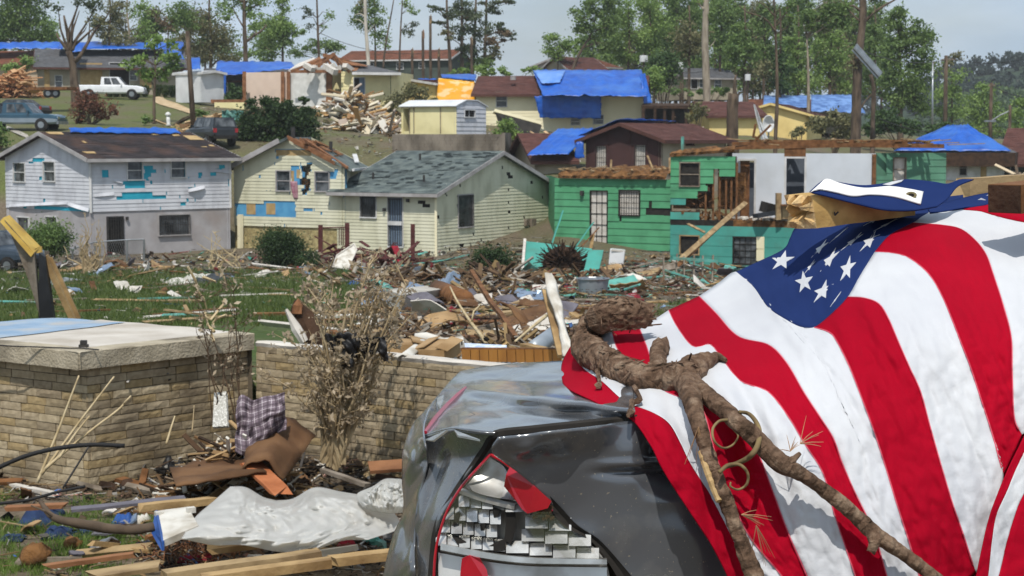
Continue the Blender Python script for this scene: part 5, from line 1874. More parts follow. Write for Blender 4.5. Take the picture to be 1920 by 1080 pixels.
def vehicle(name,label,px,py,Y,yaw,Ln,kindv,body,body2=None,cat='car',z=None,wd=1.85):
 c=P(px,py,Y)
 base=V((c.x,c.y,gz(c.x,c.y)if z is None else z))
 Rm=Matrix.Rotation(yaw,3,'Z')
 t=thing(name,label,cat,base)
 W=lambda x,y,zz:base+Rm@V((x,y,zz))
 h=Ln/2
 k=wd/2
 if kindv=='pickup':
  secs=[(-h,.55,1.02,.9),(-h+.12,.45,1.12,.98),(-.25*Ln,.42,1.12,1),(.0,.40,1.10,1),(.24*Ln,.40,1.10,1),(.40*Ln,.40,1.06,.99),(h-.12,.42,.96,.95),(h,.5,.82,.86)]
  cab=(-.14*Ln,.23*Ln,-.10*Ln,.12*Ln,1.08,1.80)
 else:
  secs=[(-h,.5,.85,.82),(-h+.15,.36,.98,.94),(-.25*Ln,.3,1.0,1),(0,.28,.96,1),(.22*Ln,.3,.95,1),(.4*Ln,.34,.86,.95),(h-.1,.38,.72,.88),(h,.44,.62,.76)]
  cab=(-.36*Ln,.2*Ln,-.22*Ln,.06*Ln,.95,1.42)
  if kindv=='suv':
   secs=[(x,a+.1,b+.12,q)for x,a,b,q in secs]
   cab=(-.48*Ln,.2*Ln,-.44*Ln,.1*Ln,1.06,1.72)
 mb=MB()
 g=[]
 for x,zl,zh,f in secs:
  yy=k*f
  g.append([W(x,-yy*.9,zl),W(x,-yy,zl+.12),W(x,-yy,(zl+zh)/2+.05),W(x,-yy*.97,zh-.08),W(x,-yy*.88,zh),W(x,yy*.88,zh),W(x,yy*.97,zh-.08),W(x,yy,(zl+zh)/2+.05),W(x,yy,zl+.12),W(x,yy*.9,zl),W(x,-yy*.9,zl)])
 mb.grid(g,matf=lambda i,j:1 if body2 and j in(0,1,7,8)else 0)
 mb.add(g[0][:10],[tuple(range(10))])
 mb.add(g[-1][:10],[tuple(range(10))])
 x0,x1,x2,x3,zb,zt=cab
 if kindv=='pickup':
  x2=x0+.08
 b_=[W(x0,-k*.9,zb),W(x1,-k*.9,zb),W(x1,k*.9,zb),W(x0,k*.9,zb)]
 t_=[W(x2,-k*.72,zt),W(x3,-k*.72,zt),W(x3,k*.72,zt),W(x2,k*.72,zt)]
 mb.add(b_+t_,[(4,5,6,7),(0,1,5,4),(1,2,6,5),(2,3,7,6),(3,0,4,7)])
 if kindv=='pickup':
  mb.box(W(-h+.06,0,.95),(.06,wd*.9,.4),Rm)
 mats=[MATS[body]]+([MATS[body2]]if body2 else[])
 mb.build('body',mats,t)
 def quad(a,b,c,d,i0,i1,j0,j1,off):
  n=(b-a).cross(d-a).normalized()
  f=lambda u,v:a.lerp(b,u).lerp(d.lerp(c,u),v)
  q=[f(i0,j0),f(i1,j0),f(i1,j1),f(i0,j1)]
  ctr=sum((b_+t_),V((0,0,0)))/8
  if n.dot(q[0]-ctr)<0:
   n=-n
  return[p+n*off for p in q]
 mb=MB()
 for(ia,ib)in((0,1),(3,2)):
  for u0,u1 in((.16,.47),(.52,.84)):
   q=quad(b_[ia],b_[ib],t_[ib],t_[ia],u0,u1,.12,.88,.012)
   mb.add(q,[(0,1,2,3)])
 mb.build('side_window',MATS['glass'],t)
 mb=MB()
 mb.add(quad(b_[1],b_[2],t_[2],t_[1],.06,.94,.1,.92,.012),[(0,1,2,3)])
 mb.build('windshield',MATS['glass'],t)
 mb=MB()
 mb.add(quad(b_[3],b_[0],t_[0],t_[3],.08,.92,.15,.9,.012),[(0,1,2,3)])
 mb.build('rear_window',MATS['glass'],t)
 if kindv=='pickup':
  mb=MB()
  mb.box(W((-h+x0)/2+.05,0,1.125),(x0+h-.2,wd*.78,.03),Rm)
  mb.build('bed',MATS['dark'],t)
 rw=.36 if kindv=='pickup' else .31
 for sx in(-h+.2*Ln,h-.18*Ln):
  for sy in(-1,1):
   c0,c1=W(sx,sy*(k-.2),rw),W(sx,sy*(k+.012),rw)
   mb=MB()
   mb.tube([W(sx,sy*(k-.24),rw),W(sx,sy*(k+.006),rw)],rw*1.22,16)
   mb.build('wheel_arch',MATS['dark'],t)
   mb=MB()
   mb.tube([c0,c0.lerp(c1,.1),c1,c1+(c1-c0)*.1],[rw*.9,rw,rw,rw*.88],16)
   ty=mb.build('wheel',MATS['rubber'],t,smooth=False)
   mb=MB()
   mb.tube([c1+(c1-c0)*.05,c1+(c1-c0)*.16],rw*.6,12)
   mb.build('rim',MATS['alu'],ty)
 mb=MB()
 for sy in(-1,1):
  mb.box(W(h-.04,sy*k*.62,.8 if kindv!='car' else .66),(.1,.34,.16),Rm)
 mb.build('headlight',MATS['chrome'],t)
 mb=MB()
 for sy in(-1,1):
  mb.box(W(-h+.03,sy*k*.78,.92 if kindv!='car' else .8),(.1,.2,.26),Rm)
 mb.build('tail_light',M('tail_red',(.35,.01,.015),(.25,.008,.01),sc=5,rough=.2,coat=.5),t)
 mb=MB()
 mb.box(W(h-.0,0,.5),(.14,wd*.86,.2),Rm)
 mb.box(W(-h+.0,0,.52),(.14,wd*.86,.2),Rm)
 mb.build('bumper',MATS['alu']if kindv=='pickup' else MATS['dark'],t)
 mb=MB()
 for sy in(-1,1):
  mb.box(W(x1-.35,sy*(k+.05),zb+.12),(.1,.2,.16),Rm)
 mb.build('mirror',MATS[body],t)
 return t
M('paint_white','#dfe1e3','#d3d5d8',sc=2,rough=.25,spec=.5,coat=.5)
M('paint_teal','#22475a','#1d3e50',sc=2,rough=.25,spec=.5,coat=.6)
M('paint_silver','#8c97a0','#7f8a93',sc=2,rough=.3,metal=.3,coat=.4)
M('paint_dark','#2b323b','#232931',sc=2,rough=.3,spec=.5,coat=.4)
M('paint_black','#15171a','#1c1f22',sc=2,rough=.3,spec=.5,coat=.4)
M('paint_slate','#36424f','#2c3743',sc=2,rough=.35,coat=.4)
vehicle('pickup_truck','white crew cab pickup parked in front of the grey ranch house',209,166,150,.06,5.7,'pickup','paint_white',cat='pickup truck')
vehicle('pickup_truck','teal and silver two tone pickup on the grass at the left edge',36,226,116,-.16,6.0,'pickup','paint_teal','paint_silver',cat='pickup truck')
vehicle('parked_car','dark sedan parked behind the teal and silver pickup',28,196,128,2.9,4.9,'car','paint_dark')
vehicle('parked_car','white sedan parked behind the end of the blue tarp',1247,194,162,3.05,3.6,'car','paint_white',wd=1.7)
vehicle('parked_car','black car with a red tail light half buried behind the black roofed house',394,244,110,2.2,4.3,'suv','paint_black')
vehicle('parked_suv','slate blue truck cut off by the left edge beside the round bush',-22,512,76,-.35,5.2,'suv','paint_slate',cat='suv')
t=thing('flatbed_trailer','rusty flatbed trailer between the demolition heap and the snapped tree','trailer',P(98,180,134))
mb=MB()
mb.beam(P(62,167,134),P(136,166,133),1.6,.22,mat=0)
mb.build('deck',MATS['wood_brown'],t)
for x in(90,104):
 mb=MB()
 mb.tube([P(x,175,133.1),P(x,175,132.8)],.36,12)
 w_=mb.build('wheel',MATS['rubber'],t)
 mb=MB()
 mb.tube([P(x,175,132.8),P(x,175,132.75)],.18,10)
 mb.build('rim',MATS['alu'],w_)
t=thing('garden_statue','small white garden pillar on the slope above the black roof','statue',P(316,238,114))
mb=MB()
mb.tube([P(316,236,114),P(316,232,114),P(315.5,226,114),P(315,218,114)],[.22,.1,.14,.1],9)
mb.build('pedestal',MATS['white_paint'],t,smooth=True)
mb=MB()
mb.tube([P(315,218,114),P(315,214,114),P(315,210,114)],[.14,.2,.06],9)
mb.build('finial',MATS['white_paint'],t,smooth=True)
mb=MB()
g=[]
for i in range(10):
 g.append([P(416+i*4.6,207+4*nz3(i*.8,1)+j*(7-.35*i),113+.3*nz3(i*.6,j*.8,4))for j in range(6)])
mb.grid(g)
tag(solid(mb.build('crumpled_metal',M('teal_metal','#5f8d85','#4b766f',sc=2,rough=.5)),.03),'crumpled grey teal panel beside the black car','panel')
M('block_tan',(1,1,1),(.74,.72,.69),sc=18,attr=True,rough=.95,bump=.45,bsc=40,dirt='#4f4436',dsc=1.2,damt=.75,bdist=.012)
BT=[lin(c)for c in('#b0a187','#a8997f','#9e8f74','#b8a98d','#a8946f','#968871')]
M('mortar','#6f6556','#584f42',sc=4,rough=1,bump=.4)
M('cap_stone','#b3a995','#9c927e',sc=5,rough=.95,bump=.5,bsc=40,dirt='#4f473b',dsc=2.2,damt=.75,bdist=.03)
M('slab_top','#c3bdb4','#b1aaa0',sc=2,rough=.95,bump=.25,bsc=30,dirt='#94897a',dsc=1.5,damt=.6)
M('slab_blue','#7d95ad','#93a6b8',sc=3,rough=.85,bump=.2,dirt='#a9a59e',dsc=2.2,damt=.85)
def block_run(mb,A,B,z0,z1,ch=.076,bl=.27,skip=None,dep=.12,lip=.0):
 w=Wall(A,B)
 n=int(round((z1-z0)/ch))
 for r in range(n):
  u=-bl*R.random()
  while u<w.len:
   l=bl*R.uniform(.8,1.25)
   a,b=max(0,u),min(w.len,u+l)
   u+=l
   if b-a<.04:
    continue
   za,zb=z0+r*ch+.0035,z0+(r+1)*ch-.0035
   if skip and skip((a+b)/2,(za+zb)/2,w):
    continue
   o0=R.uniform(-.002,.006)
   ku,kz=5,3
   g=[]
   for i in range(ku):
    row=[]
    for j in range(kz):
     e=0 if(0<i<ku-1 and 0<j<kz-1)else 1
     row.append(w.pt(a+.004+(b-a-.008)*i/(ku-1),za+(zb-za)*j/(kz-1),o0+(R.uniform(.001,.006)if not e else R.uniform(-.002,.002))))
    g.append(row)
   bc=R.choice(BT)
   mb.grid(g,col=bc)
   for(p,q)in(((a+.004,za),(b-.004,za)),((b-.004,za),(b-.004,zb)),((b-.004,zb),(a+.004,zb)),((a+.004,zb),(a+.004,za))):
    mb.add([w.pt(*p,o0),w.pt(*q,o0),w.pt(*q,-.04),w.pt(*p,-.04)],[(0,1,2,3)],0,bc)
 return w
def foundation():
 zt=4.08
 C=plan(150,15.5,660)
 Rr=plan(472,17.0,625)
 Lf=V((-5.6,16.75))
 C0=V((C.x+.03,C.y+.05))
 t=thing('foundation_stub','tan block foundation stub with concrete slab top and faded blue stripe','foundation',v3(C,2.8))
 z0=2.62
 zc=3.935
 mb=MB()
 insA,insB=C0+V((0,.06)),Rr+V((-.03,.06))
 block_run(mb,Lf+V((0,.06)),insA,z0,zc,skip=lambda u,z,w:False)
 block_run(mb,insA,insB,z0,zc)
 mb.build('blocks',MATS['block_tan'],t)
 mb=MB()
 for a,b in((Lf+V((0,.06)),insA),(insA,insB)):
  w=Wall(a,b)
  mb.add([w.pt(0,z0,-.016),w.pt(w.len,z0,-.016),w.pt(w.len,zc,-.016),w.pt(0,zc,-.016)],[(0,1,2,3)])
 mb.build('mortar',MATS['mortar'],t)
 mb=MB()
 Bk=Rr+(Lf-C)*1.0
 for a,b in((Lf,C),(C,Rr)):
  w0=Wall(a,b)
  w=Wall(a,b+w0.d*.05)if b is C else Wall(a-w0.d*.05,b)
  n=max(2,int(w.len/.05))
  g=[]
  for k in range(n+1):
   u=w.len*k/n
   cx=.003*nz3(u*9,a.x,1)+.006*min(0,nz3(u*3.1,a.y,4))
   g.append([w.pt(u,zc-.02,-.06),w.pt(u,zc-.015+cx,.034+cx),w.pt(u,zc+.07,.038+cx*1.5),w.pt(u,zt-.007,.04+cx*2),w.pt(u,zt-.001+cx*.3,.033+cx),w.pt(u,zt,-.22)])
  mb.grid(g)
 mb.build('cap_course',MATS['cap_stone'],t,smooth=False)
 mb=MB()
 BL=Lf+(Rr-C)*1.15
 BR=Rr+(Lf-C).normalized()*.05
 F0=0.2
 inn=lambda p:p
 e1,e2=(Rr-C).normalized(),(Lf-C).normalized()
 pc=[C+e1*.2+e2*.2,Rr+e2*.2+e1*.02,Lf+(Rr-C)+e1*.02,Lf+e1*.2]
 g=[]
 for i in range(24):
  row=[]
  for j in range(24):
   p=pc[0].lerp(pc[1],i/23).lerp(pc[3].lerp(pc[2],i/23),j/23)
   row.append(v3(p,zt-.002+.012*nz3(p.x*2,p.y*2)))
  g.append(row)
 mb.grid(g)
 mb.build('slab',MATS['slab_top'],t,smooth=True)
 mb=MB()
 g=[]
 W_=lambda px,py:None
 def onz(px,py,z):
  r=ray(px,py)
  k=(z-ZC)/r.z
  return V((r.x*k,r.y*k,z))
 for i in range(20):
  s=i/19
  row=[]
  for j in range(7):
   q=j/6
   a=np.array((-40,607))*(1-s)+np.array((110,597))*s
   b=np.array((-40,640))*(1-s)+np.array((236,606))*s
   c=a*(1-q)+b*q
   p=onz(c[0],c[1],zt)
   p.z=zt+.006+.012*nz3(p.x*2,p.y*2)
   row.append(p)
  g.append(row)
 mb.grid(g)
 mb.build('blue_stripe',MATS['slab_blue'],t,smooth=True)
 mb=MB()
 for a,b in((Rr,Rr+(Lf-C)),(Rr+(Lf-C),Lf)):
  w=Wall(a,b)
  mb.add([w.pt(0,2.6,0),w.pt(w.len,2.6,0),w.pt(w.len,zt-.01,0),w.pt(0,zt-.01,0)],[(0,1,2,3)])
 mb.build('rear_faces',MATS['mortar'],t)
 q=onz(157,651,zt)
 b=thing('steel_bracket','small rusty steel bracket on the near edge of the slab','bracket',q)
 mb=MB()
 mb.box(q+V((0,0,.045)),(.055,.05,.035))
 mb.box(q+V((0,0,.012)),(.08,.06,.025))
 mb.build('plate',MATS['iron'],b)
 mb=MB()
 mb.tube([onz(x,y,zt+.012)for x,y in((-30,645),(20,649),(80,651),(130,653),(157,653),(185,656))],.007,5)
 tag(mb.build('cable',MATS['iron']),'thin black cable lying along the front edge of the slab','cable')
 A,B=plan(470,17.02,645),V((3.3,12.61))
 A=A+V((.05,0))
 t=thing('retaining_wall','tan block wall with white plaster edge running behind the grey car','wall',v3(A.lerp(B,.4),2.8))
 zw=3.97
 cav=[(290,872),(330,822),(400,790),(430,800),(430,890)]
 mb=MB()
 block_run(mb,A,B,2.6,zw-.02)
 mb.build('blocks',MATS['block_tan'],t)
 w=Wall(A,B)
 mb=MB()
 mb.add([w.pt(0,2.5,-.016),w.pt(w.len,2.5,-.016),w.pt(w.len,zw,-.016),w.pt(0,zw,-.016)],[(0,1,2,3)])
 mb.build('mortar',MATS['mortar'],t)
 mb=MB()
 g=[]
 for k in range(60):
  u=w.len*k/59
  h=.03+.02*nz3(u*4,1)
  g.append([w.pt(u,zw-.025,.0),w.pt(u,zw+h*.4,.012+.01*nz3(u*9,2)),w.pt(u,zw+h,-.02),w.pt(u,zw+h*.5,-.2),w.pt(u,zw-.12,-.55)])
 mb.grid(g)
 mb.build('plaster_edge',MATS['white_dirty'],t)
foundation()
def onwall_depth(px):
 0
 return None
def twig_plant(label,name,Y,roots,n,tops,r0=.012,mat='dry_twig',spread=14,cat='shrub',curl=0,leafn=0):
 p0=P(*roots[0],Y)
 t=thing(name,label,cat,V((p0.x,p0.y,gz(p0.x,p0.y))))
 mb=MB()
 ends=[]
 for k in range(n):
  rx,ry=R.choice(roots)
  tx,ty=R.choice(tops)
  tx+=R.gauss(0,spread)
  ty+=R.gauss(0,spread)
  dy=R.uniform(-.25,.25)
  pts=[]
  m=6
  wob=R.uniform(-14,14)
  for i in range(m):
   s=i/(m-1)
   pts.append(P(rx+(tx-rx)*s**1.2+wob*sin(s*3.1)+R.gauss(0,3.5),ry+(ty-ry)*s+R.gauss(0,2),Y+dy*s))
  rr=r0*R.uniform(.6,1.3)
  mb.tube(pts,[rr*(1-.75*i/(m-1))for i in range(m)],5,rough=.15)
  for _ in range(R.randint(3,6)):
   i=R.randint(2,m-1)
   s=pts[i]
   d=V((R.gauss(0,.11),R.gauss(0,.08),R.uniform(.0,.2)))
   q=s+d
   mb.tube([s,s+d*.5+V((R.gauss(0,.02),0,R.gauss(0,.02))),q],[rr*.4,rr*.3,.0025],4)
   ends.append(q)
   for _ in range(R.randint(1,3)):
    e=q+V((R.gauss(0,.05),R.gauss(0,.04),R.uniform(-.03,.08)))
    mb.tube([q.lerp(s,R.random()*.5),e],[.004,.002],4)
    ends.append(e)
  ends+=[V(p)for p in pts[2:]]
 mb.build('stems',MATS[mat],t)
 if leafn:
  n_=leafn
  ci=RN.integers(0,len(ends),n_)
  pos=np.array([tuple(ends[i])for i in ci])+RN.normal(size=(n_,3))*.025
  t1=RN.normal(size=(n_,3))
  t1/=np.linalg.norm(t1,axis=1)[:,None]
  t2=np.cross(t1,RN.normal(size=(n_,3)))
  t2/=np.linalg.norm(t2,axis=1)[:,None]
  sz=RN.uniform(.02,.065,(n_,1))
  q=np.stack([pos-t1*sz*.6,pos-t2*sz*.28,pos+t1*sz*.6,pos+t2*sz*.28],axis=1).reshape(-1,3)
  k=RN.uniform(0,1,(n_,1))
  cc=np.array(GREENS['dry'][0])*(1-k)+np.array(GREENS['dry'][1])*k
  np_mesh('withered_leaves',q,4,cc,MATS['leaf'],t)
 return t
M('dry_twig','#b5a382','#8f7c5e',sc=8,rough=.95)
M('pale_twig','#c9b895','#a8946f',sc=8,rough=.9)
M('dark_twig','#5f4d3c','#463729',sc=8,rough=.95)
twig_plant('tall dead shrub with withered tan leaves in front of the block wall','dead_shrub',15.0,[(618,872),(630,880),(606,866),(640,870)],46,[(640,520),(690,510),(720,530),(610,560),(660,560),(700,580),(590,600),(735,560),(650,640),(690,680),(600,700),(560,690),(715,640)],.017,spread=22,leafn=3800)
twig_plant('thin dark stem plant with drooping pale tufts beside the slab corner','dead_plant',15.6,[(440,800),(452,830),(404,790)],9,[(395,560),(415,600),(430,560),(440,640),(380,570)],.008,'dark_twig',12,leafn=200)
t=thing('dead_plant','pale shredded plant scraps hung high above the slab edge','shrub',P(400,620,16.3))
mb=MB()
for(a,b)in(((384,585),(396,600)),((370,545),(388,580)),((352,500),(372,545)),((396,600),(420,560)),((410,500),(424,540)),((380,520),(405,530)),((402,622),(385,590)),((424,590),(398,606)),((400,640),(402,600))):
 p,q=P(*a,16.2),P(*b,16.3)
 mb.tube([p,p.lerp(q,.5)+V((R.gauss(0,.03),0,R.gauss(0,.03))),q],[.014,.011,.006],5,rough=.4)
mb.build('stems',MATS['pale_twig'],t)
for lab,pts,r,Yd,mat in(('pale bare stick fanning left in front of the block stub',[(70,905),(92,850),(112,800),(148,704)],.012,14.6,'pale_twig'),('long pale stick leaning up right before the block stub',[(78,890),(110,845),(150,790),(214,706)],.012,14.55,'pale_twig'),('crooked pale stick with a forked tip before the block stub',[(84,880),(130,840),(180,800),(222,768),(244,744)],.013,14.5,'pale_twig'),('short pale stick beside the crooked one',[(110,860),(140,815),(168,780)],.011,14.45,'pale_twig'),('short stick standing against the right face of the stub',[(312,832),(320,805),(328,780)],.01,15.2,'pale_twig'),('thin stick standing right of it against the block stub',[(360,810),(362,790),(364,760)],.006,15.6,'dry_twig'),('black sagging hose stretched across the left of the block stub',[(-20,885),(40,858),(100,842),(170,834),(234,836)],.02,13.9,'rubber'),('thin dark rod leaning by the sticks in the debris',[(118,915),(140,880),(166,838)],.008,13.8,'iron'),('second black hose lying low over the debris at left',[(-10,945),(50,938),(110,922),(160,912)],.013,13.4,'rubber')):
 mb=MB()
 q=spline([tuple(P(x,y,Yd+.05*i))for i,(x,y)in enumerate(pts)],len(pts)*5)
 mb.tube(q,[r*(1.15-.6*i/len(q))if mat not in('rubber','iron')else r for i in range(len(q))],6,rough=.08)
 if 'forked' in lab:
  mb.tube([P(222,768,14.7),P(232,766,14.7)],.007,5)
  mb.tube([P(222,768,14.7),P(236,752,14.65),P(246,742,14.65)],.007,5)
 tag(mb.build('hose' if mat=='rubber' else 'dry_stick' if mat!='iron' else 'metal_rod',MATS[mat],smooth=True),lab,'hose' if mat=='rubber' else 'stick' if mat!='iron' else 'rod')
def drape(name,label,cat,mat,corners,Y,nu=22,nv=20,amp=.05,fold=6,seed=0,thick=.006,keep=None):
 0
 a,b,c,d=[np.array(q,float)for q in corners]
 g=[]
 for i in range(nu):
  s=i/(nu-1)
  row=[]
  for j in range(nv):
   t_=j/(nv-1)
   q=(a*(1-s)+b*s)*(1-t_)+(d*(1-s)+c*s)*t_
   e=1 if 0<s<1 and 0<t_<1 else 0
   q=q+np.array((nz3(s*4,t_*4,seed)*6,nz3(s*5,t_*3,seed+3)*8))
   dy=amp*(sin(s*fold+seed+1.6*nz3(s*2,t_*2,seed))*(.4+t_)+1.2*nz3(s*5,t_*4,seed+8))-.25*(1-t_)**3*amp*8*0
   row.append(P(q[0],q[1],Y+dy))
  g.append(row)
 mb=MB()
 mb.grid(g,matf=None)
 if keep:
  mb.f=[f for k,f in enumerate(mb.f)if keep(k//(nv-1)/(nu-2),k%(nv-1)/(nv-2))]
  mb.m=mb.m[:len(mb.f)]
  mb.c=mb.c[:len(mb.f)]
 o=mb.build(name,MATS[mat],smooth=True)
 solid(o,thick)
 return tag(o,label,cat)
M('black_cloth',(.008,.008,.009),(.02,.02,.022),sc=5,rough=.55,spec=.4)
drape('black_fabric','black plastic fabric caught in the middle of the dead shrub','fabric','black_cloth',[(608,628),(668,622),(672,690),(640,692)],14.85,seed=1,amp=.07,keep=lambda s,t:t<.55+.5*abs(sin(s*7)))
drape('black_fabric','second black rag wrapped around right stems of the dead shrub','fabric','black_cloth',[(664,632),(722,632),(730,680),(668,668)],14.9,seed=5,amp=.07,keep=lambda s,t:t<.6+.5*abs(sin(s*5)))
def plaid():
 m,n,b=bsdf('plaid')
 nn,ll=n.nodes.new,n.links.new
 uv=nn('ShaderNodeAttribute')
 uv.attribute_name='weave'
 sp=nn('ShaderNodeSeparateXYZ')
 ll(uv.outputs['Vector'],sp.inputs[0])
 base=lin('#6d6069')
 prev=None
 for ax,sc,lo,hi,colr,k in(('X',7,.72,.8,'#d5ccd0',.55),('Y',7,.72,.8,'#d5ccd0',.55),('X',7,.2,.45,'#3d3139',.6),('Y',7,.2,.45,'#3d3139',.6)):
  mu=nn('ShaderNodeMath')
  mu.operation='MULTIPLY'
  mu.inputs[1].default_value=sc
  ll(sp.outputs[ax],mu.inputs[0])
  fr=nn('ShaderNodeMath')
  fr.operation='FRACT'
  ll(mu.outputs[0],fr.inputs[0])
  a=nn('ShaderNodeMath')
  a.operation='GREATER_THAN'
  a.inputs[1].default_value=lo
  c=nn('ShaderNodeMath')
  c.operation='LESS_THAN'
  c.inputs[1].default_value=hi
  ll(fr.outputs[0],a.inputs[0])
  ll(fr.outputs[0],c.inputs[0])
  q=nn('ShaderNodeMath')
  q.operation='MULTIPLY'
  ll(a.outputs[0],q.inputs[0])
  ll(c.outputs[0],q.inputs[1])
  q2=nn('ShaderNodeMath')
  q2.operation='MULTIPLY'
  q2.inputs[1].default_value=k
  ll(q.outputs[0],q2.inputs[0])
  x=nn('ShaderNodeMix')
  x.data_type='RGBA'
  ll(q2.outputs[0],x.inputs['Factor'])
  if prev is None:
   x.inputs['A'].default_value=(*base,1)
  else:
   ll(prev,x.inputs['A'])
  x.inputs['B'].default_value=(*lin(colr),1)
  prev=x.outputs['Result']
 ll(prev,b.inputs['Base Color'])
 b.inputs['Roughness'].default_value=.9
 MATS['plaid']=m
plaid()
def plaid_cloth():
 nu,nv=34,40
 mb=MB()
 g=[]
 top=spline([(444,752),(452,743),(480,748),(510,742),(534,735)],nu)
 bot=spline([(440,846),(462,852),(478,838),(500,826),(536,806)],nu)
 uvs=[]
 for i in range(nu):
  row=[]
  for j in range(nv):
   s,t=i/(nu-1),j/(nv-1)
   q=top[i]*(1-t)+bot[i]*t
   fold=.10*max(0,sin((s*.9+t*.55)*7.5-1.4))*(.25+t)+.05*nz3(s*5,t*4,3)+.03*nz3(s*11,t*9,5)
   row.append(P(q[0]+5*nz3(s*3,t*3),q[1]+4*nz3(s*4,t*3,9),14.5-.25*sin(min(1,t*1.6)*1.5)*.5+fold))
   uvs.append((s*.95,t*.9,0))
  g.append(row)
 mb.grid(g)
 o=mb.build('plaid_cloth',MATS['plaid'],smooth=True)
 at=o.data.attributes.new('weave','FLOAT_VECTOR','POINT')
 at.data.foreach_set('vector',np.array(uvs,np.float32).ravel())
 solid(o,.006)
 tag(o,'grey purple plaid shirt draped over wreckage in front of the block wall','cloth')
plaid_cloth()
def sheet(name,label,cat,mat,pts,thick=.02,lift=.05,bend=0,nu=10,nv=10,group=None,seed=0,amp=.0,Ys=None):
 0
 cs=[P(x,y,Yk)if Yk else G(x,y)+V((0,0,lift))for(x,y),Yk in zip(pts,Ys or[None]*4)]
 nrm=(cs[1]-cs[0]).cross(cs[3]-cs[0]).normalized()
 if nrm.z<0:
  nrm=-nrm
 g=[]
 for i in range(nu):
  row=[]
  for j in range(nv):
   s,t=i/(nu-1),j/(nv-1)
   p=cs[0].lerp(cs[1],s).lerp(cs[3].lerp(cs[2],s),t)
   p=p+nrm*(bend*sin(pi*s)+amp*nz3(s*4+seed,t*4,seed))
   if s in(0,1)or t in(0,1):
    p=p+(cs[1]-cs[0])*.02*nz3(s*9,t*9,seed+1)+(cs[3]-cs[0])*.02*nz3(s*8,t*8,seed+2)
   row.append(p)
  g.append(row)
 mb=MB()
 mb.grid(g)
 o=mb.build(name,MATS[mat],smooth=bool(bend or amp))
 m=solid(o,thick)
 return tag(o,label,cat,group)
def plank(label,a,b,wd,ht,mat,Ya=None,Yb=None,name='wood_plank',cat='plank',lift=None,group=None,roll=0,jag=.02):
 lift=ht/2+.01 if lift is None else lift
 p=P(*a,Ya)if Ya else G(*a)+V((0,0,lift))
 q=P(*b,Yb)if Yb else G(*b)+V((0,0,lift))
 mb=MB()
 d=(q-p)
 up=V((0,0,1))
 n=5
 ring=[]
 sd_=d.cross(up).normalized()
 u=sd_.cross(d).normalized()
 if roll:
  M_=Matrix.Rotation(roll,3,d.normalized())
  sd_,u=M_@sd_,M_@u
 vs=[]
 for i in range(n):
  c=p.lerp(q,i/(n-1))+u*(.01*d.length*R.uniform(-.5,.5)if 0<i<n-1 else 0)
  for x,y in((-1,-1),(1,-1),(1,1),(-1,1)):
   e=d.normalized()*R.uniform(-jag,jag)*2 if i in(0,n-1)else V((0,0,0))
   vs.append(c+sd_*x*wd/2+u*y*ht/2+e)
 fs=[(3,2,1,0),tuple(range(4*n-4,4*n))]
 for i in range(n-1):
  for j in range(4):
   fs.append((i*4+j,i*4+(j+1)%4,(i+1)*4+(j+1)%4,(i+1)*4+j))
 mb.add(vs,fs)
 return tag(mb.build(name,MATS[mat]),label,cat,group)
M('rust_brown_sheet','#705339','#523926',sc=3,rough=.9,bump=.5,bsc=12,dirt='#4a3420',dsc=2,damt=.6)
M('cardboard','#a68a66','#8f7450',sc=3,rough=.9,bump=.15,dirt='#7b5c39',dsc=3,damt=.4)
M('speckle_white','#cfcec8','#a5a39c',sc=60,rough=.9,lo=.42,hi=.52)
M('foam_white','#cfccc4','#bdb9b0',sc=4,rough=.9,bump=.2,bsc=30,dirt='#8f836f',dsc=4,damt=.6)
M('denim','#2c3d5e','#1e2a44',sc=8,rough=.95)
M('blue_plastic','#2f5496','#27467f',sc=3,rough=.4)
M('brick_red','#8a4a38','#6c3a2c',sc=6,rough=.95,bump=.5)
M('slate','#6b6870','#56535a',sc=4,rough=.9,bump=.4)
M('red_cloth','#8e1c2c','#6a1320',sc=4,rough=.9)
M('grey_pipe','#98a0a8','#848c94',sc=2,rough=.4,metal=.3)
sheet('white_board','speckled white board standing upright against the block stub','board','speckle_white',[(403,738),(425,735),(428,800),(400,802)],.03,Ys=[15.7,15.65,15.4,15.45])
sheet('rusty_sheet','bent brown sheet propped up under the plaid shirt','sheet','rust_brown_sheet',[(470,800),(592,818),(530,900),(455,880)],.015,Ys=[15.0,14.8,13.9,13.9],bend=.12,seed=3,amp=.05)
sheet('rusty_sheet','flat brown sheet lying left of the plaid shirt','sheet','rust_brown_sheet',[(318,878),(452,852),(500,886),(330,912)],.02,seed=5,amp=.05,Ys=[14.5,14.7,13.8,13.5])
sheet('plywood_piece','brown board leaning at the far end of the block wall by the car','board','wood_orange',[(690,868),(772,862),(776,880),(694,886)],.03,Ys=[14.6,14.5,14.4,14.4])
M('plank_orange','#b4714a','#955835',sc=5,rough=.85,bump=.3)
plank('orange brown broken plank lying below the plaid shirt',(466,864),(528,924),.17,.025,'plank_orange',14.1,13.5,jag=.05)
plank('long yellow board lying behind the white plastic sheet',(262,952),(400,938),.09,.05,'wood_yellow',12.95,13.2)
plank('longest heavy beam at the bottom edge of the yard',(306,1084),(598,1042),.13,.09,'wood_pale',11.7,12.05)
plank('orange yellow beam lying below the longest beam',(380,1086),(622,1054),.11,.06,'wood_yellow',11.55,11.8)
plank('yellow beam end between the plastic sheet and the car bumper',(622,1052),(728,1040),.12,.06,'wood_yellow',11.9,12.0)
plank('pale plank under the left corner of the plastic sheet',(388,1030),(480,1018),.2,.04,'wood_yellow',12.25,12.4)
plank('red brown thin board lying in the grass at the bottom left',(90,1062),(250,1040),.07,.03,'wood_orange',11.85,12.1)
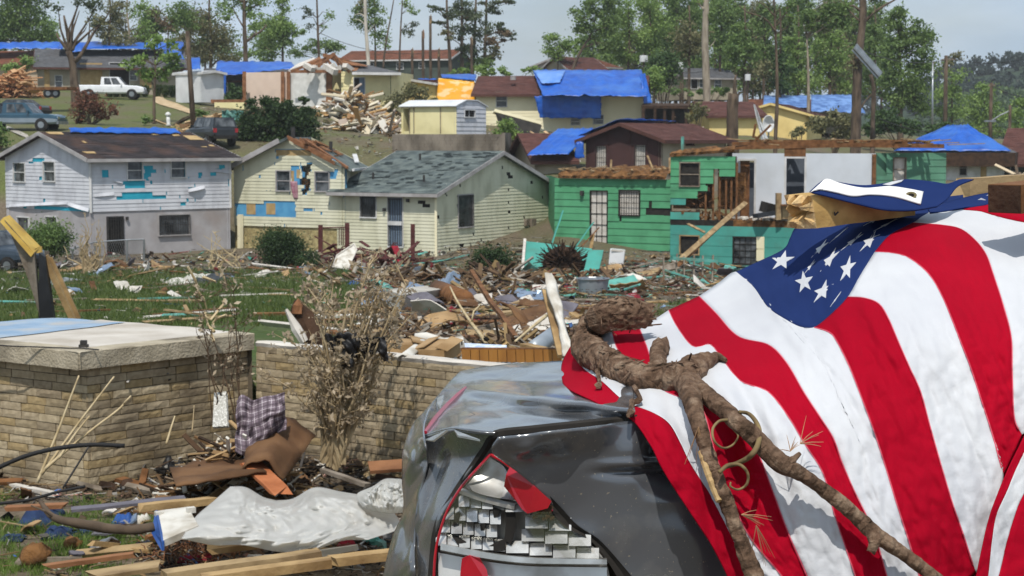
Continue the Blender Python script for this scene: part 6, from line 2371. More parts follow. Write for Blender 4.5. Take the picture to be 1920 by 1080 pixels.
plank('tan board half buried at the bottom edge',(170,1080),(300,1060),.2,.03,'wood_pale',11.65,11.85)
plank('broken grey slate strip in front of the flat brown sheet',(138,955),(345,934),.12,.02,'slate',12.95,13.3)
plank('orange lath behind the denim heap',(10,953),(118,948),.1,.03,'wood_orange',13.0,13.1)
plank('pale lath propped on debris under the speckled board',(600,880),(690,910),.05,.03,'wood_grey',14.0,13.5)
t=thing('fallen_branch','curved brown fallen branch lying across the grass at the left','branch',G(190,990))
mb=MB()
q=spline([tuple(P(x,y,Yk))for x,y,Yk in((74,938,12.9),(100,970,12.65),(140,980,12.6),(200,990,12.55),(250,994,12.5),(288,988,12.55))],22)
mb.tube(q,[.014+.022*min(1,i/10)for i in range(22)],8,rough=.12)
mb.build('stem',MATS['bark'],t,smooth=True)
mb=MB()
mb.tube([P(104,972,12.65),P(84,958,12.6),P(58,948,12.6)],[.015,.01,.006],6)
mb.build('twig',MATS['bark'],t)
def heap(name,label,cat,mat,x0,y0,x1,y1,h=.12,nu=18,nv=12,seed=0,group=None,sharp=1.0,Yoff=0,back=None):
 0
 a,b=G((x0+x1)/2-(x1-x0)/2,y1),G(x1,y1)
 c=G(x0,y0+(y1-y0)*.35)
 g=[]
 wx=(b-a)
 wy=V((0,max(.18,(c-a).y),0))
 for i in range(nu):
  row=[]
  for j in range(nv):
   s,t=i/(nu-1),j/(nv-1)
   p=a+wx*s+wy*t
   e=min(s,1-s,t,1-t)*2
   e=min(1,e*1.8)**.6
   wob=.12*nz3(s*3,t*3,seed)
   p=p+wx*wob*.3+wy*wob*.5
   z=gz(p.x,p.y)+.01+h*e*(.55+.9*abs(nz3(s*3.1+seed,t*2.7,seed))*sharp+.25*nz3(s*9,t*7,seed))
   row.append((p.x,p.y,z))
  g.append(row)
 mb=MB()
 mb.grid(g)
 o=mb.build(name,MATS[mat],smooth=True)
 solid(o,.006)
 return tag(o,label,cat,group)
heap('denim_heap','crumpled dark denim heap beside the curved branch','clothes','denim',28,955,96,990,.12,seed=3)
heap('blue_rag','pale blue flat rag at the left edge of the grass','rag','denim',-6,1004,40,1018,.03,seed=5)
heap('blue_rag','dark blue folded rag lying in the grass','rag','denim',76,990,128,1014,.09,seed=8)
heap('blue_rag','second dark blue rag trailing right of the folded one','rag','denim',128,992,182,1008,.04,seed=9)
heap('blue_bag','bright blue plastic bag behind the curved branch','bag','blue_plastic',208,972,246,986,.08,seed=11)
heap('white_rag','white plastic scrap beside the bright blue bag','rag','foam_white',244,970,276,986,.07,seed=12)
heap('red_rag','dark red rag near the front bumper end','rag','red_cloth',628,1020,666,1034,.06,seed=13)
heap('red_rag','dark red cloth strip mixed with roots at the bottom','rag','red_cloth',330,1044,400,1058,.04,seed=14)
heap('dark_rag','black wet cloth under the right end of the plastic sheet','rag','black_cloth',684,996,742,1020,.1,seed=15)
heap('dark_rag','dark torn black felt lying at the foot of the block stub','rag','black_cloth',285,872,350,896,.16,seed=17)
heap('net_heap','tangled white plastic netting beside the dark hollow','netting','foam_white',320,868,356,890,.1,seed=18,sharp=1.6)
heap('net_heap','white netting strand climbing to the plaid shirt','netting','foam_white',356,858,392,886,.14,seed=19,sharp=1.6)
heap('grey_mesh','grey wire mesh tangle by the foot of the dead shrub','netting',M('mesh_grey','#9aa0a4','#6a6f73',sc=30,rough=.6)and 'mesh_grey',668,852,724,884,.14,seed=20,sharp=1.6)
t=thing('foam_board','white foam board with blue painted edge beside the plastic sheet','board',G(310,1015))
c=[P(292,958,12.9),P(352,950,13.0),P(372,985,12.35),P(304,1014,12.2)]
mb=MB()
mb.slab(c,.05)
mb.build('face',MATS['foam_white'],t)
mb=MB()
mb.slab([P(291,957,12.88),P(303,1015,12.18),P(303,1017,12.17)-V((0,0,.06)),P(284,1000,12.5)],.02,nrm=V((-.8,-.6,0)))
mb.build('blue_edge',MATS['blue_plastic'],t)
mb=MB()
for x,y in((298,964),(358,956)):
 mb.box(P(x,y,12.8),(.06,.05,.04),Matrix.Rotation(.5,3,'Z'))
mb.one=True
mb.build('clip',MATS['foam_white'],t)
def plastic():
 m,n,b=bsdf('poly_sheet')
 nn,ll=n.nodes.new,n.links.new
 b.inputs['Base Color'].default_value=(.8,.8,.78,1)
 b.inputs['Roughness'].default_value=.28
 b.inputs['Specular IOR Level'].default_value=.5
 tr=nn('ShaderNodeBsdfTranslucent')
 tr.inputs['Color'].default_value=(.85,.84,.8,1)
 tp=nn('ShaderNodeBsdfTransparent')
 tp.inputs['Color'].default_value=(.95,.95,.93,1)
 m1,m2=nn('ShaderNodeMixShader'),nn('ShaderNodeMixShader')
 z=nn('ShaderNodeTexNoise')
 z.inputs['Scale'].default_value=3
 z.inputs['Detail'].default_value=5
 mr=nn('ShaderNodeMapRange')
 mr.inputs['From Min'].default_value=.4
 mr.inputs['From Max'].default_value=.65
 mr.inputs['To Min'].default_value=.10
 mr.inputs['To Max'].default_value=.28
 co=nn('ShaderNodeTexCoord')
 ll(co.outputs['Object'],z.inputs['Vector'])
 ll(z.outputs['Fac'],mr.inputs['Value'])
 m1.inputs[0].default_value=.5
 ll(b.outputs[0],m1.inputs[1])
 ll(tr.outputs[0],m1.inputs[2])
 ll(mr.outputs['Result'],m2.inputs[0])
 ll(m1.outputs[0],m2.inputs[1])
 ll(tp.outputs[0],m2.inputs[2])
 ll(m2.outputs[0],n.nodes['Material Output'].inputs['Surface'])
 MATS['poly_sheet']=m
 FOLDS=[(R.uniform(.05,.15)*(7/fr),an,fr,R.random()*2)for an,fr in((.5,6),(2.2,8),(1.2,11),(2.8,15),(.1,19),(1.8,23),(.9,31),(2.5,37))]
 def wrap(label,left,right,top,bot,Yfar,Ynear,hump,seed,nu=130,nv=80):
  g0=coons(left,right,top,bot,nu,nv)
  g=[]
  for i in range(nu):
   row=[]
   for j in range(nv):
    s,t=i/(nu-1),j/(nv-1)
    px,py=g0[i][j]
    Y=Yfar+(Ynear-Yfar)*t
    e=min(1,6*min(s,1-s,t,1-t))
    ws,wt=s+.10*nz3(s*3,t*2,seed),t*.55+.07*nz3(s*3,t*3,seed+3)
    hf=sum(aa*abs(((ws*cos(an)+wt*sin(an))*fr+ph)%2-1)for aa,an,fr,ph in FOLDS)
    Y-=e*(hf+.07*nz3(s*2.6,t*1.8,seed+7)+.10)
    row.append(P(px,py,Y))
   g.append(row)
  mb=MB()
  mb.grid(g)
  o=mb.build('plastic_sheet',m,smooth=True)
  solid(o,.003)
  tag(o,label,'plastic sheet')
 wrap('large crumpled translucent white plastic sheet spread over the yard debris',[(432,912),(400,940),(366,970),(340,1010)],[(690,930),(735,958),(748,990),(690,1012)],[(432,912),(462,914),(500,934),(545,936),(590,914),(640,922),(690,930)],[(340,1010),(400,1022),(455,1022),(520,1034),(580,1034),(640,1014),(690,1012)],13.5,12.15,.2,2)
 wrap('smaller translucent plastic sheet bunched against the car bumper',[(700,912),(672,924),(670,936),(680,950)],[(752,898),(768,920),(770,945),(768,960)],[(700,912),(722,898),(752,898)],[(680,950),(720,962),(768,960)],13.3,12.7,.1,9,60,44)
plastic()
for lab,x,y,Yk,s in(('round dark clay pot lump on the brown sheet',324,893,None,.06),('dark dirt clod in front of the slate strip',240,918,None,.07),('brown root clod in the grass at lower left',136,1030,None,.07),('large brown root clump at the bottom left corner',66,1062,None,.12)):
 mb=MB()
 p=G(x,y)
 g=[]
 for i in range(9):
  a=pi*i/8
  row=[]
  for j in range(13):
   b=2*pi*j/12
   d=V((sin(a)*cos(b),sin(a)*sin(b),cos(a)*.8))
   row.append(p+V((0,0,s*.6))+d*s*(1+.45*nz3(d.x*2.3+x,d.y*2.3,d.z*2.3)))
  g.append(row)
 mb.grid(g)
 tag(mb.build('clod',MATS['wood_dark']if 'root' not in lab else MATS['rough_wood'],smooth=True),lab,'dirt clod')
mb=MB()
for _ in range(120):
 x,y=R.gauss(365,45),R.gauss(1040,12)
 p=G(x,y)
 q=p+V((R.gauss(0,.15),R.gauss(0,.12),R.uniform(0,.1)))
 mb.tube([p,p.lerp(q,.5)+V((0,0,R.uniform(.02,.09))),q],[.006,.005,.002],4)
o=mb.build('root_tangle',M('root','#6d4a34','#8b6247',sc=6,rough=.95))
o['label']='brown root tangle in front of the foam board'
o['category']='roots'
kind(o,'stuff')
def carton(label,cx,cy,w_,d_,h_,Y,rz,mat='cardboard',tilt=0):
 t=thing('cardboard_box',label,'box',P(cx,cy,Y))
 Rm=Matrix.Rotation(rz,3,'Z')@Matrix.Rotation(tilt,3,'X')
 c=P(cx,cy,Y)
 mb=MB()
 mb.box(c,(w_,d_,h_),Rm)
 mb.build('body',MATS[mat],t)
 mb=MB()
 for sx in(-1,1):
  mb.box(c+Rm@V((sx*w_*.42,0,h_/2+.01)),(w_*.45,d_,.008),Rm@Matrix.Rotation(sx*.25,3,'Y'))
 mb.build('flap',MATS[mat],t)
carton('flat brown carton behind the wall next to the dead shrub',758,654,.34,.5,.14,16.7,.1)
carton('open brown carton right of the white strip',822,658,.28,.4,.13,16.4,-.35,tilt=.15)
sheet('white_strip','white plastic strip between the two brown cartons','sheet','foam_white',[(782,646),(802,642),(770,672),(742,674)],.01,Ys=[16.8,16.8,15.85,15.85],bend=.04)
t=thing('white_vent','white vent panel with dark slots behind the cartons','panel',P(840,650,16.9))
mb=MB()
c=[P(808,636,17.3),P(868,630,17.1),P(870,642,16.8),P(838,646,16.8)]
mb.slab(c,.05)
mb.build('face',MATS['foam_white'],t)
mb=MB()
for k in range(5):
 mb.box(P(846+k*5,643,16.74),(.014,.03,.04))
mb.build('slot',MATS['dark'],t)
mb=MB()
mb.tube([P(778,634,17.6),P(800,633,17.6),P(830,640,17.4)],[.05,.055,.04],10)
tag(mb.build('foam_roll',MATS['foam_white'],smooth=True),'white foam roll lying behind the vent panel','foam roll')
sheet('blue_print_sheet','pale blue printed sheet lying behind the wood panel','sheet',M('print_blue','#8aa3c9','#dfe4ea',sc=18,rough=.7)and 'print_blue',[(870,644),(950,648),(950,658),(868,656)],.01,Ys=[17.2,17.0,16.7,16.7])
t=thing('slatted_headboard','brown slatted wood panel lying on edge along the wall top','headboard',P(950,670,15.8))
mb=MB()
for k in range(11):
 a,b=866+k*17,866+(k+1)*17
 p0,p1=P(a+.8,667,15.9-k*.03),P(b-.8,667,15.9-(k+1)*.03)
 mb.beam(p0,p1,.02,.115+R.uniform(-.004,.004))
mb.one=True
mb.build('slats',M('panel_brown','#9c6f35','#7f5526',sc=5,rough=.6,stretch=(1,1,.2)),t)
mb=MB()
mb.beam(P(866,655,15.95),P(1052,656,15.6),.07,.03)
mb.build('top_rail',MATS['wood_brown'],t)
plank('orange yellow board slanting down behind the wood panel',(985,650),(1048,664),.1,.06,'wood_yellow',16.2,15.7)
t=thing('broken_beam','broken beam with yellow top edge leaning behind the slab at left','beam',P(90,598,20))
M('beam_yellow','#c8aa58','#ab8b42',sc=4,rough=.7,dirt='#7d6a44',dsc=6,damt=.5)
mb=MB()
mb.slab([P(6,408,19.2),P(18,403,19.4),P(76,462,19.3),P(64,474,19.0)],.06)
mb.slab([P(62,476,19.02),P(66,466,19.1),P(76,462,19.3),P(77,474,19.2)],.06,nrm=V((0,-1,0)))
mb.one=True
mb.build('yellow_top',MATS['beam_yellow'],t)
mb=MB()
mb.slab([P(8,412,19.18),P(64,474,19.0),P(74,592,19.0),P(84,600,19.1),P(46,500,19.2)],.08,nrm=V((0,-1,.1)))
mb.build('grey_side',MATS['wood_grey'],t)
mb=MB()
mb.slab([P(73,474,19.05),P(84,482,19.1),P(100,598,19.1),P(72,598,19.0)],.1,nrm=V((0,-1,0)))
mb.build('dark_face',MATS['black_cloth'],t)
mb=MB()
mb.beam(P(84,480,19.2),P(138,600,19.3),.1,.06,up=V((1,0,0)))
mb.beam(P(92,484,19.25),P(146,598,19.35),.03,.07,up=V((1,0,0)))
mb.one=True
mb.build('brace',MATS['wood_yellow'],t)
t=thing('splintered_trunk','dark splintered stump with pale bark strip beside the dead shrub','stump',P(590,655,18))
mb=MB()
mb.tube([P(600,668,18),P(588,630,18),P(572,600,18),P(560,575,18),P(556,562,18)],[.11,.12,.1,.08,.03],9,rough=.2)
mb.build('trunk',MATS['wood_dark'],t)
mb=MB()
mb.tube([P(572,640,17.9),P(556,615,17.9),P(542,590,17.9),P(536,580,17.9)],[.05,.05,.03,.015],7,rough=.3)
mb.build('bark_strip',MATS['white_dirty'],t)
mb=MB()
mb.tube([P(558,588,17.92),P(558,572,17.92),P(560,560,17.92)],[.05,.05,.01],7,rough=.3)
mb.build('raw_top',MATS['wood_orange'],t)
t=thing('leaning_board','tall board wrapped in white cloth leaning up behind the red flag edge','board',P(1055,668,14.6))
mb=MB()
mb.beam(P(1026,545,15.6),P(1056,668,14.4),.03,.09,up=V((1,0,0)))
mb.build('board',MATS['wood_yellow'],t)
mb=MB()
g=[]
for i in range(24):
 s=i/23
 c=np.array((1024,512))*(1-s)+np.array((1064,668))*s
 wd_=9+5*sin(s*7)+8*s
 g.append([P(c[0]+4+u*wd_*.7+3*nz3(s*6,u),c[1]+2*nz3(s*5,u,3),15.5-1.1*s+.05*nz3(s*7,u*2)-.05*(1-u*u))for u in np.linspace(-1,1,8)])
mb.grid(g)
solid(mb.build('white_wrap',MATS['foam_white'],t,smooth=True),.008)
mb=MB()
mb.tube([P(1022,520,15.55),P(1024,508,15.55),P(1028,514,15.55)],[.03,.03,.02],7,rough=.3)
mb.build('torn_tip',MATS['wood_yellow'],t)
mb=MB()
mb.tube([P(1000,655,17.2),P(1045,622,18.4)],[.085,.085],14)
tag(mb.build('metal_pipe',MATS['grey_pipe'],smooth=True),'grey metal pipe lying behind the cloth wrapped board','pipe')
plank('brown pole leaning across the debris field',(884,508),(966,632),.06,.05,'wood_brown',27,20.5,name='leaning_pole',cat='pole')
for lab,pts in(('pale forked branch leaning over the middle debris',[(844,538,25),(858,566,24),(880,600,22.5),(912,642,20.5)]),('pale thin branch lying left of the metal pipe',[(966,640,19),(1000,612,20),(1024,592,21)])):
 mb=MB()
 q=spline([tuple(P(*p))for p in pts],14)
 mb.tube(q,[.012+.014*i/13 for i in range(14)],6,rough=.1)
 if 'forked' in lab:
  mb.tube([P(884,606,22.2),P(888,584,22.2),P(902,570,22.4)],[.016,.012,.006],5)
 tag(mb.build('bare_branch',MATS['pale_twig'],smooth=True),lab,'branch')
t=thing('concrete_step','low concrete slab step in the middle of the debris field','step',G(775,590))
mb=MB()
c=[G(726,574),G(800,563),G(834,572),G(752,588)]
mb.slab([p+V((0,0,.35))for p in c],.6)
mb.build('slab',MATS['concrete'],t)
M('metal_bluegrey','#8a9bb0','#6f8096',sc=3,rough=.35,metal=.4)
for lab,x0,y0,x1,y1,s,mat,h in(('crumpled blue grey sheet metal on the middle debris',796,528,858,560,31,'metal_bluegrey',.75),('second crumpled grey sheet beside the brown carpet roll',855,552,900,574,33,'metal_bluegrey',.4),('black and white crumpled bag on the lawn near the left house',350,516,405,532,35,'black_cloth',.5),('white crumpled sheeting on the lawn left of the black bag',300,516,350,534,36,'foam_white',.35),('royal blue rag behind the dead shrub',650,522,672,534,37,'blue_plastic',.3),('small blue white sheet near the small bush',548,500,576,512,38,'metal_bluegrey',.4),('dark brown upholstery heap on the middle debris',930,560,985,585,39,'wood_dark',.35),('dark red cloth in front of the leaning pole',868,600,905,616,40,'red_cloth',.25),('small red rag beside the grey sheet',838,580,852,592,41,'red_cloth',.25),('pink red cloth before the uprooted root disc',1060,536,1086,550,42,'red_cloth',.3),('red cloth lying behind the thick log',1180,552,1210,566,43,'red_cloth',.3),('grey rag heap at left of the lawn debris',60,520,110,534,44,'mesh_grey',.3),('white foam heap by the concrete step',700,600,740,612,45,'foam_white',.18),('blue grey rag between the posts',690,545,720,560,46,'metal_bluegrey',.25)):
 heap('rag_heap' if 'metal' not in mat else 'crumpled_sheet',lab,'rag' if 'metal' not in mat else 'sheet metal',mat,x0,y0,x1,y1,h*(.5 if 'metal' not in mat else .75),seed=s,sharp=1.1)
mb=MB()
mb.tube([G(822,566)+V((0,0,.25)),G(868,584)+V((0,0,.22))],[.24,.22],12,rough=.06)
tag(mb.build('carpet_roll',MATS['wood_brown'],smooth=True),'brown carpet roll lying below the crumpled sheet metal','carpet')
t=thing('metal_bucket','grey metal bucket in front of the teal board','bucket',G(1112,558))
p=G(1112,558)
mb=MB()
mb.tube([p,p+V((0,0,.5))],[.34,.42],14,cap=False)
mb.add([p+V((.34*cos(a),.34*sin(a),.01))for a in np.linspace(0,2*pi,14,endpoint=False)],[tuple(range(14))])
mb.one=True
mb.build('shell',MATS['grey_pipe'],t,smooth=True)
mb=MB()
mb.tube([p+V((.43*cos(a),.43*sin(a),.5))for a in np.linspace(0,2*pi,15)],.02,5)
mb.build('rim',MATS['alu'],t)
t=thing('mattress','white mattress leaning upright in front of the cream house','mattress',P(645,505,78))
mb=MB()
c=[P(664,457,78.5),P(669,468,78.3),P(652,506,77.2),P(624,500,77.4),P(632,478,78)]
mb.slab(c,.22,nrm=V((.1,-1,.35)).normalized())
mb.build('pad',MATS['foam_white'],t)
mb=MB()
mb.tube([p+V((0,-.03,0))for p in c+[c[0]]],.035,5)
mb.build('piping',MATS['white_dirty'],t)
t=thing('washing_machine','white appliance standing in front of the green boards','appliance',P(1157,500,84))
mb=MB()
c0=P(1157,482,84)
mb.box(c0,(.72,.6,.78),Matrix.Rotation(.1,3,'Y')@Matrix.Rotation(-.12,3,'Z'))
o=mb.build('cabinet',MATS['paint_white'],t)
bv=o.modifiers.new('edge','BEVEL')
bv.width=.05
bv.segments=2
mb=MB()
mb.box(c0+V((.04,-.31,.33)),(.66,.04,.1),Matrix.Rotation(.1,3,'Y'))
mb.build('control_panel',MATS['white_dirty'],t)
t=thing('wall_panel','torn teal wall panel lying against the uprooted root disc','wall panel',P(1030,500,76))
mb=MB()
mb.slab([P(985,452,79),P(1110,466,77),P(1106,505,75.5),P(980,508,76)],.12)
mb.build('boards',MATS['board_teal'],t)
mb=MB()
mb.beam(P(984,450,78.8),P(979,512,75.7),.12,.16,up=V((0,1,0)))
mb.beam(P(980,509,75.6),P(1040,508,75.2),.14,.1)
mb.one=True
mb.build('white_edge',MATS['white_dirty'],t)
plank('bright teal board leaning against the torn teal panel',(1118,470),(1104,530),.58,.06,'board_teal',70,67.5,name='teal_board',cat='board',roll=0)
plank('narrow teal board leaning on the left corner of the green wall',(1055,396),(1028,476),.16,.05,'board_teal',88,86,name='teal_board',cat='board',roll=.9)
plank('teal board leaning in the green doorway',(1112,418),(1080,462),.2,.05,'board_teal',88,86.5,name='teal_board',cat='board',roll=.7)
plank('brown stair stringer leaning in the green doorway',(1122,428),(1090,462),.16,.06,'wood_brown',87.5,86,name='stair_board',cat='board',roll=.7)
plank('pale short board standing in the green doorway',(1112,440),(1108,466),.2,.05,'wood_yellow',87,86.4,name='stair_board',cat='board',roll=.7)
plank('dark brown heavy beam lying below the green house',(1120,530),(1200,542),.35,.3,'wood_brown',68,66,name='fallen_beam',cat='beam')
t=thing('uprooted_tree','uprooted root disc of a fallen tree below the green house','root disc',P(1055,528,72))
mb=MB()
c=P(1056,500,72.5)
for k in range(260):
 a=R.uniform(-.2,pi+.2)if R.random()<.8 else R.uniform(0,2*pi)
 r_=R.uniform(.3,1.0)
 e=c+V((cos(a)*1.3*r_,R.uniform(-.6,.2),sin(a)*1.25*r_))
 s=c+V((cos(a)*.25,R.uniform(-.1,.3),sin(a)*.25))
 mb.tube([s,s.lerp(e,.5)+V((R.gauss(0,.08),R.gauss(0,.1),R.gauss(0,.08))),e],[.05,.035,.012],4)
mb.one=True
mb.build('roots',MATS['wood_dark'],t)
mb=MB()
g=[]
for i in range(10):
 a=pi*i/9
 g.append([c+V((sin(a)*cos(b)*.85,.25+sin(a)*sin(b)*.35,cos(a)*.85))*1+V((.12*nz3(i,b),.1*nz3(i,b,3),.12*nz3(i,b,6)))for b in np.linspace(0,2*pi,15)])
mb.grid(g)
mb.build('soil_plate',MATS['wood_dark'],t)
t=thing('broken_fence','grey picket fence section propped before the teal lower wall','fence',P(1300,540,69))
mb=MB()
for k,x in enumerate((1246,1268,1285,1302,1318,1336)):
 mb.beam(P(x-2,542,69-k*.05),P(x+R.uniform(-3,3),478+R.uniform(-4,6),69.4),.05,.22 if k else .3,up=V((0,-1,0)))
mb.build('picket',MATS['wood_grey'],t)
mb=MB()
mb.beam(P(1262,484,69),P(1346,490,68.8),.1,.1)
mb.beam(P(1240,532,68.8),P(1346,536,68.6),.1,.1)
mb.one=True
mb.build('rail',MATS['wood_teal'],t)
for lab,a,b,Ya,Yb,wd_,mat in(('long yellow brown board slanting up across the teal wall',(1276,486),(1398,380),76,82.5,.22,'wood_pale'),('second slanting board below the long one',(1268,500),(1352,420),75.6,80,.2,'wood_brown'),('thin board crossing before the dark teal window',(1290,420),(1322,436),81,80,.1,'wood_pale'),('short plank on the pile by the picket fence',(1170,522),(1240,506),72,74,.3,'wood_pale'),('stacked pale board left of the picket fence',(1180,512),(1270,500),73,75,.3,'wood_grey'),('long teal trim board on the debris right of the bucket',(1205,553),(1300,548),62,63,.12,'wood_teal'),('pale green board flat in front of the fence',(1230,560),(1320,552),60,62,.25,'board_green'),('tan crate side near the end of the dark beam',(1196,548),(1236,546),63,63,.5,'wood_pale')):
 plank(lab,a,b,wd_,.07,mat,Ya,Yb,name='broken_board',cat='board',roll=.6)
t=thing('porch_wreck','collapsed dark red porch in front of the cream house','porch',P(690,495,82))
mb=MB()
for x,y0,y1,r_ in((601,422,478,.2),(651,418,458,.2),(774,420,482,.2)):
 mb.beam(P(x,y1+8,84),P(x,y0,84),r_,r_)
mb.build('post',MATS['porch_red'],t)
mb=MB()
mb.beam(P(603,427,84),P(649,426,84),.08,.05)
for x in(636,640,644):
 mb.beam(P(x,460,84),P(x,427,84),.04,.04)
mb.one=True
mb.build('railing',MATS['porch_red'],t)
mb=MB()
for _ in range(75):
 x=R.uniform(590,785)
 y=R.uniform(462,494)+(8 if x>700 else 0)
 p=P(x,min(y,494),R.uniform(79,84))
 mb.beam(p,p+V((R.uniform(-1.1,1.1),R.uniform(-.5,.5),R.uniform(-.5,.6))),R.uniform(.08,.28),.05,col=None)
mb.one=True
o=mb.build('broken_decking',MATS['porch_red'],t)
o['kind']='stuff'
mb=MB()
mb.beam(P(740,462,81),P(752,492,80),.3,.06)
mb.build('red_board',MATS['red_cloth'],t)
bush('round clipped dark green bush in front of the stone lower wall',79,[(530,466,36,33,'deep'),(524,456,28,22,'deep'),(534,474,28,24,'deep')],'deep',.12,4)
bush('small brownish round bush right of the clipped one',78,[(578,486,19,16,'deep'),(580,494,16,12,'olive')],'deep',.12,2.8)
bush('round green bush at the corner of the lilac ground floor',80,[(88,442,36,30,'mid'),(70,450,24,20,'mid'),(108,452,22,20,'dark')],'mid',.14,3.0)
bush('dark mound of crushed cedar in the debris before the cream gable',70,[(925,490,36,24,'deep'),(905,500,26,14,'deep')],'deep',.13,3.0)
twig_plant('bare grey shrub standing before the chain link fence','bare_shrub',74,[(168,512),(176,514),(160,510)],26,[(165,430),(185,425),(150,450),(200,450),(180,470),(145,465)],.04,'dry_twig',8)
twig_plant('bare stick shrub with pale stems at the corner of the cream house','bare_shrub',76,[(395,515),(430,512),(450,510)],12,[(385,450),(405,440),(430,470),(445,480)],.035,'pale_twig',8)
t=thing('chain_fence','low chain link fence in front of the lilac ground floor','fence',P(200,495,82))
mb=MB()
tops=[(20,474),(80,472),(136,467),(178,454),(238,450),(270,449)]
for x,y in tops[1:]:
 mb.tube([P(x,y+44-(x>200)*4,83),P(x,y,83)],.05,6)
mb.build('post',MATS['alu'],t)
mb=MB()
mb.tube([P(x,y,83)for x,y in tops],.035,5)
mb.build('top_rail',MATS['alu'],t)
mb=MB()
for k in range(70):
 s=k/69*5
 i=min(4,int(s))
 f=s-i
 x,y=tops[i][0]*(1-f)+tops[i+1][0]*f,tops[i][1]*(1-f)+tops[i+1][1]*f
 for dx in(-14,14):
  mb.tube([P(x,y+1,83.02),P(x+dx,y+38,83.02)],.006,3,cap=False)
mb.one=True
mb.build('wire_mesh',MATS['alu'],t)
rubble('dark heap of torn boards and plaster banked in the wall corner under the plaid shirt','rubble_heap',285,600,800,878,14.75,1100,[lin(c)for c in('#8a6d4a','#6d5338','#4a3727','#c8bfae','#a08560','#37291e','#d6d2c8','#7b6a58')],.03,.15,.62,.35,.5)
rubble('scraps of plaster and lumber heaped behind the wall around the cartons','rubble_heap',690,1060,640,668,17.5,420,[lin(c)for c in('#b89a6a','#d6d2c8','#8a6d4a','#cfc9be','#6d5338','#9aa4b0')],.03,.22,.16,.8)
MIDC=[lin(c)for c in('#5e4a37','#6f5a43','#86714f','#4a3a2b','#837c72','#a39b8f','#6d5842','#3d3126','#54412f','#463628')]
for lab,x0,x1,y1,Yd,n_,h_,dy_ in(('brown splintered heap right of the concrete step',820,960,566,42,420,.75,2.5),('brown splintered heap below the crushed cedar mound',860,1000,522,60,420,.8,3),('brown splintered heap around the metal bucket',1060,1260,560,57,420,.45,4),('grey brown heap between the dead shrub and the leaning pole',690,860,612,24.5,420,.36,1.5),('grey brown heap in front of the red porch wreck',640,860,512,62,380,.4,4),('grey heap along the wall before the cloth wrapped board',890,1060,630,21,380,.3,1.2)):
 rubble(lab,'rubble_heap',x0,x1,y1-40,y1,Yd,int(n_*1.9),MIDC,.0012*Yd,.0085*Yd,h_*.42,dy_,.6)
for k in range(22):
 x,y=R.choice(((R.uniform(380,470),R.uniform(215,250)),(R.uniform(560,740),R.uniform(215,262)),(R.uniform(960,1080),R.uniform(215,240)),(R.uniform(1290,1420),R.uniform(215,250)),(R.uniform(820,1010),R.uniform(468,492))))
 p=G(x,y)
 rr_=R.uniform(6,13)
 pl='on the slope behind the house row' if y<300 else 'at the foot of the cream gable wall'
 bush('low ragged scrub clump '+pl,p.y,[(x,y-rr_*.4,rr_*1.4,rr_*.7,R.choice(('olive','olive','brown','mid')))],'olive',.2,1.5,name='scrub',cat='scrub',group='scrub clumps '+pl)
LC={'wood':['#a58d68','#b59f7a','#86704f','#967c58','#75603f'],'brown':['#5e4c3c','#6d5a47','#4a3c30','#7a6855','#58493b'],'white':['#c4c1ba','#aeaaa2','#cdc9c0','#d4d2cd'],'grey':['#7c7a78','#93918d','#615f5c','#565250'],'teal':['#4fa99b','#6fb8a8','#3f8f82','#7fc0ad'],'red':['#8a2f38','#a3525a'],'blue':['#4a6ea8','#8aa5c4','#2c4d8c'],'dark':['#26211d','#342c25','#1d1a18'],'pink':['#c99a8c','#b88a7a']}
def litter(name,label,x0,x1,y0,y1,n,mix,pmin=2,pmax=11,sticks=.45,hgt=.12,dens=None,ymin=9,poly=None):
 mb=MB()
 ks=list(mix)
 ws=[mix[k]for k in ks]
 for _ in range(n):
  for _t in range(20):
   x,y=R.uniform(x0,x1),R.uniform(y0,y1)
   if poly and not inpoly(x,y,poly):
    continue
   if dens is None or R.random()<dens(x,y):
    break
  p=G(x,y,ymin)
  m=p.y/F
  if p.y>30 and interp(LINE,p.x)>p.y:
   continue
  c=lin(R.choice(LC[R.choices(ks,ws)[0]]))
  kk=R.uniform(.7,1.1)
  c=tuple(q*kk for q in c)
  s=m*(pmin+(pmax-pmin)*R.random()**2.2)
  if R.random()<sticks:
   a=R.uniform(0,2*pi)
   l=s*R.uniform(2,5.5)
   d=V((cos(a)*l,sin(a)*l*R.uniform(.5,2),R.gauss(0,.12)*l))
   q=p+V((0,0,R.random()*hgt+.01))
   mb.beam(q-d/2,q+d/2,max(m*.8,s*R.uniform(.12,.3)),max(m*.7,s*.12),col=c,jag=s*.2)
  else:
   Rm=Matrix.Rotation(R.uniform(0,6.3),3,'Z')@Matrix.Rotation(R.gauss(0,.55),3,'X')@Matrix.Rotation(R.gauss(0,.45),3,'Y')
   th=s*R.choice((.04,.08,.3))
   k5=R.randint(4,6)
   pts=[V((cos(2*pi*i/k5+R.uniform(-.4,.4))*s*R.uniform(.5,1),sin(2*pi*i/k5+R.uniform(-.4,.4))*s*R.uniform(.4,1.1),R.uniform(-.1,.15)*s))for i in range(k5)]
   q=p+V((0,0,R.random()*hgt*.8+s*.1))
   up=[q+Rm@v for v in pts]
   dn=[v-Rm@V((0,0,th))for v in up]
   mb.add(up+dn,[tuple(range(k5)),tuple(range(2*k5-1,k5-1,-1))]+[(i,i+k5,(i+1)%k5+k5,(i+1)%k5)for i in range(k5)],col=c)
 o=mb.build(name,MATS['scrap'])
 o['label']=label
 o['category']='litter'
 kind(o,'stuff')
 return o
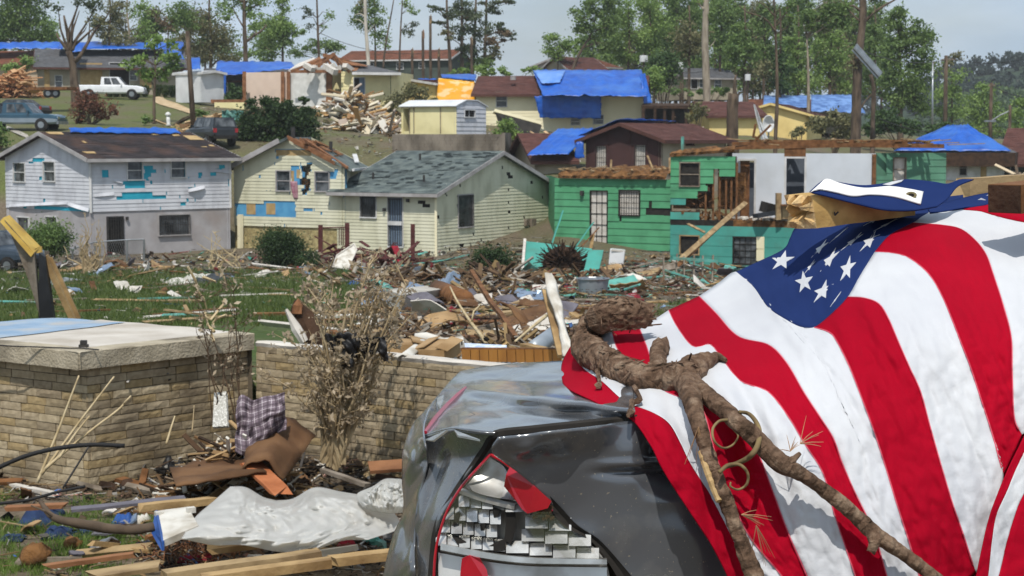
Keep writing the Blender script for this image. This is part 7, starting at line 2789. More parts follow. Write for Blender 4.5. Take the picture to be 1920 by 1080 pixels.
litter('debris_litter','thin scatter of splinters and scraps over the lawn behind the slab',0,640,500,610,1000,{'wood':3,'white':2.4,'grey':1.5,'brown':2,'teal':.5,'blue':.4},1.6,9,.5,.06,lambda x,y:1 if y<535 else .3)
litter('debris_litter','band of wreckage scraps along the feet of the left two houses',0,830,478,520,1500,{'wood':2,'white':2,'grey':2.2,'brown':4,'teal':.4,'red':.5,'dark':1.5},1.5,9,.45,.3)
litter('debris_litter','thick carpet of splintered wreckage in the middle of the field',660,1320,500,670,5600,{'wood':2.2,'white':1.1,'grey':2.6,'brown':6.5,'teal':.4,'red':.3,'blue':.35,'dark':2.0},1.3,9,.55,.3,lambda x,y:1.0 if y<575 else .45)
litter('debris_litter','wreckage with teal splinters heaped along the green house',960,1480,476,560,1900,{'wood':3,'white':1.4,'grey':1.5,'brown':4,'teal':2.2,'dark':1.6},1.6,10,.6,.22)
litter('debris_litter','fine trash and twigs covering the yard below the block wall',-10,770,886,1085,3600,{'wood':3,'white':1.2,'grey':1.6,'brown':6,'dark':2,'blue':.15,'pink':.3},2,16,.6,.05,lambda x,y:(.25 if(x<260 and y>945)else 1.0))
litter('debris_litter','dark leaf trash and lumber bits banked against the foot of the block wall',240,770,850,900,1300,{'wood':2,'white':1.0,'grey':1.4,'brown':6,'dark':3,'pink':.4},3,18,.5,.16)
litter('debris_litter','twigs and boards at the foot of the cream gable wall',815,1040,455,505,420,{'wood':2,'white':1,'grey':2,'brown':5,'dark':2},1.5,9,.6,.4)
litter('debris_litter','wreckage scraps on the ground beyond the flag at the right',1320,2100,500,640,1500,{'wood':2,'white':1,'grey':2.4,'brown':5,'dark':2,'teal':.6},1.6,9,.55,.2)
litter('debris_litter','scraps along the top of the slope in front of the hill houses',360,1340,190,300,1500,{'wood':3,'white':2,'brown':4,'grey':1.5},1.2,6,.5,.2)
PL=[('pale','wood_pale'),('grey weathered','wood_grey'),('brown','wood_brown'),('yellow','wood_yellow'),('white painted','white_dirty'),('teal painted','wood_teal'),('dark','wood_dark')]
def boards(place,x0,x1,y0,y1,n,wts,l0,l1,wd=(.08,.2),dens=None,tilt=.05):
 for _ in range(n):
  for _t in range(20):
   x,y=R.uniform(x0,x1),R.uniform(y0,y1)
   if dens is None or R.random()<dens(x,y):
    break
  cn,mt=R.choices(PL,wts)[0]
  p=G(x,y)
  m=p.y/F
  a=R.uniform(-.9,.9)+(pi if R.random()<.5 else 0)
  l=R.uniform(l0,l1)
  d=V((cos(a)*l,sin(a)*l*1.4,0))
  q=p+d
  q.z=gz(q.x,q.y)+abs(R.gauss(0,tilt))*l
  p.z+=.02
  w_=R.uniform(*wd)
  mb=MB()
  mb.beam(p+V((0,0,.03)),q+V((0,0,.03)),w_,R.uniform(.025,.06),jag=.05,roll=R.gauss(0,.25))
  if R.random()<.35:
   mb.beam(p.lerp(q,.6)+V((0,0,.05)),p.lerp(q,.6)+V((R.uniform(-.4,.4),R.uniform(-.4,.4),.12)),w_*.7,.04,jag=.03)
  tag(mb.build('broken_plank',MATS[mt]),f'{cn} broken plank {place}','plank',f'{cn} broken planks {place}')
boards('lying on the open lawn behind the slab',20,600,520,600,30,(4,2,2,2,1,.8,0),.6,2.0,(.05,.11),tilt=.03)
boards('scattered in the middle debris field',680,1040,510,640,95,(4,3,5,2,2,.4,2),.6,2.6)
boards('piled below the green and teal house',1000,1420,495,562,70,(5,3,4,2,1.2,3,2),.8,2.4,(.08,.2),tilt=.14)
boards('strewn before the white and cream houses',60,820,484,520,40,(3,2,4,1,2.5,.6,1),.9,2.8,tilt=.08)
boards('among the trash of the yard below the block wall',20,760,900,1070,36,(3,3,5,2,.5,.1,2),.25,.8,(.03,.09),tilt=.05,dens=lambda x,y:(.3 if(x<260 and y>945)else 1.0))
PN=[('white','white_dirty'),('grey','slate'),('tan','cardboard'),('teal','wood_teal'),('brown','rust_brown_sheet'),('blue grey','metal_bluegrey')]
def panels(place,x0,x1,y0,y1,n,wts,s0,s1):
 for _ in range(n):
  cn,mt=R.choices(PN,wts)[0]
  p=G(R.uniform(x0,x1),R.uniform(y0,y1))
  a,b=R.uniform(s0,s1),R.uniform(s0,s1)*.6
  Rm=Matrix.Rotation(R.uniform(0,6.3),3,'Z')@Matrix.Rotation(R.gauss(0,.4),3,'X')@Matrix.Rotation(R.gauss(0,.35),3,'Y')
  bd,sd=R.uniform(-.25,.25)*a,R.uniform(0,90)
  g=[[p+V((0,0,.12*a+.03))+Rm@V((a*(s-.5)+.08*a*nz3(t*5,sd),b*(t-.5)+.1*b*nz3(s*5,sd,2),bd*(1-4*(s-.5)**2)+.06*a*nz3(s*4,t*4,sd)))for t in(0,.25,.5,.75,1)]for s in(0,.17,.33,.5,.67,.83,1)]
  mb=MB()
  mb.grid(g)
  o=solid(mb.build('torn_panel',MATS[mt]),.012+.008*a)
  tag(o,f'{cn} torn panel {place}','panel piece',f'{cn} torn panels {place}')
panels('in the middle debris field',680,1050,512,630,46,(6,4,4,1,3,3),.35,1.1)
panels('below the green and teal house',990,1420,500,555,30,(4,3,4,5,3,1),.5,1.4)
panels('on the open lawn behind the slab',20,620,508,560,22,(6,3,2,1,2,2),.25,.8)
panels('before the white and cream houses',60,820,488,515,26,(5,3,3,.5,3,2),.4,1.2)
panels('among the trash of the yard below the block wall',30,740,900,1060,24,(3,4,4,.4,5,1),.08,.26)
def grass(name,label,n,fn,h0,h1,wd,cols,blades=5,spread=.06):
 vs,cc=[],[]
 for _ in range(n):
  r_=fn()
  if r_ is None:
   continue
  p,sc=r_
  for _k in range(blades):
   a=R.uniform(0,2*pi)
   b=np.array((p.x+R.gauss(0,spread)*sc,p.y+R.gauss(0,spread)*sc,p.z-.01))
   h=R.uniform(h0,h1)*sc
   s_=np.array((cos(a),sin(a),0))*wd*sc
   ln=np.array((R.gauss(0,.45),R.gauss(0,.45),1))*h
   vs+=[b-s_,b+s_,b+ln]
   t=R.random()
   cc.append(np.array(cols[0])*(1-t)+np.array(cols[1])*t)
 o=np_mesh(name,np.array(vs),3,np.array(cc),MATS['leaf'],loc=(0,0,0))
 o['label']=label
 o['category']='grass'
 kind(o,'stuff')
def f_lawn():
 x,y=R.uniform(-20,1320),R.uniform(508,612)
 p=G(x,y)
 k=nz3(p.x*.35,p.y*.35,5)+.5*nz3(p.x*1.3,p.y*1.3,2)
 if x>680 and k<.12+.1*R.random():
  return None
 if k<-.5:
  return None
 return p,max(1,p.y/30)
def f_yard():
 x,y=R.uniform(-20,420),R.uniform(925,1090)
 p=G(x,y)
 k=nz3(p.x*1.6,p.y*1.6,15)+.5*nz3(p.x*5,p.y*5,2)
 if k<-.12+sstep(200,330,x)*.5+(.35 if y<945 else 0):
  return None
 return p,1
grass('lawn_grass','short green grass of the lawn in front of the houses',15000,f_lawn,.05,.13,.010,((.055,.09,.02),(.12,.155,.04)),4,.12)
grass('yard_grass','bright weedy grass at the lower left of the yard',4200,f_yard,.03,.10,.0035,((.08,.15,.022),(.19,.27,.06)),6,.03)
HD=V((.9925,.122))
WL=V((-.122,.9925))
CR=V((-.034,3.76))
def cardepth(px,py,lat=0.0):
 0
 r=ray(px,py)
 o=CR+WL*lat
 n=WL
 t=o.dot(n)/(r.x*n.x+r.y*n.y)
 return r.y*t
def m_paint():
 m,n,b=bsdf('car_paint')
 nn,ll=n.nodes.new,n.links.new
 co=nn('ShaderNodeTexCoord')
 z=nn('ShaderNodeTexNoise')
 z.inputs['Scale'].default_value=6
 z.inputs['Detail'].default_value=9
 z.inputs['Roughness'].default_value=.65
 ll(co.outputs['Object'],z.inputs['Vector'])
 mr=nn('ShaderNodeMapRange')
 mr.inputs['From Min'].default_value=.46
 mr.inputs['From Max'].default_value=.72
 ll(z.outputs['Fac'],mr.inputs['Value'])
 mu=nn('ShaderNodeMath')
 mu.operation='MULTIPLY'
 mu.inputs[1].default_value=.45
 ll(mr.outputs[0],mu.inputs[0])
 x=nn('ShaderNodeMix')
 x.data_type='RGBA'
 x.inputs['A'].default_value=(.118,.126,.14,1)
 x.inputs['B'].default_value=(.27,.25,.215,1)
 ll(mu.outputs[0],x.inputs['Factor'])
 sp=nn('ShaderNodeTexNoise')
 sp.inputs['Scale'].default_value=120
 sp.inputs['Detail'].default_value=3
 ll(co.outputs['Object'],sp.inputs['Vector'])
 lt=nn('ShaderNodeMath')
 lt.operation='GREATER_THAN'
 lt.inputs[1].default_value=.685
 ll(sp.outputs['Fac'],lt.inputs[0])
 x2=nn('ShaderNodeMix')
 x2.data_type='RGBA'
 x2.inputs['B'].default_value=(.30,.27,.22,1)
 ll(lt.outputs[0],x2.inputs['Factor'])
 ll(x.outputs['Result'],x2.inputs['A'])
 ll(x2.outputs['Result'],b.inputs['Base Color'])
 b.inputs['Metallic'].default_value=.45
 ro=nn('ShaderNodeMapRange')
 ro.inputs['To Min'].default_value=.18
 ro.inputs['To Max'].default_value=.42
 ll(mr.outputs[0],ro.inputs['Value'])
 ll(ro.outputs[0],b.inputs['Roughness'])
 b.inputs['Coat Weight'].default_value=.7
 b.inputs['Coat Roughness'].default_value=.09
 MATS['car_paint']=m
m_paint()
M('lens_red',(.42,.006,.02),(.30,.004,.014),sc=8,rough=.25,spec=.5,coat=.6)
M('lamp_plastic',(.62,.62,.60),(.45,.44,.42),sc=9,rough=.25,spec=.5,metal=.35,dirt=(.16,.12,.08),dsc=9,damt=.5)
M('lamp_chrome',(.66,.66,.65),(.42,.42,.40),sc=14,rough=.26,metal=.75,dirt=(.10,.08,.06),dsc=16,damt=.5)
M('car_red_strip',(.33,.012,.03),(.25,.01,.02),sc=6,rough=.3,coat=.5)
def car():
 t=thing('wrecked_car','crumpled dark grey car with smashed tail lamp under the flag','car',V((CR.x+2,CR.y+.9,4.25)))
 def patch(name,left,right,top,bot,zf,nu,nv,dent,mat='car_paint',thick=.004):
  g0=coons(left,right,top,bot,nu,nv)
  g=[]
  for i in range(nu):
   row=[]
   for j in range(nv):
    px,py=g0[i][j]
    s,q=i/(nu-1),j/(nv-1)
    row.append(P(px,py,zf(px,py)+dent(px,py,s,q)))
   g.append(row)
  mb=MB()
  mb.grid(g)
  o=mb.build(name,MATS[mat],t,smooth=True)
  solid(o,thick)
  return o
 ztop=tps([(863,697,5.27),(822,742,5.245),(796,790,5.25),(794,819,5.262),(850,803,5.315),(928,812,5.325),(1000,803,5.335),(1100,793,5.345),(1190,785,5.35),(1330,770,5.37),(960,685,5.31),(1060,678,5.33),(1180,668,5.36),(1330,655,5.40),(900,750,5.30),(1000,740,5.345),(1100,735,5.36),(1200,725,5.38)])
 def lid_depth(px,py):
  z=ztop(px,py)
  z+=.006*nz3(px*.010+py*.03,py*.045,2)+.0025*nz3(px*.02-py*.03,py*.06,7)
  fo=(py-742)-.12*(px-960)
  z+=.010*exp(-(fo/9)**2)*sstep(830,900,px)-.008*exp(-((fo-22)/10)**2)*sstep(900,980,px)
  z-=.012*exp(-(((px-1010)/70)**2+((py-715)/9)**2))
  r=ray(px,py)
  return(z-ZC)/r.z*r.y
 patch('trunk_lid',[(863,697),(838,722),(812,755),(796,790),(794,819)],[(1190,668),(1190,720),(1190,784)],[(863,697),(900,690),(960,683),(1060,677),(1140,671),(1190,668)],[(794,819),(822,810),(850,804),(880,808),(928,812),(1000,802),(1100,792),(1190,784)],lid_depth,120,50,lambda*a:0)
 zr=tps([(794,819,lid_depth(794,819)),(850,804,lid_depth(850,804)),(928,812,lid_depth(928,812)),(905,850,3.77),(850,930,3.80),(815,1000,3.82),(805,1130,3.82),(795,900,3.97),(778,960,3.97),(775,1030,3.95),(780,1130,3.93),(850,850,3.87),(820,860,3.95)])
 patch('rear_panel',[(794,819),(800,860),(792,905),(780,960),(776,1030),(780,1135)],[(928,812),(912,836),(884,878),(850,930),(822,985),(810,1050),(808,1135)],[(794,819),(822,810),(850,804),(880,808),(928,812)],[(780,1135),(808,1135)],zr,40,70,lambda px,py,s,q:.022*nz3(px*.02,py*.016,5)*min(1,4*s)*min(1,5*q)+.02*exp(-((px-838+(py-850)*.35)/9)**2)*sstep(830,860,py))
 zb=tps([(863,697,5.2),(822,742,4.86),(773,799,4.4),(757,844,4.22),(755,901,4.16),(757,958,4.13),(737,1007,4.12),(720,1076,4.1),(712,1135,4.1),(840,735,4.86),(812,755,4.55),(796,790,4.17),(794,819,3.99),(800,860,3.97),(792,905,3.97),(780,960,3.96),(776,1030,3.94),(780,1135,3.93),(765,1060,3.92),(775,860,4.02)])
 def crumple(px,py,s,q):
  e=min(1,5*s)*min(1,6*(1-s))
  return e*(.035*nz3(px*.03,py*.012,1)-.03*abs(nz3(px*.05+py*.02,py*.02,4)))
 patch('bumper_skin',[(858,701),(822,742),(796,772),(773,799),(757,844),(755,901),(757,958),(737,1007),(720,1076),(710,1135)],[(864,699),(838,724),(812,757),(797,792),(796,820),(802,860),(794,905),(782,960),(778,1030),(782,1135)],None,[(710,1135),(782,1135)],zb,26,90,crumple)
 def side(px,py):
  ys=820-.118*(px-934)if px<1340 else 772+.2*(px-1340)
  k=sstep(-4,62,py-ys)
  Y=(lid_depth(min(px,1340),min(py,ys))+.006)*(1-k)+(cardepth(px,py)-.035)*k
  cr=(py-905)+.62*(px-1065)
  Y+=.012*sstep(-40,60,cr)-.008
  Y-=.022*exp(-(((px-990)/24)**2+((py-842+.1*(px-990))/15)**2))-.012*exp(-(((px-1012)/16)**2+((py-848)/12)**2))
  Y-=.010*exp(-((py-868+.03*(px-1200))/7)**2)*sstep(1100,1190,px)
  Y+=.014*exp(-((py-884+.03*(px-1200))/8)**2)*sstep(1080,1180,px)
  Y+=.006*nz3(px*.012,py*.012,3)+.16*sstep(1185,1290,px)*(1-sstep(40,160,py-ys))
  return Y
 patch('quarter_panel',[(934,820),(922,846),(948,868),(998,908),(1046,958),(1112,1012),(1178,1086),(1214,1135)],[(1680,900),(1680,1000),(1680,1135)],[(934,820),(1000,812),(1100,801),(1190,790),(1260,800),(1400,850),(1680,900)],[(1214,1135),(1680,1135)],side,120,70,lambda*a:0)
 mb=MB()
 g=[]
 for s,hw,zt_,zs,ins in((.12,.62,5.18,4.95,.12),(.3,.78,5.24,5.05,.08),(.9,.80,5.30,5.1,.08),(1.2,.78,5.45,5.15,.08),(1.75,.7,5.62,5.2,.1),(2.6,.7,5.60,5.2,.1),(3.2,.78,5.25,5.1,.08),(4.2,.74,5.1,4.95,.1),(4.5,.6,4.9,4.8,.14)):
  c=CR+HD*s+WL*.86
  rr=.52 if zt_>5.4 else .74
  row=[]
  for w_,z in((-hw+ins*.2,4.45),(-hw,4.7),(-hw,zs),(-hw*rr/.78,zt_-.04),(-hw*rr*.6,zt_),(hw*rr*.6,zt_),(hw*rr/.78,zt_-.04),(hw,zs),(hw,4.7),(hw-ins*.2,4.45),(-hw+ins*.2,4.45)):
   q=c+WL*w_
   row.append(v3(q,z))
  g.append(row)
 mb.grid(g)
 mb.add(g[0][:10],[tuple(range(10))])
 mb.add(g[-1][:10],[tuple(range(10))])
 mb.build('body_shell',MATS['dark'],t)
 for s in(.85,3.5):
  for w_ in(.14,1.6):
   c=v3(CR+HD*s+WL*w_,4.25+.31)
   a=V((WL.x,WL.y,0))
   mb=MB()
   mb.tube([c-a*.1,c-a*.09,c+a*.09,c+a*.1],[.27,.31,.31,.27],20)
   o=mb.build('wheel',MATS['rubber'],t)
   mb=MB()
   sg=-1 if w_<1 else 1
   mb.tube([c+a*sg*.09,c+a*sg*.108],.19,14)
   mb.build('rim',MATS['alu'],o)
 mb=MB()
 q=[P(x,y,lid_depth(x,y)-.03)for x,y in((797,812),(815,788),(838,762),(858,742),(873,727))]
 for off in(0,):
  mb.tube(q,[.006,.009,.009,.008,.004],6)
 mb.build('red_reflector_strip',MATS['car_red_strip'],t)
 mb=MB()
 mb.tube([P(x,y,lid_depth(x,y)-.004)for x,y in((840,777),(880,774),(890,778),(880,783),(850,785))],.0022,5)
 mb.build('scratch_wire',MATS['iron'],t)
 mb=MB()
 for(x0,y0,x1,y1,x2,y2)in((816,748,832,740,826,768),(797,824,838,806,812,826),(852,806,900,824,858,816)):
  mb.slab([P(x0,y0,lid_depth(x0,y0)-.03),P(x1,y1,lid_depth(x1,y1)-.03),P(x2,y2,lid_depth(x2,y2)-.03)],.004)
 mb.build('bare_metal_tear',MATS['lamp_chrome'],t)
 edge_l=[(920,852),(894,880),(866,912),(840,955),(824,1000),(815,1050),(812,1135)]
 edge_r=[(920,852),(952,872),(998,914),(1036,958),(1090,1005),(1136,1055),(1150,1135)]
 lamp=lambda px,py:3.80+.0*px
 def ld(px,py,d=0):
  k=(px-815)/330
  return 3.80-.10*max(0,min(1,k))+d
 g0=coons(edge_l,edge_r,None,[(812,1135),(1150,1135)],30,40)
 mb=MB()
 mb.grid([[P(x,y,ld(x,y,.055))for x,y in row]for row in g0])
 lo=mb.build('tail_lamp',MATS['lamp_plastic'],t,smooth=True)
 mb=MB()
 mb.tube([P(x,y,ld(x,y,-.004))for x,y in spline(edge_l,30)],.0032,6)
 mb.tube([P(x,y,ld(x,y,-.002))for x,y in spline(edge_r[:4],16)],.0035,6)
 mb.one=True
 mb.build('lens_rim',MATS['lens_red'],lo)
 mb=MB()
 g=coons([(918,858),(898,882),(872,914)],[(918,858),(948,880),(968,938)],None,[(872,914),(900,926),(935,934),(968,938)],16,14)
 mb.grid([[P(x,y,ld(x,y,.045-.05*(j/13)**2))for j,(x,y)in enumerate(row)]for row in g])
 mb.build('reflector_bowl',MATS['lamp_chrome'],lo,smooth=True)
 mb=MB()
 mb.tube([P(x,y,ld(x,y,.01))for x,y in spline([(864,920),(900,933),(940,944),(966,950)],12)],.008,6)
 mb.build('bowl_ledge',MATS['lamp_plastic'],lo)
 mb=MB()
 rows=[(925,948),(948,975),(975,1000),(1000,1025)]
 for r_,(ya,yb)in enumerate(rows):
  x=838-r_*7
  k=0
  while x<1090:
   wd_=22 if x<930 else 44
   xa,xb=x,x+wd_-2
   x+=wd_
   k+=1
   m=(xa+xb)/2
   y0,y1=ya+(m-830)*.10,yb+(m-830)*.10-2
   if not inpoly(m,(y0+y1)/2,[tuple(p)for p in edge_l]+[tuple(p)for p in edge_r[::-1]]):
    continue
   if 944<m<966 and y0>945:
    continue
   dp=.007*((k+r_)%2)+R.uniform(-.002,.002)
   f=[P(xa,y0,ld(xa,y0,.022+dp)),P(xb,y0,ld(xb,y0,.022+dp)),P(xb,y1,ld(xb,y1,.005+dp)),P(xa,y1,ld(xa,y1,.005+dp))]
   bk=[P(xa,y0,ld(xa,y0,.06)),P(xb,y0,ld(xb,y0,.06)),P(xb,y1,ld(xb,y1,.06)),P(xa,y1,ld(xa,y1,.06))]
   mb.add(f+bk,[(0,1,2,3),(0,4,5,1),(1,5,6,2),(2,6,7,3),(3,7,4,0)])
 mb.one=True
 mb.build('reflector_cells',MATS['lamp_chrome'],lo)
 mb=MB()
 for pl in([(946,954),(966,958),(968,990),(958,1022),(946,1012),(948,985)],[(850,966),(862,960),(860,980),(850,986)],[(846,1002),(862,1010),(874,1016),(858,1022)],[(922,950),(940,956),(934,968),(926,970)],[(916,1024),(950,1010),(946,1032),(920,1034)],[(900,985),(910,980),(908,1000),(902,1000)]):
  mb.slab([P(x,y,ld(x,y,.012))for x,y in pl],.01,nrm=V((0,-1,0)))
 mb.build('hole_shade_patch',MATS['dark'],lo)  # near-black slabs paint the shade of holes onto the smashed lamp
 mg,ng,_b=bsdf('clear_lens')
 gl,tp_,mxs=ng.nodes.new('ShaderNodeBsdfGlossy'),ng.nodes.new('ShaderNodeBsdfTransparent'),ng.nodes.new('ShaderNodeMixShader')
 gl.inputs['Roughness'].default_value=.06
 mxs.inputs[0].default_value=.12
 ng.links.new(tp_.outputs[0],mxs.inputs[1])
 ng.links.new(gl.outputs[0],mxs.inputs[2])
 ng.links.new(mxs.outputs[0],ng.nodes['Material Output'].inputs['Surface'])
 for pl in([(918,856),(896,880),(868,912),(842,956),(830,992),(838,1004),(852,978),(870,990),(880,952),(902,962),(914,930),(938,938),(950,905),(944,874)],[(1000,960),(1030,960),(1080,1004),(1126,1048),(1060,1046),(1034,1020),(1004,1016),(990,985)]):
  mb=MB()
  mb.slab([P(x,y,ld(x,y,-.012))for x,y in pl],.003,nrm=V((0,-1,0)))
  mb.build('clear_lens_shard',mg,lo)
 mb=MB()
 g=[]
 for i in range(30):
  s=i/29
  x=826+s*312
  y=1016+24*sin(min(1,s*1.6)*pi/2)+6*s
  g.append([P(x,y,ld(x,y,.03)),P(x,y+3,ld(x,y,-.012)),P(x,y+15-3*s,ld(x,y,-.014)),P(x,y+19-3*s,ld(x,y,.04))])
 mb.grid(g)
 mb.build('lower_shelf',MATS['lamp_chrome'],lo)
 mb=MB()
 g=[]
 for i in range(16):
  s=i/15
  x0=822+s*316
  y0=1036+24*sin(min(1,s*1.6)*pi/2)+4*s
  g.append([P(x0,y0+k*(1135-y0),ld(x0,y0,.0+.02*(1-k)))for k in(0,.3,.6,1)])
 mb.grid(g)
 mb.build('lower_lens',MATS['lamp_plastic'],lo,smooth=True)
 for pl in([(957,873),(975,884),(1005,914),(1034,940),(1027,953),(989,963),(979,955),(969,941),(945,912),(949,890)],[(866,1048),(880,1041),(900,1047),(906,1058),(913,1069),(918,1100),(862,1112),(863,1075)]):
  mb=MB()
  mb.slab([P(x,y,ld(x,y,-.018+.01*nz3(x*.05,y*.05)))for x,y in pl],.006,nrm=V((0,-1,0)))
  mb.build('red_lens_shard',MATS['lens_red'],lo)
 mb=MB()
 for _ in range(36):
  x,y=R.uniform(1000,1040),R.uniform(948,975)
  mb.box(P(x,y,ld(x,y,-.006)),(.006,.004,.005),Matrix.Rotation(R.uniform(0,3),3,'Y'))
 mb.one=True
 o=mb.build('lamp_dirt',MATS['wood_dark'],lo)
 o['kind']='stuff'
 mb=MB()
 L1=spline([(1000,916),(1040,958),(1062,985),(1110,1010),(1150,1060),(1190,1135)],24)
 L2=spline([(1010,914),(1052,958),(1082,990),(1124,1018),(1184,1086),(1225,1135)],24)
 mb.grid([[P(a[0]-4,a[1]+3,3.735+.01*nz3(i*.5,1)),P((a[0]+b[0])/2+2*nz3(i*.9,4),(a[1]+b[1])/2,3.742),P(b[0]+3,b[1]-3,3.735)]for i,(a,b)in enumerate(zip(L1,L2))])
 mb.build('torn_gap_shade',MATS['dark'],t)  # dark strip painted as the shade in the gap between lamp and panel
 mb=MB()
 sm=spline([(808,1100),(820,990),(850,932),(884,880),(912,838),(930,815),(1000,806),(1100,795.5),(1195,786)],60)
 mb.tube([P(x,y,(side(x,y)if x>935 else zr(x,y))+.012)for x,y in sm],.010,6)
 mb.build('panel_seam',MATS['dark'],t)
 return lid_depth
LID=car()
FD=tps([(1055,690,LID(1055,690)-.04),(1066,727,LID(1066,727)-.03),(1085,635,4.72),(1114,753,LID(1114,753)-.03),(1181,784,3.79),(1218,831,3.72),(1244,883,3.69),(1290,955,3.68),(1363,1078,3.66),(1397,1130,3.66),(1130,717,4.13),(1180,745,3.98),(1200,768,3.84),(1200,620,4.62),(1254,582,4.84),(1311,556,4.88),(1381,510,4.94),(1240,735,3.98),(1316,740,3.90),(1330,850,3.74),(1400,640,4.28),(1500,614,4.22),(1450,560,4.5),(1450,800,3.80),(1480,950,3.72),(1500,1130,3.69),(1490,429,4.98),(1560,440,4.75),(1640,471,4.48),(1590,557,4.22),(1640,600,4.06),(1650,700,3.93),(1640,850,3.82),(1600,1080,3.71),(1720,1000,3.74),(1712,400,4.84),(1760,430,4.62),(1740,512,4.3),(1800,700,3.95),(1800,600,4.06),(1830,850,3.86),(1830,1072,3.78),(1757,383,5.0),(1806,390,4.95),(1860,378,5.05),(1920,415,4.8),(2040,440,4.75),(1870,500,4.4),(1900,600,4.1),(1900,800,3.92),(2050,600,4.2),(2050,900,3.92),(1920,1080,3.82),(2050,1130,3.84),(1250,660,4.35)])
def fdepth(x,y,off=0):
 d=FD(x,y)
 u=(x-1500)*.9+(y-700)*-.38
 v=(x-1500)*.38+(y-700)*.9
 d+=.016*nz3(u*.016,v*.0032,1)+.010*nz3(u*.04,v*.010,2)+.0065*nz3(u*.085,v*.04,3)+.005*abs(nz3(u*.03+v*.05,v*.06-u*.02,6))+.0022*nz3(u*.16,v*.12,8)
 d+=.010*sin(u*.026+2*nz3(u*.004,v*.004,9))*sstep(640,900,y)*(1-sstep(1650,1750,x))
 k=exp(-(((x-1330)/150)**2+((y-790)/110)**2))
 d+=.018*k*sin(u*.10+1.5*nz3(u*.01,v*.01,5))
 return d+off
B0=[(1086,622),(1076,640),(1056,676),(1053,700),(1062,727),(1114,753),(1181,784),(1218,831),(1244,883),(1290,955),(1332,1018),(1363,1078),(1385,1135)]
B1=[(1100,640),(1088,668),(1093,690),(1130,717),(1171,753),(1223,774),(1254,795),(1275,831),(1295,872),(1332,930),(1373,1012),(1397,1070),(1412,1135)]
B2=[(1148,622),(1156,650),(1180,690),(1240,730),(1300,756),(1321,775),(1342,852),(1378,950),(1410,1012),(1466,1080),(1500,1135)]
B3=[(1200,618),(1212,648),(1224,674),(1268,704),(1316,727),(1358,748),(1384,790),(1420,847),(1446,914),(1477,997),(1513,1080),(1535,1135)]
B4=[(1254,582),(1270,613),(1300,650),(1332,646),(1352,670),(1389,714),(1441,735),(1481,785),(1506,827),(1538,876),(1551,909),(1563,958),(1579,1007),(1604,1080),(1622,1135)]
B5=[(1311,556),(1342,587),(1384,631),(1441,647),(1475,681),(1506,734),(1538,783),(1563,823),(1579,868),(1604,925),(1628,974),(1644,1015),(1663,1080),(1680,1135)]
B6=[(1527,614),(1553,622),(1567,636),(1592,685),(1616,746),(1640,811),(1661,876),(1681,942),(1702,1007),(1718,1060),(1740,1135)]
B7=[(1590,557),(1620,559),(1648,570),(1666,598),(1684,640),(1706,690),(1726,734),(1745,803),(1767,880),(1787,946),(1808,1007),(1829,1073)]
B8a=[(1641,472),(1677,475),(1705,484),(1740,512),(1765,552),(1786,601),(1803,645),(1820,689),(1840,750),(1861,815),(1881,890)]
B8b=B8a+[(1858,966),(1831,1074)]
B9=[(1712,418),(1740,420),(1765,422),(1800,429),(1828,450),(1849,478),(1863,517),(1881,573),(1896,633),(1898,700),(1902,783),(1916,815)]
B10=[(2050,440),(2050,560),(2050,700),(2050,830)]
T6=[(1311,556),(1345,533),(1381,510),(1413,538),(1441,577),(1476,601),(1501,613),(1527,614)]
T7=[(1527,614),(1557,591),(1590,557)]
T8=[(1590,557),(1613,517),(1641,472)]
T9=[(1641,472),(1670,440),(1712,418)]
T10=[(1712,418),(1740,400),(1770,390),(1806,389),(1840,393),(1866,402),(1920,414),(2050,440)]
def m_cloth(name,c1,c2):
 m=M(name,c1,c2,sc=3,rough=.85,bump=.25,bsc=160,spec=.04,trans=.05,bdist=.003)
 return m
m_cloth('flag_red',(.36,.003,.017),(.30,.002,.014))
m_cloth('flag_white',(.58,.59,.61),(.51,.52,.55))
m_cloth('flag_blue',(.017,.034,.125),(.013,.027,.10))
M('flag_seam',(.62,.10,.14),(.5,.06,.1),sc=9,rough=.9)
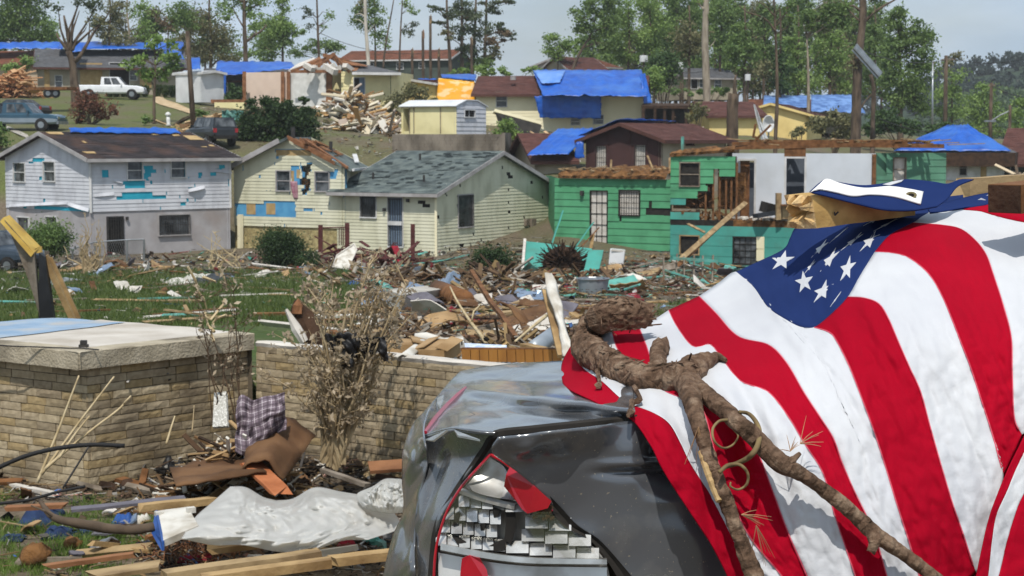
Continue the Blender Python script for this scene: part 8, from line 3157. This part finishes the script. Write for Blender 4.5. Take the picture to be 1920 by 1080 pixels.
def flag():
 t=thing('flag','large red white and blue flag draped over the wrecked grey car','flag',v3(CR+HD*1.4+WL*.6,5.3))
 def strip(left,right,top,bot,mat,nu=22,nv=90,off=0):
  g0=coons(left,right,top,bot,nu,nv)
  mb=MB()
  mb.grid([[P(x,y,fdepth(x,y,off))for x,y in row]for row in g0])
  o=mb.build('stripe',MATS[mat],t,smooth=True)
  solid(o,.003)
  return o
 end=lambda a,b:None
 strip(B0,B1,None,None,'flag_red')
 strip(B1,B2,None,None,'flag_white')
 strip(B2,B3,None,None,'flag_red')
 strip(B3,B4,None,None,'flag_white',26)
 strip(B4,B5,None,None,'flag_red')
 strip(B5,B6,T6,None,'flag_white',34)
 strip(B6,B7,T7,[(1740,1135),(1790,1105),(1829,1073)],'flag_red',30)
 strip(B7,B8b,T8,None,'flag_white',30)
 strip(B8a,B9,T9,[(1881,890),(1900,850),(1916,815)],'flag_red',30)
 strip(B9,B10,T10,[(1916,815),(1980,780),(2050,830)],'flag_white',30)
 strip([(1740,1135),(1740,1200)],[(2050,1135),(2050,1200)],[(1740,1135),(1829,1073),(1881,890),(1916,815),(2050,820)],None,'flag_red',30,30,.03)
 F1=[(1950,768),(1918,822),(1881,901),(1856,966),(1832,1072),(1818,1135)]
 F2=[(1962,790),(1922,844),(1889,917),(1865,978),(1852,1080),(1843,1135)]
 F3=[(1975,850),(1922,921),(1897,982),(1873,1076),(1860,1135)]
 F4=[(2060,860),(2060,1000),(2060,1135)]
 for a,b,m_ in((F1,F2,'flag_red'),(F2,F3,'flag_white'),(F3,F4,'flag_red')):
  strip(a,b,None,None,m_,14,50,-.05)
 strip([(1804,391),(1808,393)],[(2050,400),(2050,436)],[(1804,391),(1845,384),(1866,374),(1920,380),(2050,400)],[(1808,393),(1840,396),(1866,404),(1920,416),(2050,436)],'flag_red',24,6,-.012)
 mb=MB()
 for b in(B2,B3,B4,B5,B6,B7,B8a,B9):
  q=spline(b,80)
  mb.tube([P(x,y,fdepth(x,y,-.0048))for x,y in q[:-2]],.0016,4,cap=False)
 mb.one=True
 mb.build('seam',MATS['flag_seam'],t)
 low=[(1381,510),(1413,538),(1441,577),(1476,601),(1501,613),(1527,614),(1557,591),(1590,557),(1613,517),(1641,472),(1670,440),(1712,418),(1740,400),(1770,390),(1806,389)]
 upp=[(1381,510),(1420,492),(1469,468),(1482,446),(1492,428),(1520,420),(1580,410),(1648,395),(1712,384),(1760,372),(1806,366)]
 n=90
 a,b=spline(upp,n),spline(low,n)
 mb=MB()
 mb.grid([[P(*(a[i]*(1-k)+b[i]*k),fdepth(*(a[i]*(1-k)+b[i]*k),-.001))for k in np.linspace(0,1,26)]for i in range(n)])
 cn=mb.build('canton',MATS['flag_blue'],t,smooth=True)
 solid(cn,.003)
 mb=MB()
 g0=coons([(1740,392),(1744,400)],[(1866,360),(1866,380)],[(1740,392),(1780,378),(1830,366),(1866,360)],[(1744,400),(1806,391),(1845,385),(1866,380)],30,8)
 mb.grid([[P(x,y,fdepth(x,y,-.02))for x,y in r_]for r_ in g0])
 w_=mb.build('canton',MATS['flag_blue'],t,smooth=True)
 solid(w_,.003)
 ST=[((1467,489),(23,-4),(-3,19)),((1508,529),(17,-7),(5,20)),((1538,466),(14,-9),(-10,16)),((1543,546),(20,-10),(-4,20)),((1556,487),(17,-12),(-9,21)),((1589,504),(16,-8),(-3,24)),((1568,560),(8,-10),(-8,12)),((1574,440),(15,-12),(-13,12)),((1599,452),(18,-11),(-14,15)),((1631,452),(18,-9),(-9,19)),((1641,412),(18,-7),(-14,10)),((1664,420),(22,-10),(-16,10)),((1691,402),(22,-6),(-14,5)),((1716,392),(16,-4),(-8,4)),((1519,500),(9,-8),(-7,12))]
 for c,ax,ay in ST:
  mb=MB()
  pts=[]
  for k in range(10):
   r_=1.0 if k%2==0 else .40
   an=pi*k/5+.15
   x=c[0]+ax[0]*r_*sin(an)-ay[0]*r_*cos(an)
   y=c[1]+ax[1]*r_*sin(an)-ay[1]*r_*cos(an)
   pts.append(P(x,y,fdepth(x,y,-.006)))
  ce=P(*c,fdepth(*c,-.0065))
  vs=[ce]+pts
  fs=[(0,1+k,1+(k+1)%10)for k in range(10)]
  mb.add(vs,fs)
  o=mb.build('star',MATS['flag_white'],cn)
  solid(o,.002)
 mb=MB()
 g0=coons([(1494,424),(1470,466)],[(1640,400),(1600,424)],None,None,16,8)
 def flapd(x,y):
  return 4.42+.00120*(x-1500)+.0026*(372-y)+.010*nz3(x*.02,y*.05,4)
 g0=coons([(1518,359),(1524,362)],[(1826,337),(1796,350),(1778,372),(1757,388)],[(1518,359),(1534,345),(1550,336),(1571,342),(1617,348),(1659,344),(1698,337),(1747,341),(1775,345),(1800,337),(1826,337)],[(1524,362),(1566,372),(1613,384),(1660,394),(1712,395),(1757,388)],60,18)
 mb=MB()
 mb.grid([[P(x,y,flapd(x,y))for x,y in r_]for r_ in g0])
 fl=mb.build('canton',MATS['flag_blue'],t,smooth=True)
 solid(fl,.004)
 g0=coons([(1519,361),(1534,354)],[(1731,360),(1726,383)],[(1519,361),(1536,346),(1550,336),(1578,345),(1620,353),(1666,350),(1700,354),(1731,360)],[(1534,354),(1568,361),(1600,368),(1634,365),(1676,369),(1726,383)],50,8)
 mb=MB()
 mb.grid([[P(x,y,flapd(x,y)-.012)for x,y in r_]for r_ in g0])
 hd=mb.build('heading',M('heading_white',(.80,.79,.76),(.72,.71,.68),sc=6,rough=.85),t,smooth=True)
 solid(hd,.004)
 c=P(1708,366,flapd(1708,366)-.02)
 for nm,r0,r1,mt in(('grommet',.013,.007,M('brass',(.45,.36,.18),(.3,.23,.12),sc=30,rough=.35,metal=.9)),('grommet_hole',.007,.0,MATS['dark'])):
  mb=MB()
  vs,fs=[],[]
  for k in range(20):
   an=2*pi*k/20
   for r_ in(r0,r1):
    vs.append(c+V((cos(an)*r_*1.15,-.002 if nm=='grommet' else-.001,sin(an)*r_*.72)))
  for k in range(20):
   fs.append((2*k,2*k+1,(2*k+3)%40,(2*k+2)%40))
  mb.add(vs,fs)
  solid(mb.build(nm,mt,hd),.004)
 mb=MB()
 mb.add([P(x,y,flapd(x,y)-.008)for x,y in((1655,346),(1672,341),(1694,337),(1690,341),(1668,348))],[(0,1,2,3,4)])
 solid(mb.build('star',MATS['flag_white'],fl),.002)
 mb=MB()
 for x,y in((1840,374),(1856,366)):
  mb.add([P(x-9,y+2,fdepth(x,y,-.03)),P(x,y-3,fdepth(x,y,-.03)),P(x+9,y+1,fdepth(x,y,-.03)),P(x+2,y+4,fdepth(x,y,-.03))],[(0,1,2,3)])
 mb.one=True
 solid(mb.build('star',MATS['flag_white'],w_),.002)
flag()
M('lumber','#c8a566','#a9854c',sc=5,rough=.75,bump=.25,bsc=60,dirt='#7b5f3a',dsc=6,damt=.5,stretch=(.4,2.5,2.5),bdist=.005)
M('lumber_end','#d9bd8e','#b28d58',sc=20,rough=.9,bump=.8,bsc=60,bdist=.01)
def lumber():
 t=thing('lumber_beam','raw broken lumber beam sticking out under the blue flag flap','beam',P(1560,430,4.7))
 A0,A1=P(1500,397,4.52),P(1690,374,4.80)
 d=(A1-A0).normalized()
 up=V((0,0,1))
 sd_=d.cross(up).normalized()
 u=sd_.cross(d).normalized()
 mb=MB()
 g=[]
 prof=[(-.045,-.042),(-.0,-.044),(.045,-.042),(.047,.0),(.045,.042),(0,.044),(-.045,.042),(-.047,0),(-.045,-.042)]
 for k in range(14):
  c=A0.lerp(A1,k/13)
  g.append([c+sd_*(x+.001*nz3(k,i))+u*(y+.0015*nz3(k*1.3,i,4))-d*(.03*nz3(i*.8,3)if k==0 else 0)for i,(x,y)in enumerate(prof)])
 mb.grid(g)
 mb.build('timber',MATS['lumber'],t,smooth=False)
 mb=MB()
 cap=g[0][:8]
 ctr=sum((V(q)for q in cap),V((0,0,0)))/8
 vs=[ctr+d*.03]
 ring=[]
 for k in range(24):
  a,b=cap[int(k/3)%8],cap[(int(k/3)+1)%8]
  q=V(a).lerp(V(b),(k%3)/3)
  vs.append(q)
 for k in range(24):
  vs.append(ctr.lerp(vs[1+k],.55)-d*R.uniform(-.02,.045))
 fs=[(0,25+k,25+(k+1)%24)for k in range(24)]+[(1+k,1+(k+1)%24,25+(k+1)%24,25+k)for k in range(24)]
 mb.add(vs,fs)
 mb.build('torn_end',MATS['lumber_end'],t)
 mb=MB()
 for x0,y0,x1,y1 in((1565,404,1572,397),(1565,397,1565,404)):
  mb.tube([P(x0,y0,4.53),P(x1,y1,4.53)],.0022,4)
 mb.one=True
 mb.build('nail',MATS['iron'],t)
 plank('pale weathered board lying across the car roof behind the flap',(1790,362),(1990,350),.05,.085,'wood_pale',5.15,5.3,name='lumber_board',cat='board')
 t=thing('lumber_beam','dark weathered beam end entering at the right edge above the flag','beam',P(1900,400,4.5))
 mb=MB()
 A0,A1=P(1884,373,4.45),P(2060,352,4.7)
 mb.beam(A0,A1,.10,.072)
 o=mb.build('timber',MATS['wood_brown'],t)
 mb=MB()
 dd=(A1-A0).normalized()
 mb.beam(A0-dd*.004,A0+dd*.01,.096,.068)
 mb.build('sawn_end',MATS['wood_dark'],t)
lumber()
def m_bark():
 m,n,b=bsdf('log_bark')
 nn,ll=n.nodes.new,n.links.new
 co=nn('ShaderNodeTexCoord')
 z=nn('ShaderNodeTexNoise')
 z.inputs['Scale'].default_value=22
 z.inputs['Detail'].default_value=8
 z.inputs['Roughness'].default_value=.7
 vo=nn('ShaderNodeTexVoronoi')
 vo.inputs['Scale'].default_value=26
 vo.feature='DISTANCE_TO_EDGE'
 ll(co.outputs['Object'],z.inputs['Vector'])
 ll(co.outputs['Object'],vo.inputs['Vector'])
 r=nn('ShaderNodeValToRGB')
 e=r.color_ramp.elements
 e[0].position,e[0].color=.3,(.03,.02,.013,1)
 e[1].position,e[1].color=.72,(.36,.265,.185,1)
 x=e.new(.5)
 x.color=(.16,.10,.066,1)
 ll(z.outputs['Fac'],r.inputs['Fac'])
 ll(r.outputs['Color'],b.inputs['Base Color'])
 b.inputs['Roughness'].default_value=.95
 b.inputs['Specular IOR Level'].default_value=.1
 ad=nn('ShaderNodeMath')
 ad.operation='MULTIPLY_ADD'
 ad.inputs[1].default_value=.9
 ll(vo.outputs['Distance'],ad.inputs[0])
 ll(z.outputs['Fac'],ad.inputs[2])
 bp=nn('ShaderNodeBump')
 bp.inputs['Strength'].default_value=1
 bp.inputs['Distance'].default_value=.02
 ll(ad.outputs[0],bp.inputs['Height'])
 ll(bp.outputs['Normal'],b.inputs['Normal'])
 MATS['log_bark']=m
m_bark()
def bark_tube(mb,ctrl,n,seg=14,rough=.14,cap=True,tear=0):
 0
 q=spline([(x,y,o,r)for x,y,o,r in ctrl],n)
 pts,rad=[],[]
 for x,y,o,r in q:
  Y=fdepth(max(1060,min(2000,x)),y)if y>600 else 4.55
  Y=min(Y,4.75)
  rr=r*Y/F
  pts.append(P(x,y,Y-rr-o))
  rad.append(rr)
 k=len(pts)
 vs=[]
 pu=None
 for i in range(k):
  d=(pts[min(k-1,i+1)]-pts[max(0,i-1)]).normalized()
  if pu is None:
   pu=d.cross(V((.3,.9,.2))).normalized()
  pu=(pu-d*pu.dot(d)).normalized()
  w_=d.cross(pu)
  for j in range(seg):
   a=2*pi*j/seg
   o=pu*cos(a)+w_*sin(a)
   p=pts[i]+o*rad[i]
   f=1+rough*(nz3(p.x*28,p.y*28,p.z*28)+.9*nz3(p.x*80,p.y*80,p.z*80)-.9*abs(nz3(p.x*46,p.y*46,p.z*46+5)))+rough*.9*nz3(p.x*9,p.y*9,p.z*9)
   if(i in(0,k-1))and tear:
    p=p+d*(R.uniform(-1,1)*tear*rad[i])
   vs.append(pts[i]+(p-pts[i])*f)
 fs=[]
 for i in range(k-1):
  for j in range(seg):
   fs.append((i*seg+j,i*seg+(j+1)%seg,(i+1)*seg+(j+1)%seg,(i+1)*seg+j))
 b=len(vs)
 for e,i in((0,0),(1,k-1)):
  vs.append(pts[i]+(pts[i]-pts[1 if i==0 else k-2]).normalized()*-.3*rad[i])
  for j in range(seg):
   fs.append((i*seg+j,i*seg+(j+1)%seg,b+e))
 mb.add(vs,fs)
 return pts,rad
def log():
 t=thing('pine_log','broken pine branch with peeling bark lying across the flag and car trunk','branch',P(1200,720,4.0))
 mb=MB()
 bark_log=bark_tube(mb,[(1216,590,.0,22),(1190,590,.0,29),(1150,588,.0,29),(1118,604,.0,27),(1100,628,.02,25),(1104,656,.02,31),(1136,680,.03,30),(1180,702,.03,29),(1222,712,.03,27),(1262,708,.03,29),(1292,708,.03,31)],200,36,.15,tear=.5)
 mb.build('main_limb',MATS['log_bark'],t,smooth=False)
 mb=MB()
 bark_tube(mb,[(1232,712,.03,22),(1232,690,.035,18),(1234,668,.04,17),(1240,648,.045,18)],20,14,.16,tear=1.0)
 mb.build('branch_stub',MATS['log_bark'],t)
 mb=MB()
 bark_tube(mb,[(1284,706,.03,27),(1306,688,.035,24),(1328,676,.035,17),(1346,670,.035,10),(1362,676,.035,4)],26,14,.2,tear=.6)
 mb.build('branch_stub',MATS['log_bark'],t)
 mb=MB()
 bark_tube(mb,[(1290,712,.03,27),(1296,744,.035,19),(1308,790,.04,15),(1324,840,.04,14.5),(1340,886,.045,14),(1358,930,.045,14.5),(1378,985,.05,15),(1396,1030,.05,16),(1416,1085,.05,18),(1430,1130,.05,20)],170,24,.13)
 mb.build('lower_branch',MATS['log_bark'],t)
 mb=MB()
 bark_tube(mb,[(1300,724,.03,20),(1330,746,.05,17),(1366,776,.06,16),(1410,816,.065,17),(1450,856,.07,18),(1470,872,.07,19),(1510,894,.06,14),(1560,930,.05,13.5),(1610,972,.045,14),(1640,1000,.045,16),(1690,1036,.045,13.5),(1750,1080,.045,13),(1810,1130,.045,13)],190,24,.11)
 mb.build('right_branch',MATS['log_bark'],t)
 mb=MB()
 bark_tube(mb,[(1636,996,.06,14),(1640,1016,.075,12),(1634,1034,.085,9)],12,10,.15,tear=.4)
 mb.build('branch_stub',MATS['log_bark'],t)
 mb=MB()
 bark_tube(mb,[(1462,872,.08,12),(1482,866,.09,9),(1500,850,.095,4)],10,8,.2)
 mb.build('branch_stub',MATS['log_bark'],t)
 mb=MB()
 bark_tube(mb,[(1314,846,.052,7),(1330,892,.055,8),(1348,940,.055,6)],16,8,.1)
 mb.build('bare_wood',MATS['wood_yellow'],t)
 mb=MB()
 bark_tube(mb,[(1408,1068,.066,6),(1420,1092,.07,9),(1430,1125,.07,8)],12,8,.1)
 mb.build('bare_wood',MATS['wood_yellow'],t)
 mb=MB()
 pts,rad=bark_log
 for _ in range(190):
  i=R.randrange(2,len(pts)-2)
  d=(pts[i+1]-pts[i-1]).normalized()
  o=V((R.gauss(0,1),-abs(R.gauss(0,1))+.3,R.gauss(.3,1)))
  o=(o-d*o.dot(d)).normalized()
  p0=pts[i]+o*rad[i]*1.0
  l=R.uniform(.01,.045)
  tg=(d*R.gauss(0,1)+o.cross(d)*R.gauss(0,.35)).normalized()
  p1=p0+tg*l+o*R.uniform(-.002,.006)
  mb.beam(p0,p1,R.uniform(.002,.006),.0016,up=o,jag=.005)
 mb.one=True
 o=mb.build('bark_flakes',MATS['log_bark'],t)
 o['kind']='stuff'
 mb=MB()
 for pl in([(1186,752),(1184,762),(1182,775),(1178,780)],[(1120,695),(1124,716),(1122,724)],[(1190,726),(1200,745),(1196,752)]):
  mb.tube([P(x,y,fdepth(x,y)-.07)for x,y in pl],[.006,.005,.009,.004][:len(pl)],5,rough=.3)
 mb.one=True
 mb.build('bark_shred',MATS['log_bark'],t)
 mb=MB()
 for c,n_,ang,sp,l in(((1482,846),9,-1.2,.7,45),((1390,965),7,-.05,.25,60),((1418,985),6,1.4,.25,80),((1500,832),6,-.5,.3,70),((1310,800),5,1.5,.3,100)):
  for _ in range(n_):
   a=ang+R.gauss(0,sp)
   ll_=l*R.uniform(.5,1)
   p=[P(c[0]+cos(a)*ll_*k,c[1]+sin(a)*ll_*k+6*k*k,fdepth(c[0],c[1])-.085+.02*k)for k in(0,.5,1)]
   mb.tube(p,[.0009,.0008,.0004],4)
 mb.one=True
 o=mb.build('pine_needles',M('needle','#8f6a4c','#b3926f',sc=9,rough=.7),t)
 o['kind']='stuff'
 M('vine','#85734f','#5f5038',sc=12,rough=.85)
 v=thing('curled_vine','curled tan vine tendril looped round the two pine branches','vine',P(1380,840,3.66))
 def vine(pts,r):
  mb=MB()
  q=spline(pts,60)
  mb.tube([P(x,y,fdepth(x,y)-.105-.012*sin(i*.1))for i,(x,y)in enumerate(q)],r,8)
  return mb
 vine([(1386,772),(1404,776),(1418,792),(1424,812),(1420,836),(1406,856),(1384,868),(1360,876),(1350,886)],[.0035+.0025*sin(pi*i/59)for i in range(60)]).build('outer_curl',MATS['vine'],v,smooth=True)
 vine([(1366,787),(1348,790),(1336,806),(1340,828),(1356,840),(1374,834),(1384,818),(1376,806)],[.0034-.0016*i/59 for i in range(60)]).build('inner_curl',MATS['vine'],v,smooth=True)
 vine([(1348,886),(1366,872),(1388,872),(1402,888),(1400,908),(1384,918),(1370,912),(1370,904)],[.0046-.0026*i/59 for i in range(60)]).build('lower_curl',MATS['vine'],v,smooth=True)
log()
def haze():
 mb=MB()
 mb.box((60,440,32),(1500,1000,90))
 m=bpy.data.materials.new('air')
 m.use_nodes=True
 n=m.node_tree
 n.nodes.remove(n.nodes['Principled BSDF'])
 v=n.nodes.new('ShaderNodeVolumePrincipled')
 v.inputs['Color'].default_value=(.9,.95,1,1)
 v.inputs['Density'].default_value=.00022
 n.links.new(v.outputs[0],n.nodes['Material Output'].inputs['Volume'])
 o=mb.build('haze',m)
 kind(o,'stuff')
haze()
print('faces',sum(len(o.data.polygons)for o in bpy.data.objects if o.type=='MESH'))
